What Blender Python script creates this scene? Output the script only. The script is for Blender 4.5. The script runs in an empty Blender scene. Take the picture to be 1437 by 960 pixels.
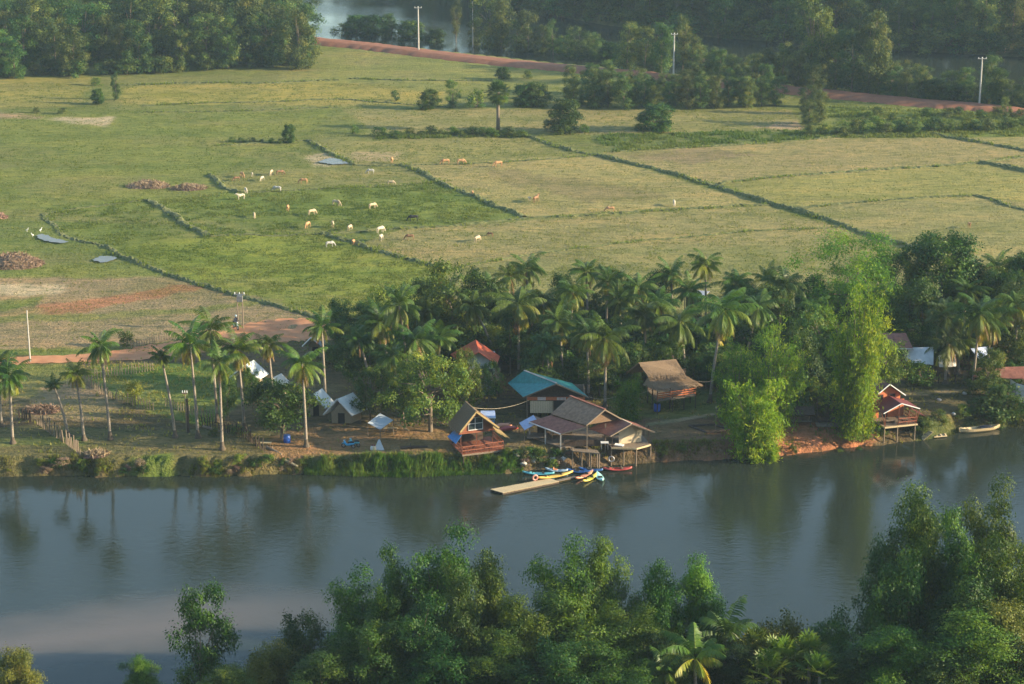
import bpy, bmesh, math, random
import numpy as np
from mathutils import Vector, Matrix

rad = math.radians
SC = bpy.context.scene
COL = SC.collection
R = random.Random(11)
NR = np.random.default_rng(11)

# ------------------------------------------------------------------ camera model (1437 x 960 photograph)
F = 2900.0
TH = math.atan(857 / 2900.0)
CH = 78.8
CT, ST = math.cos(TH), math.sin(TH)
WATER_Z = -2.0


def ray(px, py):
    v = (py - 480) / F
    return Vector(((px - 718.5) / F, CT - ST * v, -ST - CT * v))


def U(px, py, z=0.0):
    d = ray(px, py)
    t = (z - CH) / d.z
    return Vector((d.x * t, d.y * t, z))


def scale_at(px, py, z=0.0):
    return F / ((z - CH) / ray(px, py).z)


def proj(x, y, z):
    zz = z - CH
    dep = y * CT - zz * ST
    dn = -y * ST - zz * CT
    return 718.5 + F * x / dep, 480 + F * dn / dep


# ------------------------------------------------------------------ noise
_PERM = NR.random((256, 256))


def vnoise(x, y):
    x = np.asarray(x, float); y = np.asarray(y, float)
    xi = np.floor(x).astype(int); yi = np.floor(y).astype(int)
    fx = x - xi; fy = y - yi
    fx = fx * fx * (3 - 2 * fx); fy = fy * fy * (3 - 2 * fy)
    a = _PERM[xi & 255, yi & 255]; b = _PERM[(xi + 1) & 255, yi & 255]
    c = _PERM[xi & 255, (yi + 1) & 255]; d = _PERM[(xi + 1) & 255, (yi + 1) & 255]
    return (a * (1 - fx) + b * fx) * (1 - fy) + (c * (1 - fx) + d * fx) * fy * 1.0


def fbm(x, y, o=4):
    s = 0; a = 0.5; f = 1.0; tot = 0
    for k in range(o):
        s = s + a * vnoise(x * f + 17.3 * k, y * f + 9.1 * k); tot += a
        a *= 0.5; f *= 2.03
    return s / tot


# ------------------------------------------------------------------ terrain
LAND = [(-60, 640), (0, 640), (100, 641), (150, 646), (220, 645), (300, 646), (430, 641), (560, 640), (640, 640), (720, 636), (800, 628),
        (900, 622), (960, 621), (1030, 621), (1060, 606), (1100, 598), (1200, 599), (1226, 594), (1240, 582), (1285, 580), (1300, 595), (1350, 590), (1437, 578), (1500, 574)]
WEDGE = [(-60, 668), (0, 668), (100, 668), (200, 668), (300, 667), (430, 664), (560, 668), (700, 663), (800, 656), (920, 648), (1000, 645),
         (1040, 643), (1100, 639), (1150, 634), (1200, 625), (1240, 624), (1300, 617), (1350, 603), (1437, 595), (1500, 590)]
FNEAR = [(300, -40), (395, 0), (425, 45), (440, 52), (520, 60), (600, 68), (700, 79), (800, 89), (900, 99), (1000, 107), (1100, 118), (1200, 126), (1300, 132), (1437, 142), (1600, 150)]
FFAR = [(300, -110), (420, -70), (560, -30), (640, -12), (700, 5), (780, 22), (850, 35), (1000, 52), (1200, 66), (1437, 80), (1600, 88)]


def curve(pts, z):
    w = [U(a, b, z) for a, b in pts]
    xs = np.array([p.x for p in w]); ys = np.array([p.y for p in w])
    o = np.argsort(xs)
    return xs[o], ys[o]


cL = curve(LAND, 0.0); cW = curve(WEDGE, WATER_Z); cN = curve(FNEAR, 0.0); cF = curve(FFAR, WATER_Z)


def sstep(t):
    t = np.clip(t, 0, 1)
    return t * t * (3 - 2 * t)


def terrain(x, y):
    x = np.asarray(x, float); y = np.asarray(y, float)
    yl = np.interp(x, *cL); yw = np.interp(x, *cW)
    yl = np.maximum(yl, yw + 0.9)
    n = fbm(x * 0.8, y * 0.8, 3) - 0.5
    t = (y - yw + n * 1.5 + (fbm(x * 2.1 + 40, y * 2.1, 2) - 0.5) * 0.7) / (yl - yw)
    bank = WATER_Z + 2.0 * np.clip(t, 0, 1) ** 0.8
    bed = WATER_Z + np.clip((y - yw), -12, 0) * 0.35
    z = np.where(t > 0, bank, np.minimum(bed, WATER_Z - 0.02))
    land = (fbm(x * 0.06, y * 0.06, 3) - 0.5) * 0.5 * sstep((y - yl) / 12.0)
    micro = (fbm(x * 0.9, y * 0.9, 2) - 0.5) * 0.22 * sstep((y - yl + 2) / 4.0)
    z = z + np.where(y > yl - 2, land + micro, 0)
    # far river
    yn = np.interp(x, *cN); yf = np.interp(x, *cF)
    a = sstep((y - yn) / 5.0); b = sstep((y - yf + 4) / 8.0)
    z = np.where(y > yn - 1, z * (1 - a * (1 - b)) + (WATER_Z - 1.5) * a * (1 - b) + 0.8 * b, z)
    # near bank: the hillside the photograph is taken from
    ns = 161.0 + (fbm(x * 0.05, x * 0 + 3.3, 2) - 0.5) * 5
    hill = WATER_Z - 1 + np.clip((ns - y) * 0.9, 0, 3.2) + np.clip(150 - y, 0, 200) * 0.44
    z = np.where(y < ns + 1, np.maximum(hill, WATER_Z - 3), z)
    return z


def gz(x, y):
    return float(terrain(np.array([x]), np.array([y]))[0])


def G(px, py):
    zs = np.linspace(2.0, -4.0, 241); d = ray(px, py); t = (zs - CH) / d.z
    k = np.nonzero(terrain(d.x * t, d.y * t) >= zs)[0]
    p = U(px, py, float(zs[k[0]]) if len(k) else 0.0)
    p.z = gz(p.x, p.y)
    return p


# ------------------------------------------------------------------ materials
def nodes(name):
    m = bpy.data.materials.new(name); m.use_nodes = True
    nt = m.node_tree
    return m, nt, nt.nodes, nt.links, nt.nodes['Principled BSDF']


def N(ns, typ, **kw):
    n = ns.new(typ)
    for k, v in kw.items():
        if hasattr(n, k): setattr(n, k, v)
        else: n.inputs[k].default_value = v
    return n


def rgba(c): return (c[0], c[1], c[2], 1)


def ramp(ns, stops):
    r = ns.new('ShaderNodeValToRGB')
    el = r.color_ramp.elements
    el[0].position, el[0].color = stops[0][0], rgba(stops[0][1])
    el[1].position, el[1].color = stops[-1][0], rgba(stops[-1][1])
    for p, c in stops[1:-1]:
        e = el.new(p); e.color = rgba(c)
    return r


def pmat(name, c1, c2, scale=3.0, rough=0.8, bump=0.0, stretch=(1, 1, 1), metal=0.0, spec=0.3):
    m, nt, ns, L, P = nodes(name)
    tc = ns.new('ShaderNodeTexCoord'); mp = ns.new('ShaderNodeMapping'); mp.inputs['Scale'].default_value = stretch
    nz = N(ns, 'ShaderNodeTexNoise', Scale=scale, Detail=5.0, Roughness=0.6)
    rp = ramp(ns, [(0.3, c1), (0.7, c2)])
    L.new(tc.outputs['Object'], mp.inputs[0]); L.new(mp.outputs[0], nz.inputs['Vector'])
    L.new(nz.outputs['Fac'], rp.inputs[0]); L.new(rp.outputs[0], P.inputs['Base Color'])
    P.inputs['Roughness'].default_value = rough; P.inputs['Metallic'].default_value = metal
    P.inputs['Specular IOR Level'].default_value = spec
    if bump:
        b = N(ns, 'ShaderNodeBump', Strength=bump, Distance=0.05)
        L.new(nz.outputs['Fac'], b.inputs['Height']); L.new(b.outputs[0], P.inputs['Normal'])
    return m


def leafmat(name, stops, trans=0.3, rough=0.55, hue=0.03, val=0.25):
    """foliage: colour by the leaf's own value t (0..1), slight change from tree to tree, light passing through the leaf"""
    m, nt, ns, L, P = nodes(name)
    at = ns.new('ShaderNodeAttribute'); at.attribute_name = 't'
    rp = ramp(ns, stops)
    oi = ns.new('ShaderNodeObjectInfo')
    hs = ns.new('ShaderNodeHueSaturation')
    mr = N(ns, 'ShaderNodeMapRange'); mr.inputs['To Min'].default_value = 0.5 - hue; mr.inputs['To Max'].default_value = 0.5 + hue * 0.6
    ml = N(ns, 'ShaderNodeMath', operation='MULTIPLY'); ml.inputs[1].default_value = 7.31
    fr = N(ns, 'ShaderNodeMath', operation='FRACT')
    mv = N(ns, 'ShaderNodeMapRange'); mv.inputs['To Min'].default_value = 1 - val; mv.inputs['To Max'].default_value = 1 + val
    L.new(at.outputs['Fac'], rp.inputs[0]); L.new(rp.outputs[0], hs.inputs['Color'])
    L.new(oi.outputs['Random'], mr.inputs['Value']); L.new(mr.outputs[0], hs.inputs['Hue'])
    L.new(oi.outputs['Random'], ml.inputs[0]); L.new(ml.outputs[0], fr.inputs[0]); L.new(fr.outputs[0], mv.inputs['Value'])
    L.new(mv.outputs[0], hs.inputs['Value'])
    L.new(hs.outputs[0], P.inputs['Base Color'])
    P.inputs['Roughness'].default_value = rough; P.inputs['Specular IOR Level'].default_value = 0.25
    tr = ns.new('ShaderNodeBsdfTranslucent'); mx = ns.new('ShaderNodeMixShader'); mx.inputs[0].default_value = trans
    g = ns.new('ShaderNodeHueSaturation'); g.inputs['Value'].default_value = 1.3; g.inputs['Hue'].default_value = 0.485
    L.new(hs.outputs[0], g.inputs['Color']); L.new(g.outputs[0], tr.inputs['Color'])
    out = ns['Material Output']
    L.new(P.outputs[0], mx.inputs[1]); L.new(tr.outputs[0], mx.inputs[2]); L.new(mx.outputs[0], out.inputs['Surface'])
    return m


M = {}
M['leaf_near'] = leafmat('near_leaf', [(0, (0.014, 0.054, 0.006)), (0.5, (0.038, 0.108, 0.007)), (1, (0.110, 0.190, 0.010))])
M['leaf_yellow'] = leafmat('yellow_green_leaf', [(0, (0.06, 0.10, 0.012)), (0.5, (0.13, 0.17, 0.02)), (1, (0.24, 0.24, 0.03))])
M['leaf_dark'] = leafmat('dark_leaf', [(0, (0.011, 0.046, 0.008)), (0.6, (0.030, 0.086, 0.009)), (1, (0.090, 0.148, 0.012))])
M['leaf_far'] = leafmat('wood_leaf', [(0, (0.020, 0.060, 0.015)), (0.5, (0.052, 0.108, 0.016)), (1, (0.150, 0.180, 0.026))], hue=0.045, val=0.35)
M['leaf_mid'] = leafmat('broad_leaf', [(0, (0.022, 0.070, 0.012)), (0.5, (0.058, 0.122, 0.013)), (1, (0.180, 0.215, 0.020))])
M['bamboo_leaf'] = leafmat('bamboo_leaf', [(0, (0.055, 0.16, 0.010)), (0.5, (0.13, 0.27, 0.012)), (1, (0.30, 0.39, 0.018))], trans=0.45)
M['bamboo_green'] = leafmat('bamboo_green_leaf', [(0, (0.035, 0.125, 0.010)), (0.5, (0.085, 0.22, 0.012)), (1, (0.22, 0.33, 0.016))], trans=0.4)
M['palm_leaf'] = leafmat('palm_frond', [(0, (0.030, 0.085, 0.013)), (0.45, (0.075, 0.132, 0.013)), (0.8, (0.22, 0.22, 0.020)), (1, (0.38, 0.27, 0.03))], trans=0.3, rough=0.42)
M['dry_frond'] = leafmat('dry_frond', [(0, (0.16, 0.09, 0.04)), (1, (0.32, 0.19, 0.08))], trans=0.15)
M['dead_leaf'] = leafmat('dry_brush', [(0, (0.14, 0.09, 0.055)), (1, (0.34, 0.24, 0.15))], trans=0.05)
M['grass_blade'] = leafmat('grass_blade', [(0, (0.10, 0.165, 0.020)), (0.5, (0.19, 0.215, 0.035)), (1, (0.36, 0.30, 0.11))], trans=0.5)
M['reed'] = leafmat('reed_blade', [(0, (0.05, 0.12, 0.012)), (0.6, (0.11, 0.20, 0.02)), (1, (0.22, 0.25, 0.05))], trans=0.25)
M['bark'] = pmat('bark', (0.10, 0.075, 0.05), (0.22, 0.18, 0.13), 4, 0.9, 0.4, (1, 1, 0.3))
M['palm_bark'] = pmat('palm_bark', (0.15, 0.125, 0.095), (0.33, 0.28, 0.22), 5, 0.85, 0.4, (1, 1, 3))
M['palm_root'] = pmat('palm_root', (0.06, 0.05, 0.035), (0.13, 0.10, 0.07), 6, 0.9, 0.4)
M['thatch'] = pmat('thatch', (0.16, 0.105, 0.060), (0.29, 0.20, 0.12), 9, 0.9, 0.5, (1, 1, 4))
M['thatch_gold'] = pmat('golden_thatch', (0.30, 0.21, 0.09), (0.52, 0.38, 0.17), 9, 0.9, 0.5, (1, 1, 4))
M['wood_red'] = pmat('red_brown_wood', (0.21, 0.07, 0.04), (0.33, 0.12, 0.065), 5, 0.7, 0.2, (1, 1, 5))
M['wood'] = pmat('weathered_wood', (0.14, 0.105, 0.07), (0.27, 0.21, 0.15), 5, 0.85, 0.3, (1, 1, 4))
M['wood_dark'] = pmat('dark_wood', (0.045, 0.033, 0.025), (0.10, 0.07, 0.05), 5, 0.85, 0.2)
M['wood_pale'] = pmat('pale_plank', (0.40, 0.31, 0.17), (0.60, 0.48, 0.29), 6, 0.75, 0.25, (1, 6, 1))
M['white'] = pmat('white_paint', (0.66, 0.66, 0.64), (0.80, 0.80, 0.78), 2, 0.6)
M['canvas'] = pmat('white_canvas', (0.60, 0.60, 0.54), (0.78, 0.78, 0.72), 1.5, 0.75)
M['teal_roof'] = pmat('teal_metal_roof', (0.018, 0.155, 0.165), (0.035, 0.27, 0.265), 2.6, 0.45, 0.05)
M['brown_roof'] = pmat('brown_metal_roof', (0.17, 0.062, 0.042), (0.30, 0.125, 0.082), 2.4, 0.6, 0.05)
M['grey_roof'] = pmat('grey_brown_roof', (0.17, 0.10, 0.06), (0.31, 0.19, 0.115), 2.8, 0.7, 0.1)
M['red_roof'] = pmat('red_metal_roof', (0.36, 0.065, 0.03), (0.60, 0.125, 0.05), 2.2, 0.5)
M['maroon_roof'] = pmat('dark_red_roof', (0.12, 0.035, 0.035), (0.18, 0.05, 0.05), 1.5, 0.6)
M['tin'] = pmat('bare_tin', (0.36, 0.36, 0.36), (0.52, 0.52, 0.52), 3, 0.45, 0.05, metal=0.4)
M['blue_tarp'] = pmat('blue_tarp', (0.04, 0.16, 0.42), (0.07, 0.24, 0.55), 3, 0.5)
M['pale_tarp'] = pmat('pale_blue_tarp', (0.28, 0.36, 0.55), (0.42, 0.50, 0.68), 3, 0.5)
M['grey_tarp'] = pmat('pale_grey_tarp', (0.42, 0.47, 0.50), (0.52, 0.57, 0.60), 2, 0.55)
M['woven'] = pmat('woven_bamboo_wall', (0.26, 0.20, 0.13), (0.42, 0.34, 0.23), 14, 0.85, 0.3)
M['cream_wall'] = pmat('cream_woven_wall', (0.55, 0.44, 0.28), (0.72, 0.60, 0.42), 10, 0.8, 0.2)
M['red_wall'] = pmat('red_orange_wall', (0.44, 0.13, 0.055), (0.56, 0.19, 0.085), 4, 0.7, 0.1)
M['glass'] = pmat('window_glass', (0.02, 0.03, 0.035), (0.04, 0.06, 0.065), 1, 0.12, spec=0.6)
M['dark'] = pmat('dark_inside', (0.02, 0.018, 0.016), (0.035, 0.03, 0.026), 2, 0.9)  # near-black: interior shade as colour, also dark seams and plain walls
M['concrete'] = pmat('concrete', (0.36, 0.34, 0.30), (0.50, 0.47, 0.42), 3, 0.85, 0.1)
M['black'] = pmat('black_rubber', (0.02, 0.02, 0.02), (0.04, 0.04, 0.04), 4, 0.7)
M['metal'] = pmat('grey_metal', (0.25, 0.25, 0.26), (0.38, 0.38, 0.39), 4, 0.4, metal=0.5)


def paint(name, c, rough=0.4):
    d = tuple(x * 0.82 for x in c)
    M[name] = pmat(name, d, c, 3, rough, spec=0.5)


paint('turquoise', (0.12, 0.44, 0.50)); paint('pale_blue', (0.42, 0.55, 0.62)); paint('blue', (0.04, 0.13, 0.34))
paint('yellow', (0.72, 0.46, 0.10)); paint('bright_yellow', (0.72, 0.60, 0.10)); paint('salmon', (0.70, 0.30, 0.17)); paint('red', (0.42, 0.07, 0.06))
paint('aqua', (0.40, 0.75, 0.72)); paint('barrel_blue', (0.02, 0.10, 0.45)); paint('sky_blue', (0.04, 0.35, 0.62)); paint('pink', (0.62, 0.28, 0.22))
paint('skin', (0.30, 0.17, 0.11), 0.6); paint('navy_cloth', (0.03, 0.045, 0.08), 0.9); paint('white_cloth', (0.7, 0.7, 0.7), 0.9)
M['cow_white'] = pmat('white_hide', (0.40, 0.34, 0.25), (0.54, 0.47, 0.36), 3, 0.8)
M['cow_cream'] = pmat('cream_hide', (0.38, 0.29, 0.18), (0.50, 0.40, 0.26), 3, 0.8)
M['cow_tan'] = pmat('tan_hide', (0.36, 0.19, 0.085), (0.48, 0.28, 0.14), 3, 0.8)
M['cow_brown'] = pmat('brown_hide', (0.17, 0.09, 0.05), (0.26, 0.15, 0.08), 3, 0.8)
M['cow_grey'] = pmat('grey_hide', (0.32, 0.31, 0.28), (0.44, 0.42, 0.38), 3, 0.8)
M['cow_black'] = pmat('black_hide', (0.015, 0.015, 0.018), (0.03, 0.03, 0.03), 3, 0.7)


# ------------------------------------------------------------------ mesh helpers
def np_mesh(name, V, Fa, mat=None, t=None, smooth=False):
    """V (n,3); Fa: list of int arrays (m,k)"""
    me = bpy.data.meshes.new(name)
    V = np.asarray(V, np.float32)
    me.vertices.add(len(V)); me.vertices.foreach_set('co', V.ravel())
    idx = np.concatenate([f.ravel() for f in Fa]).astype(np.int32)
    tot = np.concatenate([np.full(len(f), f.shape[1]) for f in Fa]).astype(np.int32)
    st = np.concatenate([[0], np.cumsum(tot)[:-1]]).astype(np.int32)
    me.loops.add(len(idx)); me.loops.foreach_set('vertex_index', idx)
    me.polygons.add(len(tot)); me.polygons.foreach_set('loop_start', st); me.polygons.foreach_set('loop_total', tot)
    if smooth: me.polygons.foreach_set('use_smooth', np.ones(len(tot), bool))
    if t is not None:
        a = me.attributes.new('t', 'FLOAT', 'POINT'); a.data.foreach_set('value', np.asarray(t, np.float32))
    me.update(calc_edges=True)
    if mat: me.materials.append(mat)
    return me


def world_off(p):
    o = Vector((0, 0, 0))
    while p is not None:
        o += p.location; p = p.parent
    return o


def link(name, me, parent=None):
    o = bpy.data.objects.new(name, me); COL.objects.link(o)
    if parent is not None: o.parent = parent
    return o


def tag(o, label=None, cat=None, group=None, kind=None):
    if label: o['label'] = label
    if cat: o['category'] = cat
    if group: o['group'] = group
    if kind: o['kind'] = kind
    return o


def thing(name, label, cat, loc, group=None, rz=0.0, s=None):
    o = bpy.data.objects.new(name, None); COL.objects.link(o)
    o.empty_display_size = 0.3
    o.location = loc; o.rotation_euler = (0, 0, rz)
    if s: o.scale = s
    return tag(o, label, cat, group)


class GB:
    """collects simple solids in world space; build() links them as one mesh"""
    def __init__(s): s.v = []; s.f = []

    def add(s, vs, fs):
        b = len(s.v); s.v += [Vector(v) for v in vs]; s.f += [tuple(b + i for i in f) for f in fs]
        return s

    def prism(s, base, off):
        """polygon base (list of points) extruded by vector off"""
        n = len(base); off = Vector(off)
        base = [Vector(b) for b in base]
        top = [b + off for b in base]
        s.add(base + top, [tuple(range(n - 1, -1, -1)), tuple(range(n, 2 * n))] + [(i, (i + 1) % n, n + (i + 1) % n, n + i) for i in range(n)])
        return s

    def slab(s, pts, th):
        pts = [Vector(p) for p in pts]
        nrm = Vector((0, 0, 0))
        for i in range(len(pts)):
            a, b = pts[i], pts[(i + 1) % len(pts)]
            nrm += a.cross(b)
        nrm.normalize()
        if nrm.z < 0: nrm = -nrm
        if len(pts) == 4:                       # four corners are seldom coplanar: two triangles each side
            n = 4; lo = [p - nrm * th for p in pts]
            s.add(pts + lo, [(0, 1, 2), (0, 2, 3), (6, 5, 4), (7, 6, 4)] + [(i, i + 4, (i + 1) % 4 + 4, (i + 1) % 4) for i in range(4)])
            return s
        return s.prism([p - nrm * th for p in pts], nrm * th)

    def box(s, c, size, rz=0.0, rx=0.0):
        m = Matrix.Rotation(rz, 3, 'Z') @ Matrix.Rotation(rx, 3, 'X')
        hx, hy, hz = size[0] / 2, size[1] / 2, size[2] / 2
        vs = [Vector(c) + m @ Vector((x, y, z)) for z in (-hz, hz) for y in (-hy, hy) for x in (-hx, hx)]
        return s.add(vs, [(0, 2, 3, 1), (4, 5, 7, 6), (0, 1, 5, 4), (2, 6, 7, 3), (0, 4, 6, 2), (1, 3, 7, 5)])

    def beam(s, p, q, w=0.1, h=None):
        p, q = Vector(p), Vector(q); h = h or w
        d = (q - p).normalized()
        up = Vector((0, 0, 1)) if abs(d.z) < 0.95 else Vector((0, 1, 0))
        a = d.cross(up).normalized() * w / 2; b = a.cross(d).normalized() * h / 2
        vs = [p - a - b, p + a - b, p + a + b, p - a + b, q - a - b, q + a - b, q + a + b, q - a + b]
        return s.add(vs, [(3, 2, 1, 0), (4, 5, 6, 7), (0, 1, 5, 4), (1, 2, 6, 5), (2, 3, 7, 6), (3, 0, 4, 7)])

    def tube(s, pts, rs, n=7, cap=True):
        pts = [Vector(p) for p in pts]
        if not hasattr(rs, '__len__'): rs = [rs] * len(pts)
        vs = []; fs = []
        for i, p in enumerate(pts):
            d = (pts[min(i + 1, len(pts) - 1)] - pts[max(i - 1, 0)]).normalized()
            up = Vector((1, 0, 0)) if abs(d.x) < 0.8 else Vector((0, 1, 0))
            a = d.cross(up).normalized(); b = d.cross(a)
            for k in range(n):
                t = 2 * math.pi * k / n
                vs.append(p + (a * math.cos(t) + b * math.sin(t)) * rs[i])
        for i in range(len(pts) - 1):
            for k in range(n):
                fs.append((i * n + k, i * n + (k + 1) % n, (i + 1) * n + (k + 1) % n, (i + 1) * n + k))
        if cap: fs += [tuple(range(n - 1, -1, -1)), tuple(range((len(pts) - 1) * n, len(pts) * n))]
        return s.add(vs, fs)

    def torus(s, c, r, r2, axis='Y', n=18, m=8, rz=0.0):
        vs = []; fs = []
        mt = Matrix.Rotation(rz, 3, 'Z')
        for i in range(n):
            a = 2 * math.pi * i / n
            for j in range(m):
                b = 2 * math.pi * j / m
                u, w = (r + r2 * math.cos(b)), r2 * math.sin(b)
                p = Vector((u * math.cos(a), w, u * math.sin(a))) if axis == 'Y' else Vector((u * math.cos(a), u * math.sin(a), w))
                vs.append(Vector(c) + mt @ p)
        for i in range(n):
            for j in range(m):
                fs.append((i * m + j, i * m + (j + 1) % m, ((i + 1) % n) * m + (j + 1) % m, ((i + 1) % n) * m + j))
        return s.add(vs, fs)

    def build(s, name, mat, parent=None, smooth=False):
        off = world_off(parent)
        me = bpy.data.meshes.new(name)
        me.from_pydata([v - off for v in s.v], [], s.f)
        if smooth:
            for p in me.polygons: p.use_smooth = True
        me.materials.append(mat); me.update()
        return link(name, me, parent)


def straw(gb, quad, n, ln=0.5, lift=0.08, over=0.25, rng=R):
    """loose straw blades over a thatched slope: quad = ridge_a, ridge_b, eave_b, eave_a"""
    a, b, c, d = [Vector(p) for p in quad]
    nr = (b - a).cross(d - a).normalized()
    if nr.z < 0: nr = -nr
    for _ in range(n):
        u = rng.random(); v = rng.random() ** 0.8 * (1 + over * 0.3)
        p = a.lerp(b, u).lerp(d.lerp(c, u), v)
        down = (d.lerp(c, u) - a.lerp(b, u)).normalized()
        side = nr.cross(down)
        dr = (down + side * rng.uniform(-0.25, 0.25) - Vector((0, 0, 1)) * (0.25 if v > 0.93 else 0)).normalized()
        w = side * rng.uniform(0.02, 0.05)
        p0 = p + nr * 0.02; p1 = p + dr * ln * rng.uniform(0.5, 1.2) + nr * rng.uniform(0.0, lift)
        gb.add([p0 - w, p0 + w, p1 + w * 0.5, p1 - w * 0.5], [(0, 1, 2, 3)])


# ------------------------------------------------------------------ foliage generators
def leaves(C, Nn, ln, wd, rng, t, droop=0.0):
    """kite-shaped leaves: centres C, facing Nn, lengths ln, width ratio wd"""
    n = len(C)
    Nn = Nn / (np.linalg.norm(Nn, axis=1, keepdims=True) + 1e-9)
    r = rng.normal(size=(n, 3)); r[:, 2] -= droop
    T = r - (r * Nn).sum(1, keepdims=True) * Nn
    T /= np.linalg.norm(T, axis=1, keepdims=True) + 1e-9
    B = np.cross(Nn, T)
    L = ln[:, None]
    V = np.stack([C - T * L * 0.5, C + B * L * wd * 0.5 - T * L * 0.05, C + T * L * 0.5, C - B * L * wd * 0.5 - T * L * 0.05], 1).reshape(-1, 3)
    Fq = np.arange(4 * n).reshape(n, 4)
    return V, Fq, np.repeat(t, 4)


def lobe_crown(rng, lobes, leaf=0.3, wd=0.55, dens=1.0, subs=14, sub_r=0.35, flat=0.85, droop=0.3, core=0.25):
    """crown: every lobe carries twig clumps over its surface, every clump its leaves"""
    Cs = []; Ns = []; Ts = []
    for (c, r, tt) in lobes:
        k = max(5, int(subs * (r / 1.2) ** 2 * dens))
        d = rng.normal(size=(k, 3)); d /= np.linalg.norm(d, axis=1, keepdims=True)
        d[:, 2] = np.where(d[:, 2] < -0.35, -d[:, 2], d[:, 2])
        rr = r * np.where(rng.random(k) < core, rng.uniform(0.3, 0.75, k), rng.uniform(0.8, 1.12, k))
        sc = c + d * rr[:, None] * np.array([1, 1, flat])
        st = np.clip(tt + rng.normal(0, 0.16, k), 0, 1)
        m = int(20 * dens)
        off = rng.normal(size=(k, m, 3)) * sub_r * np.array([1, 1, 0.75])
        Cs.append((sc[:, None] + off).reshape(-1, 3))
        Ns.append((d[:, None] * 1.0 + rng.normal(size=(k, m, 3)) * 0.42 + np.array([0, 0, 0.3])).reshape(-1, 3))
        Ts.append(np.clip(np.repeat(st, m) + rng.normal(0, 0.1, k * m), 0, 1))
    C = np.concatenate(Cs); Nn = np.concatenate(Ns); T = np.concatenate(Ts)
    return leaves(C, Nn, leaf * rng.uniform(0.6, 1.3, len(C)), wd, rng, T, droop)


def limb_tubes(gb, base, lobes, r0, rng, nl=9, fork=0.4):
    """tapered trunk with limbs running out to some of the lobes"""
    H = max(l[0][2] for l in lobes)
    top = Vector((lobes[0][0][0] * 0.2, lobes[0][0][1] * 0.2, H * 0.8))
    mid = Vector((rng.normal() * 0.15, rng.normal() * 0.15, H * fork))
    gb.tube([Vector(base) + Vector((0, 0, -0.4)), Vector(base) + Vector((0, 0, 0.3)), mid, mid.lerp(top, 0.5), top], [r0 * 1.5, r0, r0 * 0.75, r0 * 0.45, r0 * 0.12], 8)
    for l in sorted(lobes, key=lambda q: rng.random())[:nl]:
        c = Vector(l[0])
        s = mid.lerp(top, rng.uniform(0, 0.55)); 
        if c.z < s.z: s = Vector((mid.x, mid.y, max(0.4, c.z * 0.75)))
        gb.tube([s, s.lerp(c, 0.5) + Vector((0, 0, 0.2)), c], [r0 * 0.4, r0 * 0.25, r0 * 0.08], 5)


PROTO = {}


def proto(kind, H, crown, trunk, mats):
    PROTO.setdefault(kind, []).append((H, crown, trunk, mats))


def env_tree(kind, seed, H, rad_fn, cb, nl, lr, mat, leaf, dens, wd=0.55, subs=14, sub_r=0.35, r0=None, flat=0.9, droop=0.3, tb=0.5, nlimb=9, hang=0.0):
    rng = np.random.default_rng(seed)
    lobes = []
    sway = rng.normal(size=2) * 0.05 * H
    for i in range(nl):
        h = cb + (1 - cb) * ((i + rng.random()) / nl)
        a = rng.random() * 6.283
        rr = rad_fn(h) * math.sqrt(rng.uniform(0.15, 1.0)) * rng.uniform(0.75, 1.1)
        r = lr * rng.uniform(0.65, 1.25) * (1 - 0.25 * h)
        lobes.append((np.array([math.cos(a) * rr + sway[0] * h, math.sin(a) * rr + sway[1] * h, min(h * H, H - r * 0.7)]), r, np.clip(tb + rng.normal(0, 0.17), 0, 1)))
    V, Fq, t = lobe_crown(rng, lobes, leaf, wd, dens, subs, sub_r, flat, droop)
    if hang:
        V[:, 2] -= hang * rng.random(len(V) // 4).repeat(4)
    cm = np_mesh(kind + '_crown', V, [Fq], mat, t)
    g = GB(); limb_tubes(g, (0, 0, 0), lobes, r0 or H * 0.02, rng, nlimb)
    tm = bpy.data.meshes.new(kind + '_trunk'); tm.from_pydata(g.v, [], g.f); tm.materials.append(M['bark'])
    for p in tm.polygons: p.use_smooth = True
    hh = float(np.percentile(V[:, 2], 99.7))
    proto(kind, hh, cm, tm, None)


# near-bank trees: bundles of upright leafy plumes
def plume_tree(kind, seed, H, rad_, npl, mat, leaf=0.20, dens=1.65, tb=0.5, lr=1.12, cb=0.05, wid=0.95):
    rng = np.random.default_rng(seed); lobes = []
    for k in range(npl):
        a = k * 2.399 + rng.random(); q = rad_ * math.sqrt((k + 0.3) / npl) * rng.uniform(0.8, 1.15); h = H * (1 - 0.36 * (q / rad_) ** 1.3) * rng.uniform(0.86, 1.04)
        lean = rng.normal(size=2) * 0.07; pt = np.clip(tb + rng.normal(0, 0.14), 0, 1)
        n = int(h * 1.5)
        for i in range(n):
            u = cb + (1 - cb) * (i + rng.random()) / n
            w = wid * (1.15 - 0.6 * u ** 2.6) * rng.uniform(0.5, 1.2)
            b = rng.random() * 6.283
            lobes.append((np.array([math.cos(a) * q + lean[0] * h * u + math.cos(b) * w, math.sin(a) * q + lean[1] * h * u + math.sin(b) * w, h * u]), lr * rng.uniform(0.55, 1.2) * (1.05 - 0.10 * u), np.clip(pt + rng.normal(0, 0.12), 0, 1)))
    V, Fq, t = lobe_crown(rng, lobes, leaf, 0.5, dens, 16, 0.27, 0.85, 0.6)
    cm = np_mesh(kind + '_crown', V, [Fq], mat, t)
    g = GB(); limb_tubes(g, (0, 0, 0), lobes, H * 0.016, rng, 16)
    tm = bpy.data.meshes.new(kind + '_trunk'); tm.from_pydata(g.v, [], g.f); tm.materials.append(M['bark'])
    proto(kind, float(np.percentile(V[:, 2], 99.8)), cm, tm, None)


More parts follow.
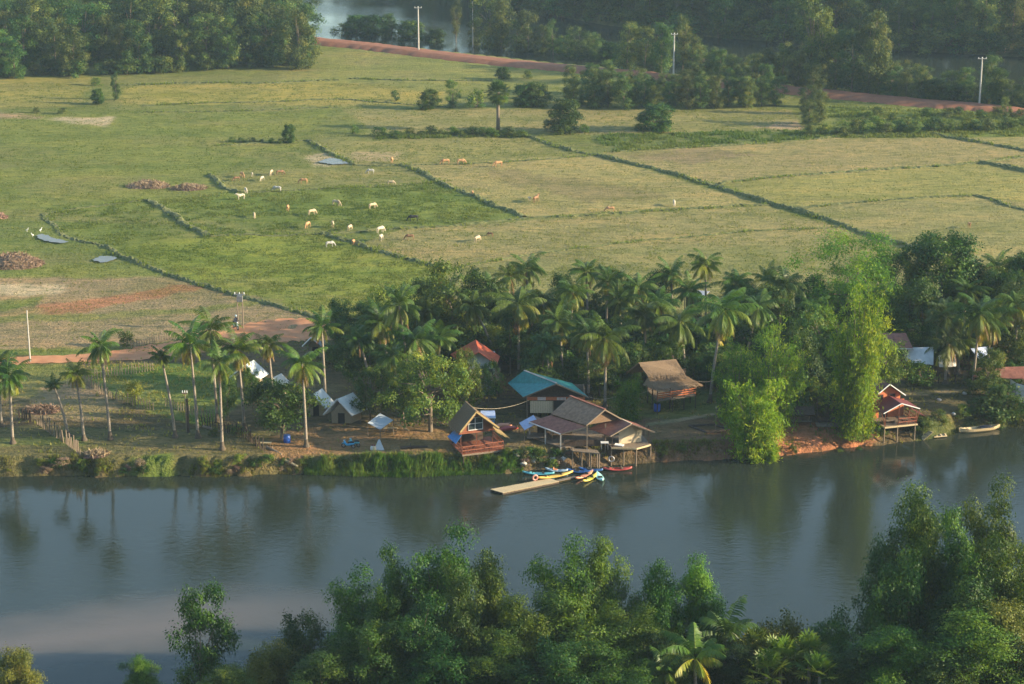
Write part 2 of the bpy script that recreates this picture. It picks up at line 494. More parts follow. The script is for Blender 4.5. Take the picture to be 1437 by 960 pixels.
for i in range(5): plume_tree('near', 100 + i, 14, 2.5 + 0.3 * (i % 3), 6 + i % 3, M['leaf_near'])
for i in range(2): plume_tree('near_yellow', 120 + i, 8, 2.3, 7, M['leaf_yellow'], tb=0.45)
for i in range(3): plume_tree('near_dark', 130 + i, 11, 2.7, 7, M['leaf_dark'], tb=0.5, lr=0.95)
env_tree('near_round', 140, 11, lambda h: 3.0 * max(0.05, 1 - abs(h - 0.66) / 0.5) ** 0.5, 0.22, 46, 1.15, M['leaf_near'], 0.24, 1.25, 0.5, 16, 0.28, droop=0.5)
# trees of the far woods
for i in range(6):
    env_tree('wood', 200 + i, 15, lambda h, i=i: (4.3 + 0.7 * (i % 3)) * max(0.05, 1 - abs(h - (0.5 + 0.07 * (i % 3))) / 0.75) ** 0.6, 0.05, 34, 1.9, M['leaf_far'], 0.42, 0.85, 0.6, 12, 0.46, flat=0.85)
for i in range(2):     # slender, tall, bare-stemmed
    env_tree('tall', 220 + i, 20, lambda h: 3.6 * max(0.05, 1 - abs(h - 0.72) / 0.55) ** 0.7, 0.3, 30, 1.6, M['leaf_far'], 0.42, 0.8, 0.6, 11, 0.46, r0=0.3)
for i in range(4):     # village broadleaf trees
    env_tree('broad', 240 + i, 11, lambda h, i=i: (4.2 + 0.6 * (i % 2)) * max(0.05, 1 - abs(h - 0.6) / 0.62) ** 0.6, 0.22, 40, 1.35, M['leaf_mid'] if i % 2 else M['leaf_dark'], 0.34, 1.0, 0.55, 14, 0.36)
env_tree('mango', 260, 9, lambda h: 6.8 * max(0.05, 1 - abs(h - 0.55) / 0.62) ** 0.75, 0.24, 64, 1.05, M['leaf_mid'], 0.34, 1.05, 0.55, 14, 0.36, r0=0.3, tb=0.55, nlimb=22)
env_tree('round_dark', 262, 6.5, lambda h: 3.3 * max(0.05, 1 - abs(h - 0.62) / 0.55) ** 0.55, 0.25, 40, 1.1, M['leaf_dark'], 0.3, 1.1, 0.55, 14, 0.32, r0=0.2, tb=0.35)
env_tree('dome', 264, 13, lambda h: 5.5 * max(0.05, 1 - abs(h - 0.5) / 0.72) ** 0.38, 0.06, 105, 1.5, M['leaf_dark'], 0.38, 1.0, 0.55, 13, 0.4, r0=0.3, tb=0.5)
env_tree('plume', 266, 12, lambda h: 7.0 * max(0.05, 1 - abs(h - 0.7) / 0.6) ** 0.5, 0.3, 60, 1.5, M['bamboo_green'], 0.42, 1.0, 0.25, 13, 0.5, droop=0.9, tb=0.3)
for i in range(4):     # shrubs
    env_tree('bush', 270 + i, 3.2, lambda h: 2.0 * max(0.1, 1 - h * 0.75) ** 0.5, 0.08, 18, 0.75, M['leaf_mid'] if i < 2 else M['leaf_far'], 0.3, 0.85, 0.55, 14, 0.28, r0=0.07, nlimb=6)
for i in range(2):
    env_tree('field_bush', 280 + i, 5.5, lambda h: 2.7 * max(0.1, 1 - abs(h - 0.4) / 0.72) ** 0.36, 0.02, 70, 0.95, M['leaf_dark'], 0.30, 1.0, 0.55, 15, 0.24, r0=0.12)


def bamboo(kind, seed, H, n, spread, mat, wspread=0.25, leaf=0.42, sprays=15):
    rng = np.random.default_rng(seed)
    g = GB(); Cs = []; Ts = []
    for i in range(n):
        a = rng.random() * 6.283; b0 = rng.uniform(0, spread * 0.3)
        hh = H * 0.97 * rng.random() ** (1.1 if kind == 'bamboo_low' else 0.7) * (1 - (0.42 if kind == 'bamboo_low' else 0.25)) + H * (0.42 if kind == 'bamboo_low' else 0.25) * 0.9 if i > 2 else H
        out = spread * rng.uniform(0.25, 1.0) * (1.15 - 0.35 * hh / H)
        pts = []
        for k in range(9):
            u = k / 8
            q = b0 + (out - b0) * u ** 1.6
            pts.append(Vector((math.cos(a) * q, math.sin(a) * q, hh * (u - 0.16 * u ** 4) - 0.3 * (k == 0))))
        g.tube(pts, [0.055 * (1 - 0.8 * k / 8) for k in range(9)], 5)
        tt = np.clip(0.5 + rng.normal(0, 0.22), 0, 1)
        for k in range(sprays):                          # leafy plumes in uneven bunches, hanging out and down from the culm
            u = 0.04 + 0.96 * (k + rng.random()) / sprays
            j = min(int(u * 8), 7); p = pts[j].lerp(pts[j + 1], u * 8 - j)
            if rng.random() < 0.18: continue
            big = rng.uniform(0.5, 1.25); m = int(34 * big)
            aa = a + rng.normal(0, 1.2); ln = rng.uniform(0.3, 1.7) * (1.2 - 0.5 * u)
            w_ = rng.random(m)
            off = np.stack([np.cos(aa) * ln * w_, np.sin(aa) * ln * w_, 0.25 * np.sin(w_ * 2.5) - 0.75 * ln * w_ ** 2], 1) + rng.normal(size=(m, 3)) * 0.30 * big * np.array([1, 1, 0.7])
            Cs.append(np.array(p) + off); Ts.append(np.clip(tt + rng.normal(0, 0.18) + rng.normal(0, 0.08, m), 0, 1))
    C = np.concatenate(Cs); T = np.concatenate(Ts)
    Nn = rng.normal(size=C.shape) + np.array([0, 0, 0.5])
    V, Fq, t = leaves(C, Nn, leaf * rng.uniform(0.6, 1.25, len(C)), 0.24, rng, T, 1.2)
    V[:, 2] = np.where(V[:, 2] < 0.05, 0.05 - 0.4 * V[:, 2], V[:, 2]) if kind != 'bamboo_low' else V[:, 2]
    cm = np_mesh(kind + '_crown', V, [Fq], mat, t)
    tm = bpy.data.meshes.new(kind + '_culms'); tm.from_pydata(g.v, [], g.f); tm.materials.append(M['bark'])
    proto(kind, float(np.percentile(V[:, 2], 99.7)), cm, tm, None)


bamboo('bamboo_bright', 300, 18, 60, 4.2, M['bamboo_leaf'], sprays=19)
bamboo('bamboo_mid', 301, 13, 56, 5.0, M['bamboo_green'], sprays=12)
bamboo('bamboo_low', 302, 8, 44, 3.4, M['bamboo_leaf'], sprays=15)
bamboo('bamboo_shrub', 303, 6, 34, 2.4, M['bamboo_green'], sprays=11)


def frond_geo(rng, P0, az, e0, bend, L, tval, st=18, lw=0.10, ll=0.95, droop=0.55, V=None, Q=None, T=None):
    """one feather frond: drooping midrib with leaflets both sides"""
    p = np.array(P0, float); e = e0
    nseg = 11; pts = [p.copy()]; dirs = []
    for k in range(nseg):
        d = np.array([math.cos(az) * math.cos(e), math.sin(az) * math.cos(e), math.sin(e)])
        p = p + d * L / nseg; pts.append(p.copy()); dirs.append(d)
        e -= bend / nseg * (0.5 + 1.0 * k / nseg)
    dirs.append(dirs[-1])
    side = np.array([-math.sin(az), math.cos(az), 0.0])
    for k in range(nseg):                                   # midrib: a narrow three-sided strip
        w = 0.05 * (1 - 0.8 * k / nseg)
        b = len(V)
        V += [pts[k] - side * w, pts[k] + side * w, pts[k + 1] + side * w * 0.8, pts[k + 1] - side * w * 0.8, pts[k] - np.array([0, 0, w * 1.6]), pts[k + 1] - np.array([0, 0, w * 1.4])]
        Q += [(b, b + 1, b + 2, b + 3), (b, b + 3, b + 5, b + 4), (b + 1, b + 4, b + 5, b + 2)]
        T += [min(1, tval + 0.15)] * 6
    for i in range(st):
        u = 0.14 + 0.86 * (i + 0.5) / st
        j = min(int(u * nseg), nseg - 1); q = pts[j] + (pts[j + 1] - pts[j]) * (u * nseg - j)
        d = dirs[j]
        l = ll * (math.sin(math.pi * (0.16 + 0.78 * u)) ** 0.8) * rng.uniform(0.85, 1.1)
        for sg in (-1, 1):
            dr = side * sg * 0.85 + d * 0.55 + np.array([0, 0, -droop * rng.uniform(0.5, 1.2)])
            dr /= np.linalg.norm(dr)
            m = q + dr * l * 0.5
            tip = q + dr * l + np.array([0, 0, -0.25 * l])
            wv = d * lw * rng.uniform(0.8, 1.2)
            b = len(V)
            V += [q - wv * 0.5, q + wv * 0.5, m + wv * 0.7, m - wv * 0.7, tip]
            Q += [(b, b + 1, b + 2, b + 3), (b + 3, b + 2, b + 4, b + 4)]
            T += [np.clip(tval + rng.normal(0, 0.05), 0, 1)] * 5


def quads_tris(Q):
    q4 = np.array([q for q in Q if q[2] != q[3]], np.int32).reshape(-1, 4)
    q3 = np.array([q[:3] for q in Q if q[2] == q[3]], np.int32).reshape(-1, 3)
    return [a for a in (q4, q3) if len(a)]


def palm_crown(seed, n=24, L=4.3, yellow=0.0, lo=-35, hi=82, st=18, dead=3, lw=0.10, ll=0.95):
    rng = np.random.default_rng(seed)
    V, Q, T = [], [], []
    for i in range(n):
        rk = (i + rng.random() * 0.6) / n
        if rng.random() < 0.10: continue                     # torn-off fronds leave gaps
        az = i * 2.399 + rng.normal(0, 0.3)
        e0 = rad(hi + (lo - hi) * rk ** 0.95 + rng.normal(0, 7) - 10 * math.cos(az))
        tv = np.clip(0.18 + 0.45 * rk ** 2.2 + yellow * rk + rng.normal(0, 0.09), 0, 0.97)
        frond_geo(rng, (0, 0, 0), az, e0, rad(rng.uniform(62, 105)), L * rng.uniform(0.7, 1.15) * (0.75 + 0.25 * math.sin(math.pi * min(1, rk + 0.25))), tv, st=st, V=V, Q=Q, T=T, lw=lw, ll=ll, droop=0.5 + 0.8 * rk)
    crown = np_mesh('palm_crown', np.array(V), quads_tris(Q), M['palm_leaf'], T)
    V, Q, T = [], [], []
    for i in range(dead):
        frond_geo(rng, (0, 0, -0.2), rng.random() * 6.28, rad(-55), rad(35), L * 0.75, rng.random(), st=12, V=V, Q=Q, T=T, lw=0.09, ll=0.6, droop=1.2)
    dm = np_mesh('dead_fronds', np.array(V), quads_tris(Q), M['dry_frond'], T) if dead else None
    return crown, dm


PALMS = [palm_crown(400 + i, 28 + 3 * (i % 3), 4.3 + 0.25 * (i % 3), 0.12 * (i % 4), -50 - 7 * (i % 3), 80 + 2 * (i % 4), dead=1 + (i * 2) % 5, st=30, lw=0.075, ll=1.1) for i in range(9)]
PALM_DROOP = palm_crown(420, 32, 4.8, 0.36, -70, 80, dead=6, st=30, lw=0.075, ll=1.15)
PALM_YOUNG = palm_crown(421, 16, 3.4, 0.0, -5, 84, dead=0)
PALM_BIG = palm_crown(422, 20, 4.2, 0.42, 0, 84, st=26, dead=0, lw=0.085, ll=0.85)


def fan_crown(seed, n, pet, Rl, tb, blades=16, lo=-50, hi=85):
    """fan-leaved crown (sugar palm, fan palm)"""
    rng = np.random.default_rng(seed)
    V, Q, T = [], [], []
    for i in range(n):
        rk = (i + 0.5) / n
        az = i * 2.399 + rng.normal(0, 0.2); e = rad(hi + (lo - hi) * rk)
        d = np.array([math.cos(az) * math.cos(e), math.sin(az) * math.cos(e), math.sin(e)])
        side = np.array([-math.sin(az), math.cos(az), 0.0]); up = np.cross(side, d) * -1
        h = d * pet * rng.uniform(0.8, 1.15)
        b = len(V); w = 0.04
        V += [-side * w, side * w, h + side * w * 0.6, h - side * w * 0.6]; Q.append((b, b + 1, b + 2, b + 3)); tv = float(np.clip(tb + 0.35 * rk + rng.normal(0, 0.1), 0, 1)); T += [tv] * 4
        for k in range(blades):
            a = rad(-125 + 250 * k / (blades - 1))
            dr = d * math.cos(a) + side * math.sin(a) + up * (0.18 * abs(math.sin(a)) + rng.normal(0, 0.06)) + np.array([0, 0, -0.15])
            dr /= np.linalg.norm(dr)
            wv = np.cross(dr, up); wv = wv / (np.linalg.norm(wv) + 1e-6) * Rl * 0.085
            b = len(V); q = h; m = h + dr * Rl * 0.6; tip = h + dr * Rl * rng.uniform(0.9, 1.08) + np.array([0, 0, -0.12 * Rl])
            V += [q, m + wv, tip, m - wv]; Q.append((b, b + 1, b + 2, b + 3)); T += [float(np.clip(tv + rng.normal(0, 0.05), 0, 1))] * 4
    return np_mesh('fan_crown', np.array(V), [np.array(Q, np.int32)], M['palm_leaf'], T)


SUGAR = fan_crown(430, 60, 1.5, 1.1, 0.02, 12, -80, 85)
FANLOW = [fan_crown(431 + i, 15, 1.4, 1.0, 0.35, 14, 5, 85) for i in range(2)]

# ------------------------------------------------------------------ planting
VAR = {}


def plant(kind, name, loc, hm, label, cat='tree', group=None, wf=1.0, var=None, rz=None, mat=None):
    L = PROTO[kind]
    VAR[kind] = VAR.get(kind, -1) + 1
    H, cm, tm, _ = L[(VAR[kind] if var is None else var) % len(L)]
    s = hm / H
    t = thing(name, label, cat, loc, group, R.random() * 6.28 if rz is None else rz, (s * wf, s * wf, s))
    link('trunk' if 'bamboo' not in kind else 'culms', tm, t)
    c = link('crown', cm, t)
    if mat:
        c.material_slots[0].link = 'OBJECT'; c.material_slots[0].material = mat
    return t


def plant_px(kind, name, px, py, hpx, label, cat='tree', group=None, wf=1.0, var=None, sink=0.1, rz=None, mat=None):
    p = G(px, py)
    s = scale_at(px, py, p.z)
    dep = math.atan2(CH - p.z, p.y)
    p.z -= sink
    return plant(kind, name, p, hpx / (s * math.cos(dep)), label, cat, group, wf, var, rz, mat)


def plant_top(kind, name, px, pt, Y, label, cat='tree', group=None, wpx=None, var=None, mat=None):
    """tree on the near bank whose foot lies below the frame: world depth Y, top seen at (px, pt)"""
    d = ray(px, pt); t = Y / d.y
    x = d.x * t; z0 = gz(x, Y) - 0.2; hm = CH + d.z * t - z0
    L = PROTO[kind]; k = (VAR.get(kind, -1) + 1) if var is None else var
    H, cm, tm, _ = L[k % len(L)]
    wf = 1.0
    if wpx:
        co = np.empty(len(cm.vertices) * 3, np.float32); cm.vertices.foreach_get('co', co); co = co.reshape(-1, 3)
        half = np.percentile(np.hypot(co[:, 0], co[:, 1]), 94) * hm / H
        wf = wpx / (F / t) / 2 / half
    return plant(kind, name, Vector((x, Y, z0)), hm, label, cat, group, wf, k, None, mat)


def palm(px, py, cx, cy, label, crown=None, size=1.0, group=None, name='coconut_palm', r=0.15, z0=None):
    """palm with its foot at pixel (px,py) and the heart of its crown at (cx,cy); trunk curves between"""
    p = G(px, py); s = scale_at(px, py, p.z); dep = math.atan2(CH - p.z, p.y)
    h = (py - cy) / (s * math.cos(dep)); dx = (cx - px) / s
    t = thing(name, label, 'palm', p, group)
    dy = R.uniform(-0.6, 0.6)
    ctl = Vector((p.x + dx * 0.25, p.y + dy * 0.3, p.z + h * 0.5)); top = Vector((p.x + dx, p.y + dy, p.z + h))
    pts = []
    for k in range(11):
        u = k / 10
        pts.append((1 - u) ** 2 * p + 2 * u * (1 - u) * ctl + u * u * top)
    pts[0] = pts[0] - Vector((0, 0, 0.3))
    g = GB(); g.tube(pts, [r * (1.25 - 0.45 * k / 10) for k in range(11)], 9)
    g.build('trunk', M['palm_bark'], t, True)
    g = GB(); g.tube([p + Vector((0, 0, -0.3)), p + Vector((0, 0, 0.15)), p.lerp(pts[1], 0.45), p.lerp(pts[1], 0.95)], [r * 3.2, r * 2.6, r * 1.75, r * 1.3], 9)
    g.build('root_boss', M['palm_root'], t, True)
    crown = crown or PALMS[R.randrange(len(PALMS))]
    rz = R.random() * 6.28
    c = link('crown', crown[0], t); c.location = top - p; c.rotation_euler = (R.uniform(-.12, .12), R.uniform(-.12, .12), rz); c.scale = (size * R.uniform(.9, 1.1), size * R.uniform(.9, 1.1), size * R.uniform(.92, 1.1))
    if crown[1]:
        d = link('dead_fronds', crown[1], t); d.location = top - p; d.rotation_euler = (0, 0, rz); d.scale = (size,) * 3
    return t
# ------------------------------------------------------------------ ground sheet
def inpoly(px, py, poly):
    c = np.zeros(px.shape, bool)
    n = len(poly)
    for i in range(n):
        x1, y1 = poly[i]; x2, y2 = poly[(i + 1) % n]
        k = ((y1 > py) != (y2 > py)) & (px < (x2 - x1) * (py - y1) / (y2 - y1 + 1e-12) + x1)
        c ^= k
    return c


GREEN = (0.115, 0.140, 0.034); LUSH = (0.098, 0.150, 0.022); STRAW = (0.235, 0.205, 0.078); OLIVE = (0.165, 0.165, 0.050)
RED = (0.27, 0.135, 0.075); BEIGE = (0.36, 0.29, 0.19); SHADED_SOIL = (0.102, 0.075, 0.042); BROWN = (0.215, 0.165, 0.095)  # soil tone darkened for the shade over the village ground
ZONES = [
    ([(-200, 60), (1700, 60), (1700, 260), (-200, 260)], (0.135, 0.150, 0.042), 3),
    ([(170, 121), (475, 114), (620, 130), (640, 150), (170, 146)], (0.235, 0.205, 0.055), 3),
    ([(-200, 108), (132, 108), (112, 148), (-200, 160)], (0.225, 0.200, 0.055), 4),
    ([(400, 45), (900, 108), (900, 150), (640, 150), (620, 130), (475, 114), (390, 116)], (0.17, 0.175, 0.05), 3),
    ([(-200, 165), (470, 150), (430, 200), (300, 245), (330, 270), (60, 300), (-200, 300)], (0.140, 0.160, 0.038), 5),
    ([(480, 152), (1115, 155), (1125, 186), (735, 189), (530, 191)], (0.205, 0.185, 0.075), 3),
    ([(440, 200), (735, 190), (832, 217), (565, 232), (497, 232)], (0.195, 0.182, 0.065), 3),
    ([(500, 233), (565, 232), (622, 257), (330, 270), (298, 246), (430, 230)], (0.165, 0.168, 0.055), 3),
    ([(565, 232), (835, 217), (1075, 287), (740, 305), (665, 275)], (0.245, 0.210, 0.085), 2),
    ([(840, 214), (1180, 190), (1310, 186), (1700, 230), (1700, 222), (1010, 257), (960, 247)], (0.240, 0.200, 0.088), 2),
    ([(1310, 186), (1700, 160), (1700, 240), (1437, 212)], (0.23, 0.20, 0.08), 2),
    ([(1010, 257), (1380, 228), (1700, 262), (1700, 310), (1375, 276), (1115, 290), (1070, 282)], (0.228, 0.208, 0.070), 2),
    ([(1115, 290), (1375, 276), (1700, 320), (1700, 480), (1275, 347), (1200, 322)], (0.215, 0.195, 0.080), 3),
    ([(560, 322), (1080, 288), (1275, 347), (1700, 420), (1700, 500), (640, 500), (632, 378), (500, 342)], (0.215, 0.190, 0.080), 3),
    ([(630, 378), (900, 345), (1275, 347), (1700, 420), (1700, 500), (600, 500)], (0.19, 0.18, 0.07), 6),
    ([(825, 190), (1130, 182), (1185, 192), (860, 213)], (0.100, 0.130, 0.034), 3),
    ([(1130, 148), (1700, 170), (1700, 192), (1185, 193), (1130, 190)], (0.120, 0.155, 0.036), 3),
    ([(300, 272), (612, 256), (737, 305), (560, 322), (295, 332), (210, 283)], (0.122, 0.155, 0.032), 3),
    ([(60, 292), (205, 282), (295, 332), (150, 348), (70, 322)], (0.122, 0.150, 0.032), 4),
    ([(160, 348), (295, 333), (455, 327), (632, 378), (600, 430), (480, 445), (300, 405)], (0.150, 0.178, 0.030), 3),
    ([(-200, 300), (60, 300), (150, 348), (300, 405), (250, 395), (-200, 400)], (0.125, 0.150, 0.038), 6),
    ([(-200, 392), (240, 388), (400, 428), (480, 445), (480, 460), (350, 468), (200, 484), (-200, 500)], BROWN, 5),
    ([(-200, 402), (95, 400), (85, 412), (-200, 418)], BEIGE, 6),
    ([(0, 420), (62, 416), (52, 431), (0, 434)], GREEN, 6),
    ([(60, 428), (110, 422), (175, 412), (240, 400), (300, 402), (250, 413), (170, 424), (120, 436), (50, 446)], RED, 5),
    ([(-50, 441), (60, 436), (70, 444), (-50, 450)], (0.30, 0.20, 0.11), 5),
    ([(-200, 452), (200, 436), (400, 418), (400, 424), (200, 444), (-200, 462)], (0.15, 0.15, 0.05), 4),
    ([(66, 166), (168, 163), (150, 177), (110, 175)], BEIGE, 4),
    ([(-50, 158), (60, 162), (60, 167), (-50, 168)], (0.24, 0.18, 0.11), 4),
    ([(425, 220), (465, 213), (497, 231), (440, 235)], BEIGE, 4),
    ([(490, 212), (560, 214), (560, 224), (500, 228)], (0.30, 0.235, 0.13), 4),
    ([(1055, 178), (1120, 168), (1125, 181)], (0.34, 0.24, 0.15), 4),
    ([(680, 238), (760, 245), (900, 262), (960, 275), (830, 285), (720, 262)], (0.20, 0.165, 0.075), 8),
    ([(880, 218), (1000, 210), (1080, 215), (960, 232)], (0.20, 0.155, 0.085), 8),
    ([(-200, 506), (260, 494), (480, 470), (1700, 470), (1700, 700), (-200, 700)], SHADED_SOIL, 4),
    ([(-200, 512), (110, 510), (120, 535), (60, 560), (-200, 566)], (0.165, 0.165, 0.05), 5),
    ([(60, 540), (120, 535), (180, 570), (150, 590), (40, 590)], (0.22, 0.16, 0.10), 6),
    ([(130, 512), (330, 508), (340, 560), (300, 600), (250, 590), (170, 560), (125, 536)], (0.092, 0.138, 0.026), 4),
    ([(-200, 590), (60, 600), (400, 605), (400, 645), (-200, 645)], (0.110, 0.098, 0.044), 6),  # yard colour darkened with the shade of the left palms
    ([(-200, 611), (120, 615), (120, 626), (-200, 628)], (0.12, 0.14, 0.04), 6),
    ([(180, 640), (235, 636), (250, 652), (190, 655)], (0.11, 0.15, 0.032), 6),
    ([(380, 612), (520, 602), (640, 602), (640, 640), (420, 643), (370, 636)], (0.205, 0.128, 0.066), 5),  # sandy yard, its colour lowered for shade
    ([(-200, 648), (430, 650), (430, 690), (-200, 690)], (0.165, 0.125, 0.078), 5),  # left bank, its colour lowered for shade
    ([(820, 540), (1010, 545), (1010, 584), (930, 590), (850, 580)], (0.105, 0.130, 0.036), 5),
    ([(890, 590), (1050, 588), (1060, 655), (880, 660)], (0.165, 0.095, 0.058), 5),
    ([(900, 634), (1060, 634), (1060, 660), (900, 660)], (0.19, 0.095, 0.058), 4),
    ([(1040, 590), (1230, 592), (1240, 650), (1040, 660)], (0.31, 0.135, 0.074), 4),
    ([(1260, 520), (1437, 530), (1437, 590), (1280, 590)], (0.095, 0.082, 0.042), 5),
    ([(1290, 588), (1360, 580), (1437, 570), (1437, 600), (1290, 620)], (0.060, 0.072, 0.026), 5),
    ([(425, 638), (560, 637), (735, 634), (735, 666), (430, 670)], (0.050, 0.072, 0.020), 3),
    ([(700, 630), (800, 626), (925, 622), (925, 656), (700, 668)], (0.095, 0.072, 0.046), 4),  # shade beneath the stilt pavilion put into the bank colour
    ([(1270, 551), (1310, 548), (1375, 545), (1375, 549), (1310, 553), (1270, 556)], (0.30, 0.22, 0.14), 2),
    ([(905, 594), (950, 587), (1000, 580), (1000, 583), (950, 591), (905, 599)], (0.30, 0.25, 0.17), 2),
]


def axis(segs):
    a = []
    for lo, hi, st in segs: a.append(np.arange(lo, hi, st))
    a.append(np.array([segs[-1][1]]))
    return np.concatenate(a)


def build_ground():
    xs = axis([(-700, -200, 25), (-200, -90, 1.6), (-90, 90, 0.7), (90, 200, 1.6), (200, 700, 25)])
    ys = axis([(-60, 140, 6), (140, 200, 2), (200, 216, 1), (216, 242, 0.4), (242, 300, 0.8), (300, 470, 1.1), (470, 720, 2.2), (720, 1100, 20)])
    X, Y = np.meshgrid(xs, ys)
    Z = terrain(X, Y)
    nx, ny = len(xs), len(ys)
    V = np.stack([X, Y, Z], -1).reshape(-1, 3)
    i = np.arange(nx * ny).reshape(ny, nx)
    Fq = np.stack([i[:-1, :-1], i[:-1, 1:], i[1:, 1:], i[1:, :-1]], -1).reshape(-1, 4)
    m, nt, ns, L, P = nodes('ground_soil_and_grass')
    me = np_mesh('ground', V, [Fq], m, None, True)
    px, py = proj(X.ravel(), Y.ravel(), np.zeros(X.size))
    col = np.tile(np.array(GREEN), (X.size, 1)); soft = col.copy()
    x1, y1 = X.ravel(), Y.ravel()
    w = fbm(x1 * 0.25, y1 * 0.12, 4) - 0.5; w2 = fbm(x1 * 0.25 + 50, y1 * 0.12 + 50, 4) - 0.5
    for poly, c, j in ZONES:
        s = np.zeros(X.size)
        for k in range(5):
            ox = (vnoise(x1 * 1.1 + 31 * k, y1 * 0.7 + 7) - 0.5) * j * 2.0; oy = (vnoise(x1 * 1.1 + 9, y1 * 0.7 + 23 * k) - 0.5) * j * 0.9
            s += inpoly(px + w * j * 5 + ox, py + w2 * j * 1.6 + oy, poly)
        s = (s / 5)[:, None]
        col = col * (1 - s) + np.array(c) * s
    col = col * np.array([1.06, 1.05, 0.98])
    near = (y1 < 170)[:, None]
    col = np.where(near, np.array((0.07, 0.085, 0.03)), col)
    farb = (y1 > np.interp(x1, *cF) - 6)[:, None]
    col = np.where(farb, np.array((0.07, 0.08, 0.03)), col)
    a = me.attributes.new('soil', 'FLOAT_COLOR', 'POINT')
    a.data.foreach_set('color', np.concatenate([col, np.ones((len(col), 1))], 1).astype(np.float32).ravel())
    at = ns.new('ShaderNodeAttribute'); at.attribute_name = 'soil'
    tc = ns.new('ShaderNodeTexCoord')
    mp = ns.new('ShaderNodeMapping'); mp.inputs['Scale'].default_value = (0.35, 1.0, 1.0)      # ploughing runs mostly across
    L.new(tc.outputs['Object'], mp.inputs[0])
    n1 = N(ns, 'ShaderNodeTexNoise', Scale=0.10, Detail=6.0, Roughness=0.65)
    n2 = N(ns, 'ShaderNodeTexNoise', Scale=0.9, Detail=5.0, Roughness=0.7)
    n3 = N(ns, 'ShaderNodeTexNoise', Scale=2.2, Detail=3.0, Roughness=0.7)
    L.new(mp.outputs[0], n1.inputs['Vector']); L.new(mp.outputs[0], n2.inputs['Vector']); L.new(tc.outputs['Object'], n3.inputs['Vector'])

    def mixc(fac, c1, blend='MIX', c2=None, f=None):
        mx = ns.new('ShaderNodeMix'); mx.data_type = 'RGBA'; mx.blend_type = blend
        if fac is not None: L.new(fac, mx.inputs[0])
        else: mx.inputs[0].default_value = f
        L.new(c1, mx.inputs[6])
        if isinstance(c2, tuple): mx.inputs[7].default_value = rgba(c2)
        else: L.new(c2, mx.inputs[7])
        return mx.outputs[2]

    r1 = ramp(ns, [(0.35, (0.72, 0.80, 0.62)), (0.5, (1, 1, 1)), (0.68, (1.28, 1.12, 1.05))]); L.new(n1.outputs['Fac'], r1.inputs[0])
    r2 = ramp(ns, [(0.32, (0.42, 0.54, 0.42)), (0.47, (0.96, 1.0, 0.95)), (0.68, (1.42, 1.27, 1.25))]); L.new(n2.outputs['Fac'], r2.inputs[0])
    r3 = ramp(ns, [(0.30, (0.62, 0.68, 0.60)), (0.5, (1, 1, 1)), (0.72, (1.28, 1.22, 1.15))]); L.new(n3.outputs['Fac'], r3.inputs[0])
    n4 = N(ns, 'ShaderNodeTexNoise', Scale=0.055, Detail=7.0, Roughness=0.7, Distortion=0.6); L.new(mp.outputs[0], n4.inputs['Vector'])
    r4 = ramp(ns, [(0.50, (0, 0, 0)), (0.68, (0.55, 0.55, 0.55))]); L.new(n4.outputs['Fac'], r4.inputs[0])
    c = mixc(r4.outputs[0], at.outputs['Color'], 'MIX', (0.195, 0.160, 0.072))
    c = mixc(None, c, 'MULTIPLY', r1.outputs[0], 0.9)
    c = mixc(None, c, 'MULTIPLY', r2.outputs[0], 0.85)
    c = mixc(None, c, 'MULTIPLY', r3.outputs[0], 0.8)
    L.new(c, P.inputs['Base Color']); P.inputs['Roughness'].default_value = 0.95; P.inputs['Specular IOR Level'].default_value = 0.1
    bp = N(ns, 'ShaderNodeBump', Strength=0.85, Distance=0.4)
    ad = N(ns, 'ShaderNodeMath', operation='ADD'); L.new(n2.outputs['Fac'], ad.inputs[0]); L.new(n3.outputs['Fac'], ad.inputs[1])
    L.new(ad.outputs[0], bp.inputs['Height']); L.new(bp.outputs[0], P.inputs['Normal'])
    return tag(link('ground', me), kind='structure')


build_ground()


# ------------------------------------------------------------------ water
def water_mat():
    m, nt, ns, L, P = nodes('river_water')
    tc = ns.new('ShaderNodeTexCoord')
    mp = ns.new('ShaderNodeMapping'); mp.inputs['Scale'].default_value = (0.8, 1.4, 1)
    mp.inputs['Rotation'].default_value = (0, 0, rad(20))
    L.new(tc.outputs['Object'], mp.inputs[0])
    n1 = N(ns, 'ShaderNodeTexNoise', Scale=1.3, Detail=4.0, Roughness=0.6, Distortion=0.4)
    n2 = N(ns, 'ShaderNodeTexNoise', Scale=0.06, Detail=2.0)
    L.new(mp.outputs[0], n1.inputs['Vector']); L.new(tc.outputs['Object'], n2.inputs['Vector'])
    b = N(ns, 'ShaderNodeBump', Distance=0.12)
    mr = N(ns, 'ShaderNodeMapRange'); mr.inputs['From Min'].default_value = 0.35; mr.inputs['From Max'].default_value = 0.65
    mr.inputs['To Min'].default_value = 0.08; mr.inputs['To Max'].default_value = 0.32
    L.new(n2.outputs['Fac'], mr.inputs['Value']); L.new(mr.outputs[0], b.inputs['Strength'])
    L.new(n1.outputs['Fac'], b.inputs['Height']); L.new(b.outputs[0], P.inputs['Normal'])
    at = ns.new('ShaderNodeAttribute'); at.attribute_name = 't'
    rp = ramp(ns, [(0, (0.022, 0.030, 0.021)), (1, (0.19, 0.145, 0.115))])
    L.new(at.outputs['Fac'], rp.inputs[0]); L.new(rp.outputs[0], P.inputs['Base Color'])
    P.inputs['Roughness'].default_value = 0.06; P.inputs['IOR'].default_value = 1.33; P.inputs['Specular IOR Level'].default_value = 0.5
    return m


M['water'] = water_mat()
M['puddle'] = pmat('murky_puddle', (0.10, 0.10, 0.085), (0.16, 0.15, 0.125), 0.6, 0.25, spec=0.3)


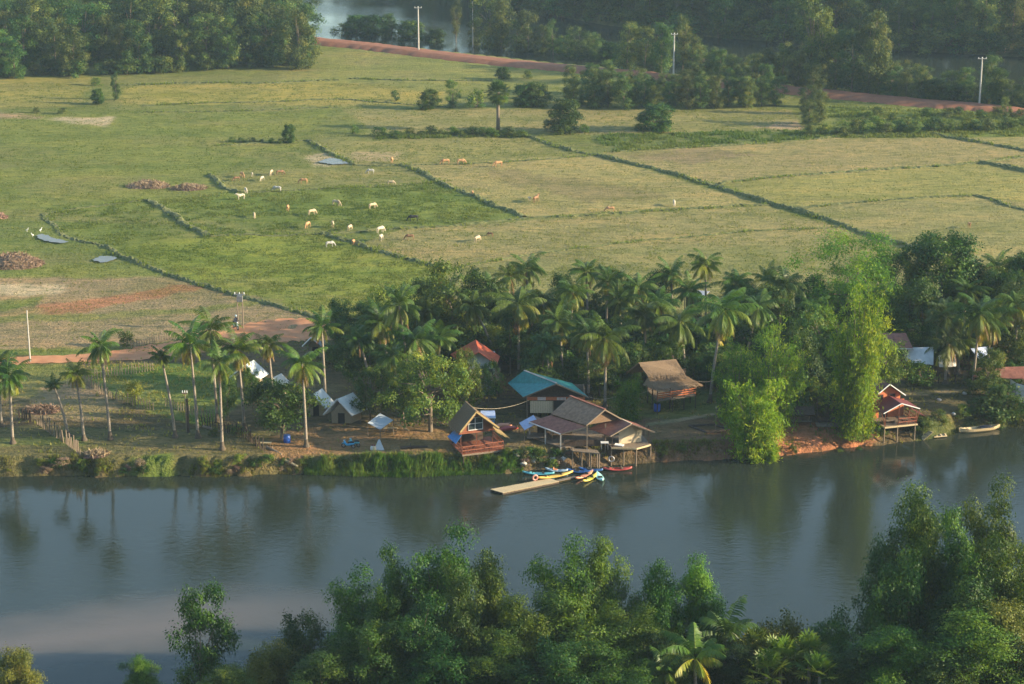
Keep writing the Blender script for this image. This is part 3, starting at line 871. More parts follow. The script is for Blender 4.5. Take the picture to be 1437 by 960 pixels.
def build_water(name, xs, ys, pale_band):
    X, Y = np.meshgrid(xs, ys); nx, ny = len(xs), len(ys)
    V = np.stack([X, Y, np.full(X.shape, WATER_Z)], -1).reshape(-1, 3)
    i = np.arange(nx * ny).reshape(ny, nx)
    Fq = np.stack([i[:-1, :-1], i[:-1, 1:], i[1:, 1:], i[1:, :-1]], -1).reshape(-1, 4)
    t = np.zeros(X.size)
    if pale_band:  # pinkish band mixed into the water colour
        px, py = proj(X.ravel(), Y.ravel(), WATER_Z)
        yc = np.interp(px, [-300, 0, 220, 330, 460, 640], [915, 905, 880, 858, 852, 850])
        hw = np.interp(px, [-300, 0, 220, 460, 640], [26, 24, 26, 22, 5])
        d = np.abs(py - yc + (fbm(X.ravel() * 0.15, Y.ravel() * 0.3) - 0.5) * 30) / hw
        t = sstep((2.3 - d) / 2.3) * np.interp(px, [250, 600], [1, 0]) * 0.55
    return tag(link(name, np_mesh(name, V, [Fq], M['water'], t, True)), kind='structure')


build_water('river_water', axis([(-690, -80, 30), (-80, 80, 1.0), (80, 690, 30)]), axis([(130, 160, 5), (160, 190, 0.7), (190, 250, 6)]), True)
build_water('far_river_water', axis([(-690, 690, 60)]), axis([(440, 1090, 50)]), False)
for pts, nm in (([(50, 332), (60, 330), (78, 336), (96, 341), (88, 343), (70, 341), (56, 337)], 'puddle_water'),
                ([(130, 366), (141, 361), (156, 361), (166, 364), (152, 369), (141, 370)], 'puddle_water'),
                ([(446, 229), (462, 223), (478, 225), (490, 231), (468, 232)], 'puddle_water')):
    me = bpy.data.meshes.new(nm)
    c0 = [U(a, b, 0) for a, b in pts]; c = []
    for i in range(len(c0)):                            # ragged, trodden edge
        for k in range(6):
            q = c0[i].lerp(c0[(i + 1) % len(c0)], k / 6); c.append(q + Vector((R.uniform(-.15, .15), R.uniform(-.25, .25), 0)))
    zz = max(gz(p.x, p.y) for p in c) + 0.12
    me.from_pydata([(p.x, p.y, zz) for p in c], [], [tuple(range(len(c)))]); me.materials.append(M['puddle'])
    tag(link(nm, me), kind='structure')


# ------------------------------------------------------------------ roads
M['laterite'] = pmat('red_laterite', (0.21, 0.082, 0.042), (0.30, 0.125, 0.066), 0.8, 0.95, 0.3)
M['laterite_pale'] = pmat('dusty_laterite', (0.40, 0.165, 0.070), (0.52, 0.245, 0.115), 0.5, 0.95, 0.2)


def ribbon(name, pts, w, lift, mat, edge=None, flat=False, sub=14):
    """road along pixel polyline; half width w metres; optional embankment (height lift, outer half width edge)"""
    P = [U(a, b, 0) for a, b in pts]
    Q = []
    for i in range(len(P) - 1):
        p0 = P[max(i - 1, 0)]; p1 = P[i]; p2 = P[i + 1]; p3 = P[min(i + 2, len(P) - 1)]
        for k in range(sub):
            t = k / sub
            Q.append(0.5 * ((2 * p1) + (p2 - p0) * t + (2 * p0 - 5 * p1 + 4 * p2 - p3) * t * t + (3 * p1 - p0 - 3 * p2 + p3) * t ** 3))
    Q.append(P[-1])
    offs = [-1, -0.55, 0, 0.55, 1]
    V = []; Fa = []
    for i, p in enumerate(Q):
        d = (Q[min(i + 1, len(Q) - 1)] - Q[max(i - 1, 0)]).normalized(); s = Vector((d.y, -d.x, 0))
        ww = (w if not hasattr(w, '__len__') else np.interp(i / (len(Q) - 1), np.linspace(0, 1, len(w)), w))
        row = []
        if edge: row.append((p - s * (ww + edge * (1 + 0.3 * R.uniform(-1, 1))), -0.4))
        for o in offs:
            q = p + s * o * ww * (1 + 0.10 * R.uniform(-1, 1) * (abs(o) == 1)); row.append((q, None))
        if edge: row.append((p + s * (ww + edge * (1 + 0.3 * R.uniform(-1, 1))), -0.4))
        zb = max(gz(p.x, p.y), -0.2)
        for q, zz in row:
            V.append((q.x, q.y, (gz(q.x, q.y) + 0.05 + lift) if (zz is None and not lift) else (zb + lift if zz is None else min(gz(q.x, q.y), 0) - 0.2)))
    n = len(offs) + (2 if edge else 0)
    for i in range(len(Q) - 1):
        for k in range(n - 1): Fa.append((i * n + k, (i + 1) * n + k, (i + 1) * n + k + 1, i * n + k + 1))
    me = bpy.data.meshes.new(name); me.from_pydata(V, [], Fa); me.materials.append(mat)
    for p in me.polygons: p.use_smooth = True
    return tag(link(name, me), kind='structure')


ribbon('far_dirt_road', [(425, 56), (450, 60), (520, 66.5), (590, 75), (700, 88), (800, 98), (880, 105), (960, 113), (1050, 121), (1110, 128), (1200, 137), (1300, 147), (1374, 153), (1450, 161), (1520, 168)], 2.3, 0.9, M['laterite'], 2.2)
ribbon('dirt_road', [(-60, 512), (40, 505), (130, 501), (200, 495), (255, 488), (320, 476), (380, 466), (450, 462), (520, 462), (620, 466), (700, 470)], [1.4, 1.7, 2.1, 3.6, 3.6, 5.2, 5.6, 5.0, 3, 3], 0, M['laterite_pale'])

# ------------------------------------------------------------------ field bunds
M['bund'] = pmat('bund_turf', (0.045, 0.07, 0.022), (0.17, 0.165, 0.06), 2.2, 0.95, 0.6)
BUNDS = [
    ([(735, 190), (800, 212), (840, 218), (900, 233), (960, 248), (1070, 282), (1130, 299), (1200, 322), (1275, 347), (1330, 366)], 0.85, 0.85),
    ([(565, 232), (600, 245), (620, 258), (665, 275), (700, 290), (738, 305)], 0.9, 0.8),
    ([(455, 327), (500, 342), (560, 362), (632, 379)], 0.9, 0.75),
    ([(205, 281), (222, 289), (240, 302), (268, 318), (296, 333)], 1.0, 0.8),
    ([(296, 245), (305, 255), (315, 264), (332, 271)], 0.8, 0.7),
    ([(430, 197), (450, 208), (470, 218), (497, 232)], 0.8, 0.7),
    ([(148, 347), (165, 358), (200, 371), (250, 390), (300, 405), (380, 427), (430, 441), (470, 452)], 0.8, 0.7),
    ([(1310, 187), (1360, 198), (1437, 212), (1500, 224)], 0.8, 0.7),
    ([(1378, 228), (1410, 234), (1437, 240), (1500, 252)], 0.9, 0.8),
    ([(1370, 275), (1400, 283), (1437, 296), (1500, 316)], 0.7, 0.6),
    ([(497, 232), (530, 232), (565, 232)], 0.6, 0.35), ([(565, 232), (640, 231), (700, 228), (760, 224), (836, 218)], 0.6, 0.35),
    ([(332, 271), (450, 266), (540, 261), (612, 256)], 0.5, 0.3),
    ([(296, 333), (380, 330), (455, 327), (520, 324), (560, 322), (640, 318), (738, 306)], 0.6, 0.4),
    ([(738, 305), (800, 304), (880, 300), (980, 294), (1078, 287)], 0.6, 0.4),
    ([(1010, 257), (1080, 250), (1200, 240), (1300, 234), (1378, 228)], 0.7, 0.45), ([(1378, 228), (1437, 221), (1500, 216)], 0.6, 0.4),
    ([(1115, 291), (1200, 285), (1270, 280), (1330, 276), (1372, 275)], 0.7, 0.45),
    ([(632, 378), (750, 357), (900, 338), (1050, 325), (1190, 318)], 0.5, 0.3),
    ([(860, 213), (1000, 205), (1100, 199), (1190, 190), (1310, 187)], 0.6, 0.35),
    ([(530, 192), (620, 191), (735, 189)], 0.7, 0.4), ([(180, 120), (260, 117), (360, 117), (475, 112)], 0.8, 0.5), ([(200, 148), (300, 144), (400, 143), (475, 139), (640, 151)], 0.6, 0.4),
    ([(200, 158), (330, 156), (475, 151)], 0.5, 0.3), ([(60, 300), (130, 290), (205, 281)], 0.6, 0.3), ([(60, 300), (90, 330), (148, 347)], 0.7, 0.4),
    ([(490, 110), (560, 113), (620, 114), (720, 112)], 0.6, 0.45), ([(305, 204), (390, 199), (430, 197)], 0.5, 0.3),  # last ridge traces the lone bush's cast shadow
]
BUND_LINES = []


def bund(pts, hw, h):
    P = [U(a, b, 0) for a, b in pts]
    V = []; Fa = []; pr = [(-1.35, -0.25), (-0.8, 0.62), (-0.35, 1), (0.35, 0.97), (0.8, 0.6), (1.35, -0.25)]
    Q = []
    for i in range(len(P) - 1):
        n = max(2, int((P[i + 1] - P[i]).length / 0.5))
        Q += [P[i].lerp(P[i + 1], k / n) for k in range(n)]
    Q.append(P[-1])
    BUND_LINES.append((Q, hw, h))
    for i, p in enumerate(Q):
        d = (Q[min(i + 2, len(Q) - 1)] - Q[max(i - 2, 0)]).normalized(); s = Vector((d.y, -d.x, 0))
        wob = (float(fbm(p.x * 0.2, p.y * 0.2, 2)) - 0.5) * 1.4
        hh = h * R.uniform(0.8, 1.2) * (0.2 + 1.6 * float(fbm(p.x * 0.22 + 9, p.y * 0.22, 3)))
        for a, b in pr:
            q = p + s * (a * hw * R.uniform(0.6, 1.4) + wob)
            V.append((q.x, q.y, gz(q.x, q.y) + b * hh + R.uniform(-0.12, 0.10)))
    n = len(pr)
    for i in range(len(Q) - 1):
        for k in range(n - 1): Fa.append((i * n + k, (i + 1) * n + k, (i + 1) * n + k + 1, i * n + k + 1))
    me = bpy.data.meshes.new('field_bund'); me.from_pydata(V, [], Fa); me.materials.append(M['bund'])
    tag(link('field_bund', me), kind='structure')


for b in BUNDS: bund(b[0], b[1] * 0.62, b[2] * 0.5)


# ------------------------------------------------------------------ grass
def tufts(name, P, h, tv, rng, mat, blades=4, spread=0.5, wid=0.22, lean=0.5):
    n = len(P)
    Vs = []; Ts = []
    for k in range(blades):
        a = rng.random(n) * 6.283; l = h * rng.uniform(0.6, 1.2, n)
        d = np.stack([np.cos(a), np.sin(a), np.zeros(n)], 1); s = np.stack([-np.sin(a), np.cos(a), np.zeros(n)], 1)
        b = P + d * (h * spread * rng.random(n))[:, None]
        w = s * (h * wid * rng.uniform(0.6, 1.2, n))[:, None]
        tip = b + d * (l * lean * rng.random(n))[:, None] + np.stack([np.zeros(n), np.zeros(n), l], 1)
        b0 = b - np.array([0, 0, 0.05])
        Vs.append(np.stack([b0 - w, b0 + w, tip], 1)); Ts.append(np.repeat(np.clip(tv + rng.normal(0, 0.12, n), 0, 1), 3))
    V = np.concatenate(Vs).reshape(-1, 3); T = np.concatenate(Ts)
    return tag(link(name, np_mesh(name, V, [np.arange(len(V)).reshape(-1, 3)], mat, T)), kind='stuff')


def scatter_fields():
    rng = np.random.default_rng(5)
    n = 330000
    y = rng.uniform(262, 480, n); x = rng.uniform(-1, 1, n) * (y * 0.26 + 3)
    px, py = proj(x, y, 0)
    cl = fbm(x * 0.35, y * 0.35, 3); cl2 = fbm(x * 0.07 + 5, y * 0.07, 3)
    den = np.full(n, 0.42); h = np.full(n, 0.24); tv = np.full(n, 0.45)

    def z(poly, d, hh, t):
        k = inpoly(px, py, poly); den[k] = d; h[k] = hh; tv[k] = t
    z([(565, 232), (835, 217), (1310, 186), (1700, 200), (1700, 480), (640, 480), (632, 378), (740, 305)], 0.28, 0.20, 0.66)
    z([(560, 322), (1080, 288), (1275, 347), (1437, 360), (1437, 480), (640, 480), (500, 342)], 0.40, 0.26, 0.55)
    z([(300, 272), (612, 256), (737, 305), (560, 322), (295, 332), (210, 283)], 0.95, 0.34, 0.36)
    z([(160, 348), (295, 333), (455, 327), (632, 378), (600, 430), (480, 445), (300, 405)], 0.75, 0.30, 0.42)
    z([(60, 292), (205, 282), (295, 332), (150, 348), (70, 322)], 0.65, 0.34, 0.36)
    z([(-200, 392), (240, 388), (400, 428), (480, 445), (480, 470), (-200, 500)], 0.18, 0.2, 0.6)
    z([(825, 190), (1130, 182), (1185, 192), (860, 213)], 0.95, 0.6, 0.2)
    z([(1130, 148), (1700, 170), (1700, 192), (1185, 193), (1130, 190)], 0.95, 0.6, 0.3)
    z([(530, 186), (735, 184), (735, 193), (530, 195)], 0.95, 0.7, 0.2)
    k = (rng.random(n) < den * np.clip((cl - 0.36) * 4.5, 0, 1.2)) & (gz_arr(x, y) > -0.6)
    x, y, h, tv, cl2 = x[k], y[k], h[k], tv[k], cl2[k]
    P = np.stack([x, y, gz_arr(x, y)], 1)
    hh = h * 0.62 * rng.uniform(0.6, 1.6, len(h))
    tufts('field_grass', P, hh, np.clip(tv + (cl2 - 0.5) * 0.7, 0, 1), rng, M['grass_blade'], 4, 1.1, 0.30, 1.3)
    # grass along the bunds
    Ps = []
    for Q, hw, h0 in BUND_LINES:
        for p in Q:
            d_ = float(fbm(p.x * 0.35, p.y * 0.35, 3))
            for _ in range(int(max(0, (d_ - 0.36) * 17) * (0.5 + h0))):
                Ps.append((p.x + R.gauss(0, hw * 0.9), p.y + R.gauss(0, hw * 0.9), gz(p.x, p.y) + h0 * R.uniform(0.0, 0.6)))
    P = np.array(Ps)
    tufts('bund_grass', P, 0.34 * rng.uniform(0.4, 1.6, len(P)), np.full(len(P), 0.15), rng, M['grass_blade'], 4, 0.6, 0.26, 0.7)


def gz_arr(x, y): return terrain(x, y)


def scatter_bank():
    rng = np.random.default_rng(6)
    # tall reeds in front of the sandy yard
    n = 7000
    px = rng.uniform(428, 735, n); u = rng.random(n)
    P = []
    for a, b in zip(px, u):
        top = np.interp(a, [428, 560, 650, 735], [640, 640, 642, 640]); lo = np.interp(a, [428, 560, 700, 735], [662, 666, 662, 659])
        x = U(a, top, 0).x
        yl = float(np.interp(x, *cL)); yw = float(np.interp(x, *cW))
        yy = yw - 0.4 + (yl + 0.5 - yw) * b
        if float(vnoise(np.array([x * 0.7]), np.array([yy * 0.7]))[0]) < 0.2: continue
        P.append((x, yy, gz(x, yy)))
    P = np.array(P)
    tufts('bank_reeds', P, 0.50 * rng.uniform(0.3, 1.4, len(P)) * (0.5 + fbm(P[:, 0] * 0.5, P[:, 1] * 0.5, 2)), 0.15 + 0.9 * fbm(P[:, 0] * 0.3, P[:, 1] * 0.3, 2), rng, M['reed'], 5, 0.4, 0.09, 0.6)
    # rough grass on the rest of the bank and in the yards
    n = 9000
    x = rng.uniform(-62, 62, n); yl = np.interp(x, *cL); yw = np.interp(x, *cW)
    y = yw + (yl - yw) * rng.uniform(0.1, 1.5, n) + rng.random(n) * 0.6
    px, py = proj(x, y, 0)
    red = (px > 1030) & (px < 1215)
    k = (fbm(x * 0.4, y * 0.4, 3) > np.where(red, 0.63, np.where(px < 440, 0.55, np.where(px > 1240, 0.57, 0.52))))
    x, y = x[k], y[k]
    P = np.stack([x, y, terrain(x, y)], 1)
    tufts('bank_grass', P, 0.26 * rng.uniform(0.4, 1.5, len(P)), 0.1 + 0.9 * fbm(x * 0.15 + 4, y * 0.15, 2), rng, M['grass_blade'], 5, 0.6, 0.16, 0.7)
    n = 26000
    y = rng.uniform(222, 262, n); x = rng.uniform(-1, 1, n) * (y * 0.26)
    px, py = proj(x, y, 0)
    den = np.full(n, 0.25)
    for poly, d in (([(380, 605), (520, 600), (640, 600), (640, 640), (380, 640)], 0.03), ([(1040, 590), (1230, 592), (1240, 650), (1040, 660)], 0.02), ([(890, 590), (1050, 588), (1060, 655), (880, 660)], 0.06),
                    ([(130, 512), (330, 508), (340, 560), (300, 600), (250, 590), (170, 560), (125, 536)], 0.9), ([(820, 540), (1010, 545), (1010, 584), (930, 590), (850, 580)], 0.7)):
        den[inpoly(px, py, poly)] = d
    rd = inpoly(px, py, [(-60, 520), (130, 507), (260, 497), (400, 478), (700, 480), (700, 452), (380, 450), (250, 470), (130, 490), (-60, 500)])
    den[rd] = 0
    k = rng.random(n) < den * np.clip((fbm(x * 0.5, y * 0.5, 3) - 0.38) * 5, 0, 1.2)
    x, y = x[k], y[k]
    P = np.stack([x, y, terrain(x, y)], 1)
    tufts('yard_grass', P, 0.26 * rng.uniform(0.5, 1.5, len(P)), 0.25 + 0.6 * fbm(x * 0.1 + 4, y * 0.1, 2), rng, M['grass_blade'], 4, 0.7, 0.22, 0.7)


scatter_fields(); scatter_bank()
# ------------------------------------------------------------------ palms of the left yard and the village edge
LP = [  # foot px, crown px, label, crown kind, size
    (18, 622, 20, 530, 'leaning coconut palm at the far left end of the river yard', None, 0.95),
    (2, 598, 3, 512, 'coconut palm cut by the left edge of the picture', None, 0.9),
    (96, 612, 79, 543, 'slender young coconut palm leaning left beside the row of fence stakes', PALM_YOUNG, 0.62),
    (118, 618, 112, 528, 'short dark coconut palm between the slender leaning one and a tall straight one', None, 0.66),
    (155, 617, 148, 488, 'tall coconut palm standing in front of the left dirt road, slim pale trunk', None, 0.92),
    (246, 614, 231, 506, 'thin coconut palm leaning left with a small dark crown', PALM_YOUNG, 0.78),
    (278, 615, 272, 488, 'tall coconut palm with full crown beside the thin left-leaning one', None, 1.08),
    (312, 631, 312, 512, 'coconut palm with yellow hanging fronds, nearest the bank in the yard', PALM_DROOP, 0.85),
    (343, 604, 338, 492, 'coconut palm standing behind the small dark round tree, slim trunk', None, 0.9),
    (305, 592, 300, 466, 'tallest dark-crowned coconut palm behind the yard palms, by the road bend', None, 0.95),
    (384, 578, 380, 484, 'coconut palm with dry brown fronds in front of a white roofed hut', PALM_DROOP, 0.75),
    (430, 627, 427, 513, 'coconut palm with a hanging orange dead frond by the blue barrel', PALM_DROOP, 0.92),
    (457, 572, 454, 462, 'coconut palm rising behind the two white A-frame huts', None, 0.85),
    (520, 545, 505, 478, 'low coconut palm left of the dense grove, behind the white A-frame', None, 0.75),
]
for a in LP: palm(a[0], a[1], a[2], a[3], a[4], a[5], a[6] * 0.78, 'coconut palms of the river yard')
GP = [
    (575, 560, 562, 430, 'coconut palm at the left end of the grove, above the mango tree', None, 0.95), (590, 560, 585, 478, 'yellowish coconut palm just above the spreading mango tree', PALM_DROOP, 0.85),
    (560, 565, 552, 500, 'low coconut palm with bright fronds at the left of the mango tree', None, 0.75), (615, 545, 618, 475, 'coconut palm between the mango tree and the orange-roofed house', None, 0.8),
    (728, 528, 727, 432, 'tall coconut palm with long hanging fronds above the teal roof', PALM_DROOP, 1.0), (738, 470, 740, 378, 'dark coconut palm crown topping the grove behind the teal roof', None, 0.85),
    (849, 572, 848, 474, 'tall coconut palm with yellow fronds behind the stilt pavilion', PALM_DROOP, 0.98), (826, 560, 822, 468, 'coconut palm with a bare trunk just left of the pavilion palm', None, 0.85),
    (790, 540, 784, 456, 'dark coconut palm between the teal roof and the pavilion palms', None, 0.95), (824, 470, 823, 384, 'coconut palm at the top of the grove, crown against the stubble field', None, 0.8),
    (905, 530, 903, 442, 'coconut palm rising above the two-tier thatched hut', None, 0.9), (962, 535, 952, 452, 'wide coconut palm right behind the thatched hut', None, 1.0),
    (996, 565, 1013, 440, 'coconut palm with straggly drooping yellow fronds right of the thatched hut', PALM_DROOP, 1.08), (943, 470, 940, 386, 'dark coconut palm at the grove top, left of the tin shed', None, 0.8),
    (990, 470, 988, 374, 'tallest coconut palm at the grove top, beside the tin shed roof', None, 0.8), (1100, 490, 1096, 402, 'bright coconut palm left of the golden bamboo plume', PALMS[4], 1.0),
    (1143, 500, 1140, 432, 'half-dead coconut palm with brown fronds beside the golden bamboo', PALM_DROOP, 0.72), (1365, 545, 1368, 442, 'tall coconut palm at the right, hanging over the white roofs', PALM_DROOP, 1.0),
    (1330, 530, 1322, 445, 'coconut palm left of the tall one that hangs over the white roofs', None, 0.95), (1345, 525, 1340, 478, 'low dark coconut palm hanging in front of the white sheet roof', None, 0.85),
    (1326, 538, 1330, 484, 'low coconut palm with hanging fronds between the two white sheet roofs', PALM_DROOP, 0.85), (1424, 520, 1420, 432, 'coconut palm near the right edge above the white panel wall', None, 0.95), (1398, 470, 1393, 378, 'coconut palm crown at the top right end of the grove', None, 0.85),
    (548, 545, 536, 455, 'coconut palm at the far left flank of the grove, above the white A-frame', None, .8), (605, 520, 600, 440, 'coconut palm in the left of the grove behind the yellowish one', None, .8), (690, 500, 690, 405, 'coconut palm at the grove top between the light-topped tree and the tall drooper', None, .75),
    (712, 480, 716, 388, 'coconut palm at the grove top just left of the dark crown', None, .75), (800, 505, 803, 412, 'coconut palm in the upper grove left of the one against the stubble', None, .8), (850, 490, 852, 398, 'coconut palm in the upper grove right of the one against the stubble', None, .8),
    (890, 490, 893, 405, 'coconut palm in the upper grove above the thatched hut', None, .8), (925, 510, 922, 430, 'coconut palm between the two that rise above the thatched hut', None, .85), (965, 480, 966, 410, 'coconut palm just below the tin shed', None, .75), (1020, 480, 1030, 398, 'coconut palm in the upper grove right of the tin shed', None, .8),
    (1070, 470, 1075, 392, 'coconut palm at the grove top left of the bright one', None, .75), (1295, 500, 1290, 425, 'coconut palm under the big dark dome tree', None, .85), (1350, 490, 1352, 410, 'coconut palm between the dark domes, above the white roofs', None, .8), (770, 560, 768, 488, 'low coconut palm right behind the teal roof', None, .8), (1385, 530, 1386, 455, 'coconut palm right of the tall one that hangs over the white roofs', None, .85),
    (700, 520, 664, 432, 'coconut palm in the thick of the grove above the orange roof', None, 0.85), (765, 505, 762, 428, 'coconut palm hidden in the grove between two taller droopers', None, 0.85),
    (872, 500, 868, 425, 'coconut palm deep in the middle of the grove', None, 0.8), (1045, 520, 1060, 430, 'coconut palm behind the green bamboo clump', None, 0.85),
    (1412, 470, 1428, 384, 'coconut palm crown cut by the right edge, top of the grove', None, 0.8), (640, 500, 632, 415, 'coconut palm at the back of the grove over the red earth road', None, 0.75),
]
for a in GP: palm(a[0], a[1], a[2], a[3], a[4], a[5], a[6] * 0.92, 'coconut palms of the village grove')

# the lone sugar palm in the fields
p = G(699, 184); t = thing('sugar_palm', 'lone sugar palm with a round fan-leaved head in the field', 'palm', p)
hh = (184 - 130) / (scale_at(699, 184) * 0.985)
g = GB(); g.tube([p - Vector((0, 0, .3)), p + Vector((0, 0, hh * .5)), p + Vector((0, 0, hh))], [0.42, 0.34, 0.36], 9); g.build('trunk', M['bark'], t, True)
c = link('crown', SUGAR, t); c.location = (0, 0, hh); c.scale = (1.12,) * 3

# ------------------------------------------------------------------ village trees
plant_px('mango', 'shade_tree', 566, 592, 84, 'low spreading tree left of the broad tree, over the grey tarp', wf=0.55, rz=4.0)
plant_px('mango', 'shade_tree', 655, 588, 96, 'ragged tree right of the broad tree, behind the thatched stilt house', wf=0.4, rz=5.0)
plant_px('mango', 'mango_tree', 604, 606, 112, 'broad spreading tree behind the thatched stilt house, pale forked trunk', wf=0.85, rz=1.0)
plant_px('mango', 'shade_tree', 520, 590, 78, 'dark low-spreading tree shading the white A-frame hut', wf=0.62, rz=2.4, mat=M['leaf_dark'])
plant_px('mango', 'shade_tree', 686, 566, 60, 'light green tree half covering the white house with orange roof', wf=0.5, rz=3.0)
plant_px('round_dark', 'shade_tree', 396, 616, 84, 'small dark round tree by the blue barrel', wf=1.1)
plant_px('dome', 'shade_tree', 1316, 470, 138, 'big dark dome-shaped tree at the top right of the grove', wf=1.0)
plant_px('dome', 'shade_tree', 1405, 480, 100, 'second dark dome-shaped tree, right of the big one', wf=0.9)
plant_px('dome', 'shade_tree', 1440, 470, 112, 'dark tree cut by the right edge at the top of the grove', wf=0.8)
plant_px('plume', 'feathery_tree', 1190, 480, 142, 'pale feathery tree spreading behind the golden bamboo', wf=1.05)
plant_px('bamboo_bright', 'bamboo_clump', 1198, 612, 204, 'tall golden-green bamboo clump leaning over the red bank', 'bamboo', wf=0.86, rz=0.3)
plant_px('bamboo_mid', 'bamboo_clump', 1086, 600, 146, 'green bamboo clump behind the yellow-green one at the bank', 'bamboo', wf=0.8)
plant_px('bamboo_low', 'bamboo_clump', 1054, 645, 108, 'low yellow-green bamboo hanging over the water at the red bank', 'bamboo', wf=0.86)
plant_px('bamboo_mid', 'bamboo_clump', 1030, 590, 110, 'green bamboo clump at the left of the bank bamboos', 'bamboo', wf=0.7)
plant_px('bamboo_shrub', 'bamboo_clump', 881, 590, 58, 'pale bamboo shrub between the pavilion and the thatched hut', 'bamboo', wf=0.7)
plant_px('broad', 'shade_tree', 1125, 566, 105, 'dark tree between the green bamboo and the golden clump', wf=0.7, var=0)
plant_px('bamboo_bright', 'bamboo_clump', 1082, 654, 34, 'small dry bamboo tuft leaning into the water below the red bank', 'bamboo', wf=1.3)
plant_px('bush', 'small_tree', 187, 566, 34, 'small light green tree by the field fence in the left yard', wf=0.7, mat=M['leaf_yellow'])
plant_px('bush', 'small_tree', 177, 487, 24, 'green bush beside the left dirt road', wf=1.0, mat=M['leaf_mid'])
SPOTS = [  # grove: px, foot, height px, kind, wf, label
    (640, 505, 138, 'broad', 0.8, 'tall light-topped broadleaf tree at the back of the grove, left of centre'), (684, 500, 122, 'broad', 0.75, 'broadleaf tree behind the orange-roofed house'),
    (556, 515, 118, 'broad', 0.85, 'dark broadleaf tree at the left end of the grove'), (600, 495, 105, 'broad', 0.8, 'broadleaf tree above the mango crown'),
    (520, 525, 70, 'broad', 0.9, 'low dark tree at the left foot of the grove'), (490, 540, 62, 'broad', 0.9, 'low dark tree above the white A-frame hut'),
    (648, 560, 52, 'broad', 0.8, 'leafy tree beside the white walls of the orange-roofed house'), (716, 525, 90, 'broad', 0.6, 'dark tree between the orange roof and the tall drooping palm'),
    (1240, 560, 90, 'broad', 0.8, 'dark tree behind the red stilt house'), (1275, 500, 110, 'broad', 0.8, 'dark tree left of the white sheet roof'),
    (1090, 500, 100, 'broad', 0.8, 'dark tree behind the bamboo clumps'), (1060, 490, 90, 'broad', 0.8, 'dark tree between the drooping palm and the bamboo'),
    (1150, 520, 90, 'broad', 0.8, 'dark tree just left of the golden bamboo'), (1035, 470, 78, 'broad', 0.8, 'small tree at the top of the grove right of the tin shed'),
    (1385, 560, 70, 'broad', 0.9, 'green tree below the white roofs at the right'), (1398, 590, 50, 'broad', 0.7, 'dark leafy tree left of the white panel wall'),
    (1408, 590, 48, 'bush', 1.2, 'dark shrub by the right end of the bank'), (1437, 515, 120, 'broad', 0.9, 'bright-leaved tree at the right edge above the brown roof'),
    (920, 468, 92, 'broad', 0.7, 'tree at the grove top left of the dark palm'), (870, 460, 85, 'broad', 0.75, 'tree at the grove top against the pale field'),
    (790, 470, 88, 'broad', 0.7, 'tree at the grove top right of the dark palm crown'), (1250, 470, 112, 'broad', 0.9, 'broad tree between the feathery tree and the dark dome'),
    (1130, 470, 86, 'broad', 0.8, 'tree at the grove top left of the feathery tree'),
    (1360, 470, 96, 'broad', 0.8, 'tree between the two dark domes'), (320, 590, 60, 'broad', 0.6, 'dark leafy tree among the yard palms'), (355, 575, 62, 'broad', 0.6, 'dark tree in front of the hidden white roof'),
    (495, 500, 45, 'bush', 1.3, 'dark bush at the road end left of the grove'), (1290, 540, 34, 'bush', 1.2, 'low bush in front of the white sheet roof'),
]
for px, py, h, k, wf, lab in SPOTS: plant_px(k, 'broadleaf_tree', px, py, h, lab, wf=wf, group='broadleaf trees of the village grove')
# shaded understorey of the grove: bushes that nothing tells apart
BOXES = [((705, 515, 832, 590), 569), ((884, 498, 990, 582), 553), ((630, 474, 706, 535), 528), ((1260, 484, 1400, 520), 516), ((1240, 474, 1278, 530), 515), ((957, 402, 1000, 420), 428), ((740, 555, 920, 660), 575), ((1226, 528, 1290, 640), 560), ((420, 545, 520, 600), 575)]


def hides(a, b, h, wf=1.0):
    for (x0, y0, x1, y1), rear in BOXES:
        if b > rear and a + 0.42 * h * wf > x0 and a - 0.42 * h * wf < x1 and b - h < y1 and b > y0: return True
    return False


for b0 in range(462, 592, 15):
    for px in range(486, 1440, 23):
        a = px + R.uniform(-11, 11); b = b0 + R.uniform(-7, 7); h = R.uniform(38, 66)
        if b > np.interp(a, [486, 540, 600, 700, 720, 880, 1000, 1060, 1180, 1250, 1262, 1437], [520, 535, 560, 560, 566, 566, 566, 584, 590, 585, 545, 545]): continue
        if a < 560 and b < 478: continue
        if a < 700 and b < 470: continue
        if hides(a, b, h): continue
        plant_px('bush' if R.random() < 0.3 else 'broad', 'understorey_tree', a, b, h, 'dark bushy undergrowth tree in the shade of the palm grove', 'tree', 'undergrowth trees in the palm grove', wf=R.uniform(0.85, 1.25), mat=M['leaf_dark'] if R.random() < 0.6 else M['leaf_mid'])
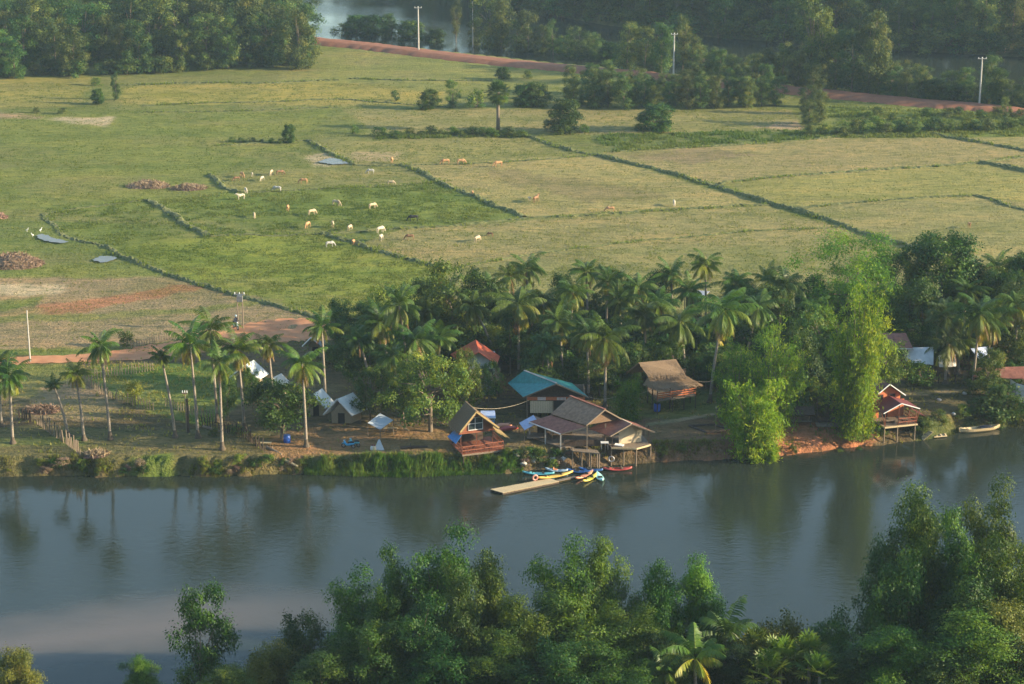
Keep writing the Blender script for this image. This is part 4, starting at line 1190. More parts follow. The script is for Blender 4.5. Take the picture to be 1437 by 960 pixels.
# low bank plants
BK = [(760, 646, 16, 'dark shrub on the bank left of the pavilion posts'), (735, 640, 12, 'low shrub on the stony bank above the turquoise kayak'), (712, 640, 14, 'yellowish shrub beside the thatched house deck'),
      (700, 650, 12, 'shrub at the end of the reed strip'), (80, 655, 12, 'small green shrub on the left bank'), (140, 655, 13, 'green shrub below the driftwood heap'), (118, 664, 9, 'tuft of green shrub at the left waterline'),
      (305, 656, 12, 'leafy shrub on the bank below the yellow-fronded palm'), (375, 650, 15, 'tangled shrub on the bank left of the reeds'), (400, 655, 12, 'low shrub against the start of the reed strip'),
      (930, 636, 14, 'grassy shrub on the bank right of the stilt pavilion'), (958, 632, 12, 'second grassy shrub on the bank below the log frame'), (1113, 634, 12, 'dark plant on the face of the red bank'),
      (1225, 618, 22, 'dark bush at the foot of the golden bamboo'), (1240, 610, 14, 'bush under the deck of the red stilt house'), (1295, 606, 22, 'broad-leaved plant on the bank right of the red stilt house'),
      (1345, 590, 16, 'bush on the grassy bank above the long boat'), (1375, 585, 28, 'dark bush on the bank at the right'), (1400, 600, 22, 'dark bush near the bow of the long boat'), (1325, 596, 9, 'low green plant beside the small raft'),
      (1288, 606, 20, 'dark bush beside the bamboo gangway'), (1318, 592, 18, 'dark bush on the slope above the small raft'), (1352, 584, 18, 'dark bush on the slope left of the panel wall'), (1412, 590, 16, 'dark bush right above the far end of the bank'), (1437, 598, 20, 'dark bush cut by the right edge at the waterline'), (1205, 636, 10, 'olive tuft along the foot of the red bank'), (1180, 638, 9, 'low olive plant at the waterline of the red bank'), (465, 512, 30, 'small pale tree behind the yard palms'),
      (780, 640, 12, 'dark shrub by the plank walkway'), (330, 610, 16, 'dark low bush among the yard palms'), (300, 612, 14, 'dark low bush by the broken fence')]
for px, py, h, lab in BK: plant_px('bush', 'bank_shrub', px, py, h, lab, 'shrub', 'shrubs along the bank', wf=R.uniform(0.9, 1.3), sink=0.15)

for k in range(26):
    a = R.uniform(1362, 1445); b = R.uniform(530, 588) - (a - 1362) * 0.05
    hb = R.uniform(18, 38)
    if a > 1392 and b > 552: b = max(b, 584); hb = 15
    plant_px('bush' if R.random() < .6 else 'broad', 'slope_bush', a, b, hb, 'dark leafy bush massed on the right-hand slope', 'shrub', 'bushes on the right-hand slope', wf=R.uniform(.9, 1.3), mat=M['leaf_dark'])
for k in range(14):
    a = R.uniform(705, 800); b = R.uniform(636, 655)
    plant_px('bush', 'bank_scrub', a, b, R.uniform(6, 13), 'small dark scrub on the stony bank by the kayaks', 'shrub', 'scrub on the stony bank', wf=R.uniform(1, 1.5), sink=.15, mat=R.choice([M['leaf_dark'], M['leaf_mid'], M['dead_leaf']]))
x0 = 780
while x0 < 1440:
    yb = float(np.interp(x0, [780, 900, 1100, 1300, 1440], [86, 97, 119, 140, 152]))
    plant_px('wood', 'riverside_tree', x0 + R.uniform(-5, 5), yb - R.uniform(3, 8), R.uniform(28, 50), 'bushy tree in the row between the red road and the far river', 'tree', 'riverside trees beyond the red road', wf=R.uniform(1.0, 1.4), sink=0.9)
    x0 += 19
for k in range(34):
    a = R.uniform(-10, 440); yt = float(np.interp(a, [0, 150, 300, 440], [645, 650, 650, 646]))
    plant_px('bush', 'bank_scrub', a, yt + R.uniform(0, 18), R.uniform(5, 13), 'low scrub on the eroded face of the left bank', 'shrub', 'scrub along the left bank', wf=R.uniform(1.0, 1.8), sink=0.2, mat=R.choice([M['leaf_mid'], M['leaf_dark'], M['dead_leaf'], M['leaf_yellow']]))

# ------------------------------------------------------------------ field trees and hedges
FB = [(790, 186, 46, 'field_bush', 1.15, 'round dark tree standing right of the sugar palm'), (918, 183, 38, 'field_bush', 1.5, 'wide rounded tree in the field, right of the round dark one'),
      (600, 153, 28, 'field_bush', 1.1, 'dark bush, left end of the hedge by the sugar palm'), (636, 151, 40, 'wood', 0.85, 'taller tree in the hedge left of the sugar palm'), (668, 152, 26, 'bush', 1.1, 'bush between hedge tree and sugar palm'),
      (735, 150, 32, 'field_bush', 1.0, 'bush just behind the sugar palm'), (752, 150, 34, 'field_bush', 1.2, 'bush at the right end of the sugar palm hedge'), (405, 200, 26, 'field_bush', 0.8, 'lone leafy bush on the left field bund'),
      (138, 146, 22, 'field_bush', 0.9, 'low bush in the left fields'), (163, 140, 36, 'wood', 0.6, 'small slanting tree in the left fields'), (135, 120, 12, 'bush', 1.3, 'bush at the edge of the left wood'), (555, 141, 15, 'bush', 0.9, 'small bush in the yellow strip of field'),
      (768, 183, 16, 'bush', 0.9, 'low bush at the foot of the round dark tree'), (820, 186, 13, 'bush', 1.1, 'low bush right of the round dark tree'), (896, 184, 12, 'bush', 1.0, 'low bush beside the wide rounded tree'), (88, 160, 10, 'bush', 1.5, 'low scrub beside the pale bare patch'), (52, 158, 8, 'bush', 1.5, 'low scrub at the left of the pale bare patch'),
      (498, 188, 14, 'bush', 0.8, 'small bush where the bund shrubs begin'), (705, 112, 18, 'field_bush', 1.3, 'bush below the red road above the sugar palm'), (740, 110, 12, 'bush', 1.2, 'low bush below the red road')]
for px, py, h, k, wf, lab in FB: plant_px(k, 'field_tree', px, py, h, lab, wf=wf, group='trees standing in the fields')
for px in range(535, 735, 14): plant_px('bush', 'bund_shrub', px + R.uniform(-5, 5), 191 + R.uniform(-2, 2), R.uniform(8, 16), 'low shrub on the long bund left of the sugar palm', 'shrub', 'shrubs on the sugar palm bund', wf=1.4)
for px in range(325, 400, 14): plant_px('bush', 'bund_shrub', px, 201 + R.uniform(-1, 1), R.uniform(5, 9), 'low shrub shaping the cast shadow of the lone leafy bush', 'shrub', 'shrubs shaping the lone bush shadow', wf=1.4)  # cast shadow of the lone bush modelled as a row of low shrubs
for px in range(800, 1100, 15):   # thick hedge below the road
    plant_px('wood', 'hedge_tree', px + R.uniform(-7, 7), 152 + R.uniform(-5, 2), R.uniform(34, 56) * (0.8 if px < 830 else 1), 'bushy tree in the thick hedge below the red road', 'tree', 'hedge trees below the red road', wf=R.uniform(0.85, 1.15))
for px in range(805, 1085, 18):
    plant_px('wood', 'hedge_tree', px + R.uniform(-7, 7), 138 + R.uniform(-5, 4), R.uniform(32, 50), 'bushy tree in the thick hedge below the red road', 'tree', 'hedge trees below the red road', wf=R.uniform(0.85, 1.15))
for px, py, h, wf, lab in ((1142, 150, 60, 0.8, 'bright tree at the gap in the hedge by the red road'), (1130, 160, 42, 0.8, 'shrubby tree at the corner of the weedy strip'), (1150, 175, 48, 0.9, 'green shrubby tree over the weedy strip'), (1135, 178, 36, 1.0, 'low leafy tree at the left end of the weedy strip'),
                          (1412, 168, 32, 0.8, 'small tree below the road near the right edge')):
    plant_px('wood', 'hedge_tree', px, py, h, lab, wf=wf, group='trees at the weedy strip')
for px in range(1140, 1445, 15):
    plant_px('bush', 'strip_shrub', px + R.uniform(-6, 6), 189 - (px - 1140) * 0.03 + R.uniform(-3, 3), R.uniform(12, 22), 'leafy shrub along the lower edge of the weedy strip', 'shrub', 'shrubs of the weedy strip', wf=1.2)
for px in range(1195, 1445, 22):
    plant_px('bush', 'strip_shrub', px + R.uniform(-8, 8), 166 + R.uniform(-5, 5), R.uniform(8, 15), 'low shrub between the red road and the weedy strip', 'shrub', 'shrubs below the right end of the road', wf=1.3)
# riverside trees beyond the road
RV = [(500, 60, 34, 'field_bush', 1.0), (482, 57, 22, 'bush', 1.4), (525, 62, 36, 'field_bush', 1.0), (550, 66, 42, 'wood', 0.9), (575, 68, 34, 'field_bush', 1.1), (610, 70, 26, 'field_bush', 1.0), (640, 72, 66, 'tall', 0.55),
      (665, 76, 44, 'wood', 0.7), (688, 80, 80, 'wood', 0.66), (703, 82, 78, 'wood', 0.6), (725, 84, 52, 'wood', 0.8), (742, 86, 66, 'wood', 0.65), (762, 86, 46, 'wood', 0.8), (776, 90, 58, 'tall', 0.62), (795, 92, 40, 'wood', 0.9),
      (815, 95, 52, 'wood', 0.75), (838, 98, 36, 'wood', 0.9), (858, 98, 34, 'field_bush', 1.1), (880, 103, 66, 'wood', 0.75), (905, 106, 62, 'wood', 0.7), (928, 108, 70, 'wood', 0.65), (958, 112, 84, 'tall', 0.6), (970, 114, 62, 'wood', 0.7), (990, 118, 44, 'wood', 0.9),
      (1010, 119, 46, 'wood', 0.9), (1030, 121, 40, 'wood', 0.9), (1055, 123, 44, 'wood', 0.9), (1080, 125, 52, 'wood', 0.9), (1098, 126, 60, 'wood', 0.7), (1120, 128, 58, 'wood', 0.8), (1138, 128, 132, 'tall', 0.72), (1150, 129, 110, 'wood', 0.55),
      (1172, 131, 74, 'wood', 0.8), (1195, 134, 84, 'wood', 0.75), (1218, 136, 112, 'wood', 0.62), (1232, 137, 96, 'wood', 0.55), (1250, 140, 42, 'wood', 1.0), (1272, 143, 40, 'wood', 0.9), (1292, 145, 50, 'wood', 0.8), (1312, 147, 34, 'field_bush', 1.1),
      (1335, 149, 28, 'field_bush', 1.2), (1355, 151, 34, 'wood', 0.9), (1385, 153, 70, 'wood', 0.7), (1400, 155, 56, 'wood', 0.7), (1420, 157, 40, 'wood', 0.9), (1440, 159, 46, 'wood', 0.9)]
SPECIAL = {640: 'slender leaning tree with a thin crown by the far river, left of the pole pair', 688: 'tall pale-topped tree beside the thin far pole', 703: 'tall pale-topped tree, right one of the pair beside the thin far pole', 1138: 'tallest tree at the far river, bare trunk by the road gap',
           1218: 'tall bright green tree right of the tallest river tree', 776: 'thin-trunked tree at the red road, middle of the riverside row', 958: 'tall tree just right of the middle far pole', 1385: 'tree beside the rightmost far pole'}
for px, py, h, k, wf in RV:
    plant_px(k, 'riverside_tree', px, py - 5, h * 1.05, SPECIAL.get(px, 'bushy tree in the row between the red road and the far river'), 'tree', None if px in SPECIAL else 'riverside trees beyond the red road', wf=wf * 1.2, sink=0.6)

# ------------------------------------------------------------------ wood at the top left, forest across the far river
for row in range(9):
    y0 = 488 + row * 13
    x = -134.0
    while x < -28:
        xx = x + R.uniform(-2.5, 2.5); yy = y0 + R.uniform(-4, 4) + (x + 134) * 0.16
        pxx, pyy = proj(xx, yy, 0)
        ed = float(np.interp(xx, *cN))
        lim = 438 if row < 3 else 424
        if pxx < lim - 6 and yy < ed - 3:
            front = row == 0
            plant('wood', 'woodland_tree', Vector((xx, yy, gz(xx, yy) - 0.4)), R.uniform(10, 15) if front else R.uniform(13, 19), 'leafy tree on the field edge of the wood' if front else 'leafy tree standing inside the wood beyond the fields', 'tree',
                  'trees on the field edge of the wood' if front else 'trees inside the wood', R.uniform(0.8, 1.1))
        x += 7.5 if row < 3 else 8.5
for k in range(46):
    px = R.uniform(-20, 436)
    plant_px('bush', 'woodland_shrub', px, np.interp(px, [0, 200, 440], [107, 103, 89]) + R.uniform(-2, 2), R.uniform(14, 26), 'leafy shrub at the foot of the wood', 'shrub', 'shrubs at the foot of the wood', wf=1.3, mat=M['leaf_far'])
for row in range(5):
    x = -130.0
    while x < 178:
        xx = x + R.uniform(-3, 3)
        yy = float(np.interp(xx, *cF)) + 2 + row * 12 + R.uniform(-3, 4)
        pxx, pyy = proj(xx, yy, 0)
        if pxx > 370 and pxx < 1480:
            plant('wood', 'forest_tree', Vector((xx, yy, gz(xx, yy) - 0.8)), R.uniform(9, 16) if row == 0 else R.uniform(15, 24), 'tree on the waterline of the forest across the far river' if row == 0 else 'tree inside the forest across the far river', 'tree',
                  'forest trees along the far waterline' if row == 0 else 'trees inside the forest across the river', R.uniform(0.85, 1.15))
        x += 6.5 if row == 0 else 9.5

x = -40.0
while x < 178:
    plant('bush', 'waterline_shrub', Vector((x, float(np.interp(x, *cF)) - 0.5 + R.uniform(-1.5, 2), -1.8)), R.uniform(3, 6.5), 'leafy shrub hanging over the far waterline', 'shrub', 'shrubs along the far waterline', R.uniform(1.2, 1.8), None, None, M['leaf_far'])
    x += 4.2

# ------------------------------------------------------------------ trees of the near bank
NB = [  # px, top py, world depth, crown width px, kind, label
    (275, 824, 163, 96, 'near_round', 'lone slender tree standing in the water at the near bank'), (200, 918, 160, 62, 'near', 'small tree tip at the bottom, left of the lone slender tree'),
    (22, 913, 160, 84, 'near_yellow', 'yellowish tree tip in the bottom left corner'), (375, 905, 160, 90, 'near_yellow', 'yellow-green bush at the bottom between the lone tree and the big clump'), (325, 935, 157, 90, 'near_yellow', 'low yellow-green bush at the bottom beside the lone tree'),
    (425, 862, 163, 110, 'near_dark', 'dark tree at the left end of the big near clump'), (490, 796, 163, 118, 'near', 'rounded tree second from the left end of the big near clump'), (548, 772, 165, 100, 'near', 'pointed tree left of the tallest one in the left near clump'),
    (616, 742, 165, 118, 'near', 'tallest tree of the left half of the near clump'), (684, 780, 165, 100, 'near', 'upright tree right of the tallest one in the left near clump'), (655, 800, 160, 100, 'near_dark', 'dark tree under the tallest one of the near clump'),
    (585, 840, 158, 120, 'near_dark', 'dark tree low in front of the near clump'), (520, 870, 157, 120, 'near_dark', 'dark tree at the bottom of the near clump, left part'), (740, 838, 160, 110, 'near', 'tree bridging the two halves of the near clump'),
    (785, 758, 165, 130, 'near', 'twin-topped tree, left one of the tall pair in mid clump'), (842, 756, 166, 130, 'near', 'twin-topped tree, right one of the tall pair in mid clump'), (815, 838, 160, 150, 'near', 'leafy tree in front of the tall pair'),
    (925, 790, 166, 90, 'near', 'upright tree right of the tall pair'), (975, 778, 166, 92, 'near', 'upright tree at the right end of the mid clump'), (1005, 838, 164, 70, 'near_dark', 'dark tree at the right foot of the mid clump'),
    (885, 850, 160, 120, 'near', 'leafy tree left of the yellow young palm'), (700, 890, 156, 150, 'near', 'leafy tree at the bottom under the bridging tree'), (610, 905, 155, 160, 'near_dark', 'dark tree at the bottom middle of the left clump'),
    (780, 905, 154, 150, 'near_dark', 'dark tree at the bottom under the tall pair'), (450, 915, 155, 130, 'near_dark', 'dark tree at the bottom of the clump near its left end'), (860, 915, 154, 130, 'near', 'leafy tree at the bottom left of the young palm'),
    (1100, 866, 163, 120, 'near_yellow', 'low wide yellow-green tree between the mid clump and the right one'), (1165, 872, 162, 110, 'near', 'low tree at the left foot of the right clump'), (1230, 762, 166, 105, 'near_dark', 'dark tree at the left edge of the right clump'),
    (1300, 688, 168, 130, 'near', 'tall tree left of the tallest one in the right clump'), (1388, 672, 168, 120, 'near', 'tallest tree of the right clump'), (1345, 720, 165, 130, 'near', 'leafy tree between the two tallest of the right clump'),
    (1425, 752, 163, 120, 'near', 'leafy tree at the right edge under the tallest one'), (1280, 780, 163, 140, 'near_dark', 'dark tree in the shade of the right clump'), (1360, 810, 160, 150, 'near_dark', 'dark tree low in the middle of the right clump'),
    (1420, 845, 158, 130, 'near_yellow', 'yellow-green tree at the right edge, low'), (1265, 888, 155, 150, 'near', 'soft light green tree at the bottom right'), (1385, 865, 155, 170, 'near', 'bushy tree in the bottom right corner'), (1200, 905, 156, 120, 'near_dark', 'dark low tree at the bottom beside the fan palms'),
    (1440, 900, 154, 120, 'near_dark', 'dark tree cut by the bottom right corner'), (1320, 915, 153, 130, 'near_dark', 'dark tree at the bottom between the light ones'), (1042, 900, 157, 120, 'near_dark', 'dark bush between the young palms and the fan palms'), (945, 900, 157, 90, 'near_dark', 'dark tree behind the yellow young palm'),
]
for px, pt, Y, wpx, k, lab in NB: plant_top(k, 'bank_tree', px, pt, Y, lab, wpx=wpx * 0.95, group='trees of the near bank')


def low_palm(name, px, py, Y, crown, size, label, trunk=True):
    d = ray(px, py); t_ = Y / d.y; x = d.x * t_; z = CH + d.z * t_; z0 = gz(x, Y)
    t = thing(name, label, 'palm', Vector((x, Y, z0)), 'low palms of the near bank')
    g = GB(); g.tube([(x, Y, z0 - 0.3), (x + 0.1, Y, (z + z0) / 2), (x, Y, z)], [0.2, 0.16, 0.13], 8); g.build('trunk', M['palm_bark'], t, True)
    c = link('crown', crown, t); c.location = (0, 0, z - z0); c.scale = (size,) * 3; c.rotation_euler = (0, 0, R.random() * 6.28)


low_palm('young_coconut_palm', 975, 925, 156, PALM_BIG[0], 1.0, 'young coconut palm with yellow arching fronds at the bottom')
low_palm('young_coconut_palm', 1018, 895, 160, PALM_YOUNG[0], 1.2, 'young coconut palm with dark green fronds behind the yellow one')
low_palm('young_coconut_palm', 935, 945, 155, PALM_YOUNG[0], 0.8, 'small young palm at the bottom left of the yellow one')
for px, py, Y, s, lab in ((1060, 918, 158, 1.1, 'fan palm right of the yellow young palm'), (1095, 930, 157, 1.15, 'fan palm in the middle of the low fan palms'), (1135, 925, 158, 1.1, 'fan palm at the right end of the low fan palms'), (1075, 950, 155, 1.1, 'fan palm at the very bottom'), (1150, 950, 155, 1.0, 'fan palm at the bottom, under the right one')):
    low_palm('fan_palm', px, py, Y, FANLOW[R.randrange(2)], s, lab)
# ------------------------------------------------------------------ houses
M['gable_wood'] = pmat('brown_gable_boards', (0.12, 0.075, 0.045), (0.19, 0.125, 0.08), 6, 0.85, 0.2)
class Frame:
    """a building's own axes: a along the front, b away from the river, heights absolute"""
    def __init__(s, o, rot): s.o = Vector((o.x, o.y, 0)); s.r = Vector((math.cos(rot), math.sin(rot), 0)); s.b = Vector((-math.sin(rot), math.cos(rot), 0)); s.rot = rot
    def __call__(s, a, b, z): return s.o + s.r * a + s.b * b + Vector((0, 0, z))


def part(name, mat, parent, fn, smooth=False):
    g = GB(); fn(g); return g.build(name, mat, parent, smooth)


def wallpoly(g, pts, th, fr):
    """vertical wall from its outline (points), thickness away from the river"""
    g.prism(pts, fr.b * th)


def rail(g, fr, a0, b0, a1, b1, z, h=0.9, n=8):
    p, q = fr(a0, b0, z), fr(a1, b1, z)
    for f in (0.45, 1.0): g.beam(p + Vector((0, 0, h * f)), q + Vector((0, 0, h * f)), 0.07, 0.09)
    for i in range(n + 1):
        c = p.lerp(q, i / n); g.beam(c, c + Vector((0, 0, h - 0.01)), 0.05)


# --- thatched two-storey stilt house
o = U(672, 635, 0.3); fr = Frame(o, rad(20))
H = thing('stilt_house', 'small two-storey house with thatched roof, big white-framed window and red-brown deck', 'house', fr(0.5, 2.2, gz(*fr(0.5, 2.2, 0).xy)))
def f(g):
    for i in range(14): g.box(fr(-2.0 + 5.1 * (i + .5) / 14, 2.4, 0.27), (5.1 / 14 - 0.02, 4.9, 0.09), fr.rot)
part('deck', M['wood_red'], H, f)
part('deck_edge', M['wood'], H, lambda g: g.beam(fr(-2.02, -0.07, 0.19), fr(3.12, -0.07, 0.19), 0.07, 0.2))
for a in (-1.8, -0.1, 1.5, 2.9):
    for b in (0.15, 2.6, 4.6):
        q = fr(a, b, 0); part('stilt', M['wood_dark'], H, lambda g: g.tube([fr(a, b, gz(q.x, q.y) - 0.6), fr(a, b, 0.215)], 0.085, 7))
for a in (-1.9, 0.0, 1.9):
    part('post', M['wood_red'], H, lambda g: g.beam(fr(a, 0.75, 0.32), fr(a, 0.75, 2.5), 0.11))
    part('post', M['wood_red'], H, lambda g: g.beam(fr(a, 4.6, 0.32), fr(a, 4.6, 2.5), 0.11))
part('railing', M['wood_red'], H, lambda g: (rail(g, fr, -1.95, 0.05, 0.55, 0.05, 0.32, .85, 7), rail(g, fr, 0.75, 0.05, 3.0, 0.05, 0.32, .95, 7), rail(g, fr, -1.95, 0.15, -1.95, 3.0, 0.32, .85, 6), rail(g, fr, 3.0, 0.15, 3.0, 3.5, 0.32, .95, 7)))
part('upper_floor', M['wood_red'], H, lambda g: g.box(fr(0, 2.0, 2.56), (4.3, 2.8, 0.14), fr.rot))
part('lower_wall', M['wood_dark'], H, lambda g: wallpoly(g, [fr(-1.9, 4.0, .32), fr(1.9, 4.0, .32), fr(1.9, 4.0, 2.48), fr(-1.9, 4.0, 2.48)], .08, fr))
AP, EL, ER, ZA, ZE = -0.35, -2.25, 2.3, 5.25, 3.05
def gable(g): wallpoly(g, [fr(-1.95, .72, 2.64), fr(1.95, .72, 2.64), fr(1.95, .72, 3.25), fr(AP, .72, ZA - .32), fr(-1.95, .72, 3.25)], .07, fr)
wl = part('front_wall', M['wood_red'], H, gable)
part('wall', M['woven'], H, lambda g: (g.box(fr(-1.92, 2.05, 2.95), (.07, 2.5, .6), fr.rot), g.box(fr(1.92, 2.05, 2.95), (.07, 2.5, .6), fr.rot), wallpoly(g, [fr(-1.95, 3.3, 2.64), fr(1.95, 3.3, 2.64), fr(1.95, 3.3, 3.25), fr(AP, 3.3, ZA - .32), fr(-1.95, 3.3, 3.25)], .07, fr)))
wn = part('window', M['white'], H, lambda g: ([g.beam(fr(a, .66, 2.85), fr(a, .66, 4.3), .075) for a in (-1.0, -.2, .7)], [g.beam(fr(-1.03, .655, z), fr(.73, .655, z), .07) for z in (2.85, 3.6, 4.3)]))
part('pane', M['glass'], wn, lambda g: g.box(fr(-.15, .69, 3.575), (1.66, .03, 1.4), fr.rot))
rl = (fr(AP, -.15, ZA), fr(AP, 3.6, ZA), fr(EL, 3.6, ZE), fr(EL, -.15, ZE)); rr = (fr(AP, -.15, ZA), fr(AP, 3.6, ZA), fr(ER, 3.6, ZE), fr(ER, -.15, ZE))
def f(g):
    g.slab(rl, .2); g.slab(rr, .2); straw(g, rl, 900, .5); straw(g, rr, 900, .5); g.tube([fr(AP, -.2, ZA + .02), fr(AP, 3.65, ZA + .02)], .12, 8)
rf0 = part('roof', M['thatch'], H, f)
def f(g):
    g.beam(fr(AP, -.22, ZA), fr(ER + .05, -.22, ZE), .14, .16); g.beam(fr(AP, -.22, ZA), fr(EL - .05, -.22, ZE), .12, .16)
part('verge', M['thatch_gold'], rf0, f)
ra = (fr(2.05, .3, 2.6), fr(2.05, 2.6, 2.6), fr(3.4, 2.6, 1.75), fr(3.4, .1, 1.75))
part('awning', M['thatch_gold'], H, lambda g: (g.slab(ra, .1), straw(g, ra, 420, .45)))['label'] = 'thatched side awning'
part('awning', M['blue_tarp'], H, lambda g: g.slab((fr(-1.9, .4, 2.5), fr(-1.9, 2.6, 2.5), fr(-2.9, 2.6, 1.7), fr(-2.7, .2, 1.6)), .03))['label'] = 'blue tarp awning'

# --- teal-roofed house
rb, rf_ = U(735.5, 520, 4.8), U(781, 538, 4.8); el, eb = U(734, 557, 2.9), U(712.5, 537.6, 2.9)
er = U(826, 557, 2.9); ebr = er + (eb - el)
H = thing('house', 'low house with a large teal metal roof behind the stilt pavilion', 'house', Vector(((el.x + er.x) / 2, el.y + 2.5, 0)))
def f(g):
    g.slab((rf_, rb, eb, el), .08); g.slab((rf_, rb, ebr, er), .08)
roof = part('roof', M['teal_roof'], H, f)
part('ridge_cap', M['tin'], roof, lambda g: g.beam(rf_ + Vector((0, 0, .03)), rb + Vector((0, 0, .03)), .22, .06))
part('fascia', M['wood'], roof, lambda g: (g.beam(rf_ + Vector((0, -.05, -.06)), er + Vector((0, -.05, -.06)), .06, .16), g.beam(rf_ + Vector((0, -.05, -.06)), el + Vector((0, -.05, -.06)), .06, .12)))
ya = el.y + .9; xl, xr = el.x + .5, er.x - .4
part('gable_wall', M['wood_dark'], H, lambda g: g.prism([(xl + .2, ya, 2.6), (xr - .2, ya, 2.6), (rf_.x + .2, ya, 4.35)], (0, .08, 0)))
part('wall', M['wood'], H, lambda g: (g.box((xl, ya + 2.4, 1.3), (.1, 4.6, 2.8)), g.box((xr, ya + 2.4, 1.3), (.1, 4.6, 2.8)), g.box(((xl + xr) / 2, ya + 4.7, 1.3), (xr - xl, .1, 2.8))))
part('front_board', M['red_wall'], H, lambda g: (g.box(((xl + xr) / 2, ya - .08, 2.42), (xr - xl, .07, .42)),))
def f(g):
    n = 13
    for i in range(n): g.box((xl + .35 + 2.7 * (i + .5) / n, ya - .05 + .03 * (i % 2), 1.35), (2.7 / n - .02, .05, 1.5))
part('slatted_panel', M['cream_wall'], H, f)
part('vent_panel', M['white'], H, lambda g: ([g.box((xl + 1.3 + .14 * i, ya - .15, 2.42), (.08, .05, .4)) for i in range(7)], [g.box((xl + 3.6 + .16 * i, ya - .15, 2.42), (.08, .05, .34)) for i in range(7)]))
part('porch_shade_sheet', M['dark'], H, lambda g: g.box((xl + 4.6, ya + .5, 1.2), (2.9, .06, 2.3)))  # near-black sheet painting the shade inside the open front
for k in (0, .45, 1): part('post', M['wood'], H, lambda g: g.beam((xl + (xr - xl) * k, ya - .18, -.1), (xl + (xr - xl) * k, ya - .18, 2.2), .13))

# --- big brown-roofed pavilion on the bank
u0, u1 = U(800, 556, 4.5), U(849, 575, 4.5); m0, m1 = U(773, 581, 3.0), U(823, 597, 3.0)
l0, l1 = U(742, 592, 2.05), U(786.6, 609, 1.9); dd = Vector((m1.x - u1.x, m1.y - u1.y, 0)) * -1
n0, n1 = u0 + dd + Vector((0, 0, -1.6)), u1 + dd + Vector((0, 0, -1.6))
H = thing('pavilion', 'large open pavilion with stepped grey-brown and red-brown roofs on the bank', 'pavilion', Vector(((l1.x + n1.x) / 2, l1.y + 3, 0)))
r1 = part('roof', M['grey_roof'], H, lambda g: (g.slab((u1, u0, m0, m1), .07), g.slab((u1, u0, n0, n1), .07)))
part('ridge_cap', M['brown_roof'], r1, lambda g: g.beam(u0 + Vector((0, 0, .05)), u1 + Vector((0, 0, .05)), .3, .1))
s = Vector((0, 0, -.14))
r2 = part('lower_roof', M['brown_roof'], H, lambda g: g.slab((m1 + s, m0 + s, l0, l1), .06))
part('fascia', M['white'], r2, lambda g: g.beam(l0 + Vector((0, -.04, -.02)), l1 + Vector((0, -.04, -.02)), .07, .12))
part('fascia', M['wood'], r2, lambda g: g.beam(l1 + Vector((.03, -.04, -.02)), m1 + s + Vector((.03, -.04, -.02)), .07, .12))
part('gable_wall', M['gable_wood'], H, lambda g: g.prism([m1 + Vector((.1, .5, -.1)), n1 + Vector((-.1, .5, -.1)), u1 + Vector((0, .5, -.12))], (0, .08, 0)))
part('fascia', M['wood'], r1, lambda g: (g.beam(u1 + Vector((0, -.06, 0)), m1 + Vector((0, -.06, 0)), .07, .14), g.beam(u1 + Vector((0, -.06, 0)), n1 + Vector((0, -.06, 0)), .07, .14)))
for q in (l1.lerp(l0, .02), l1.lerp(l0, .5), l0, m1, n1, m0, n0, m1.lerp(n1, .5)):
    part('post', M['concrete'] if q.z < 2.2 else M['wood'], H, lambda g: g.beam((q.x + .1, q.y + .12, gz(q.x, q.y) - .3), (q.x + .1, q.y + .12, q.z - .2), .15))
part('floor', M['wood'], H, lambda g: g.prism([(l1.x + .1, l1.y + .2, .08), (n1.x - .1, n1.y + .2, .08), (n0.x, n0.y, .08), (l0.x + .1, l0.y + .2, .08)], (0, 0, .14)))
part('low_wall', M['wood_dark'], H, lambda g: g.beam((l1.x + .4, l1.y + .5, .62), (m1.x + 1.6, m1.y + .8, .62), .08, .75))
part('back_wall', M['wood_dark'], H, lambda g: (g.beam((l0.x + 1, l0.y + .6, 1.1), (m0.x + 2.5, m0.y + 1.0, 1.1), .08, 1.7),))

# --- stilt pavilion over the water
af, ab = U(886, 595, 2.95), U(862, 583.5, 2.95); e1, e0 = U(856.6, 612, 1.95), U(827, 602, 1.95); x1 = U(919, 606.5, 1.95); x0 = x1 + (ab - af)
H = thing('stilt_pavilion', 'open stilt pavilion over the water with brown gable roof and cream woven wall', 'pavilion', Vector((af.x, af.y + 1.5, WATER_Z)))
r = part('roof', M['brown_roof'], H, lambda g: (g.slab((af, ab, e0, e1), .07), g.slab((af, ab, x0, x1), .07)))
part('fascia', M['wood'], r, lambda g: (g.beam(af + Vector((0, -.05, -.02)), e1 + Vector((0, -.05, -.02)), .07, .13), g.beam(af + Vector((0, -.05, -.02)), x1 + Vector((0, -.05, -.02)), .07, .13)))
part('ridge_cap', M['cream_wall'], r, lambda g: g.beam(af + Vector((0, 0, .05)), ab + Vector((0, 0, .05)), .14, .05))
d0, d1, d2 = U(858, 629.5, .1), U(893, 630.5, .1), U(913, 625, .1); back = Vector((-1.0, 4.2, 0))
part('deck', M['wood'], H, lambda g: g.prism([d0, d1, d2, d2 + back * .8, d0 + back], (0, 0, .12)))
part('deck_edge', M['wood_pale'], H, lambda g: (g.beam(d0 + Vector((0, -.05, .06)), d1 + Vector((0, -.05, .06)), .07, .2), g.beam(d1 + Vector((.02, -.05, .06)), d2 + Vector((.02, -.05, .06)), .07, .2)))
wa, wb = d0 + Vector((.9, 1.15, .12)), d2 + Vector((-1.0, .95, .12))
part('wall', M['cream_wall'], H, lambda g: g.prism([wa, wb, wb + Vector((0, 0, 1.45)), af + Vector((0, wa.y - af.y, -.35)), wa + Vector((0, 0, 1.45))], (0, .07, 0)))
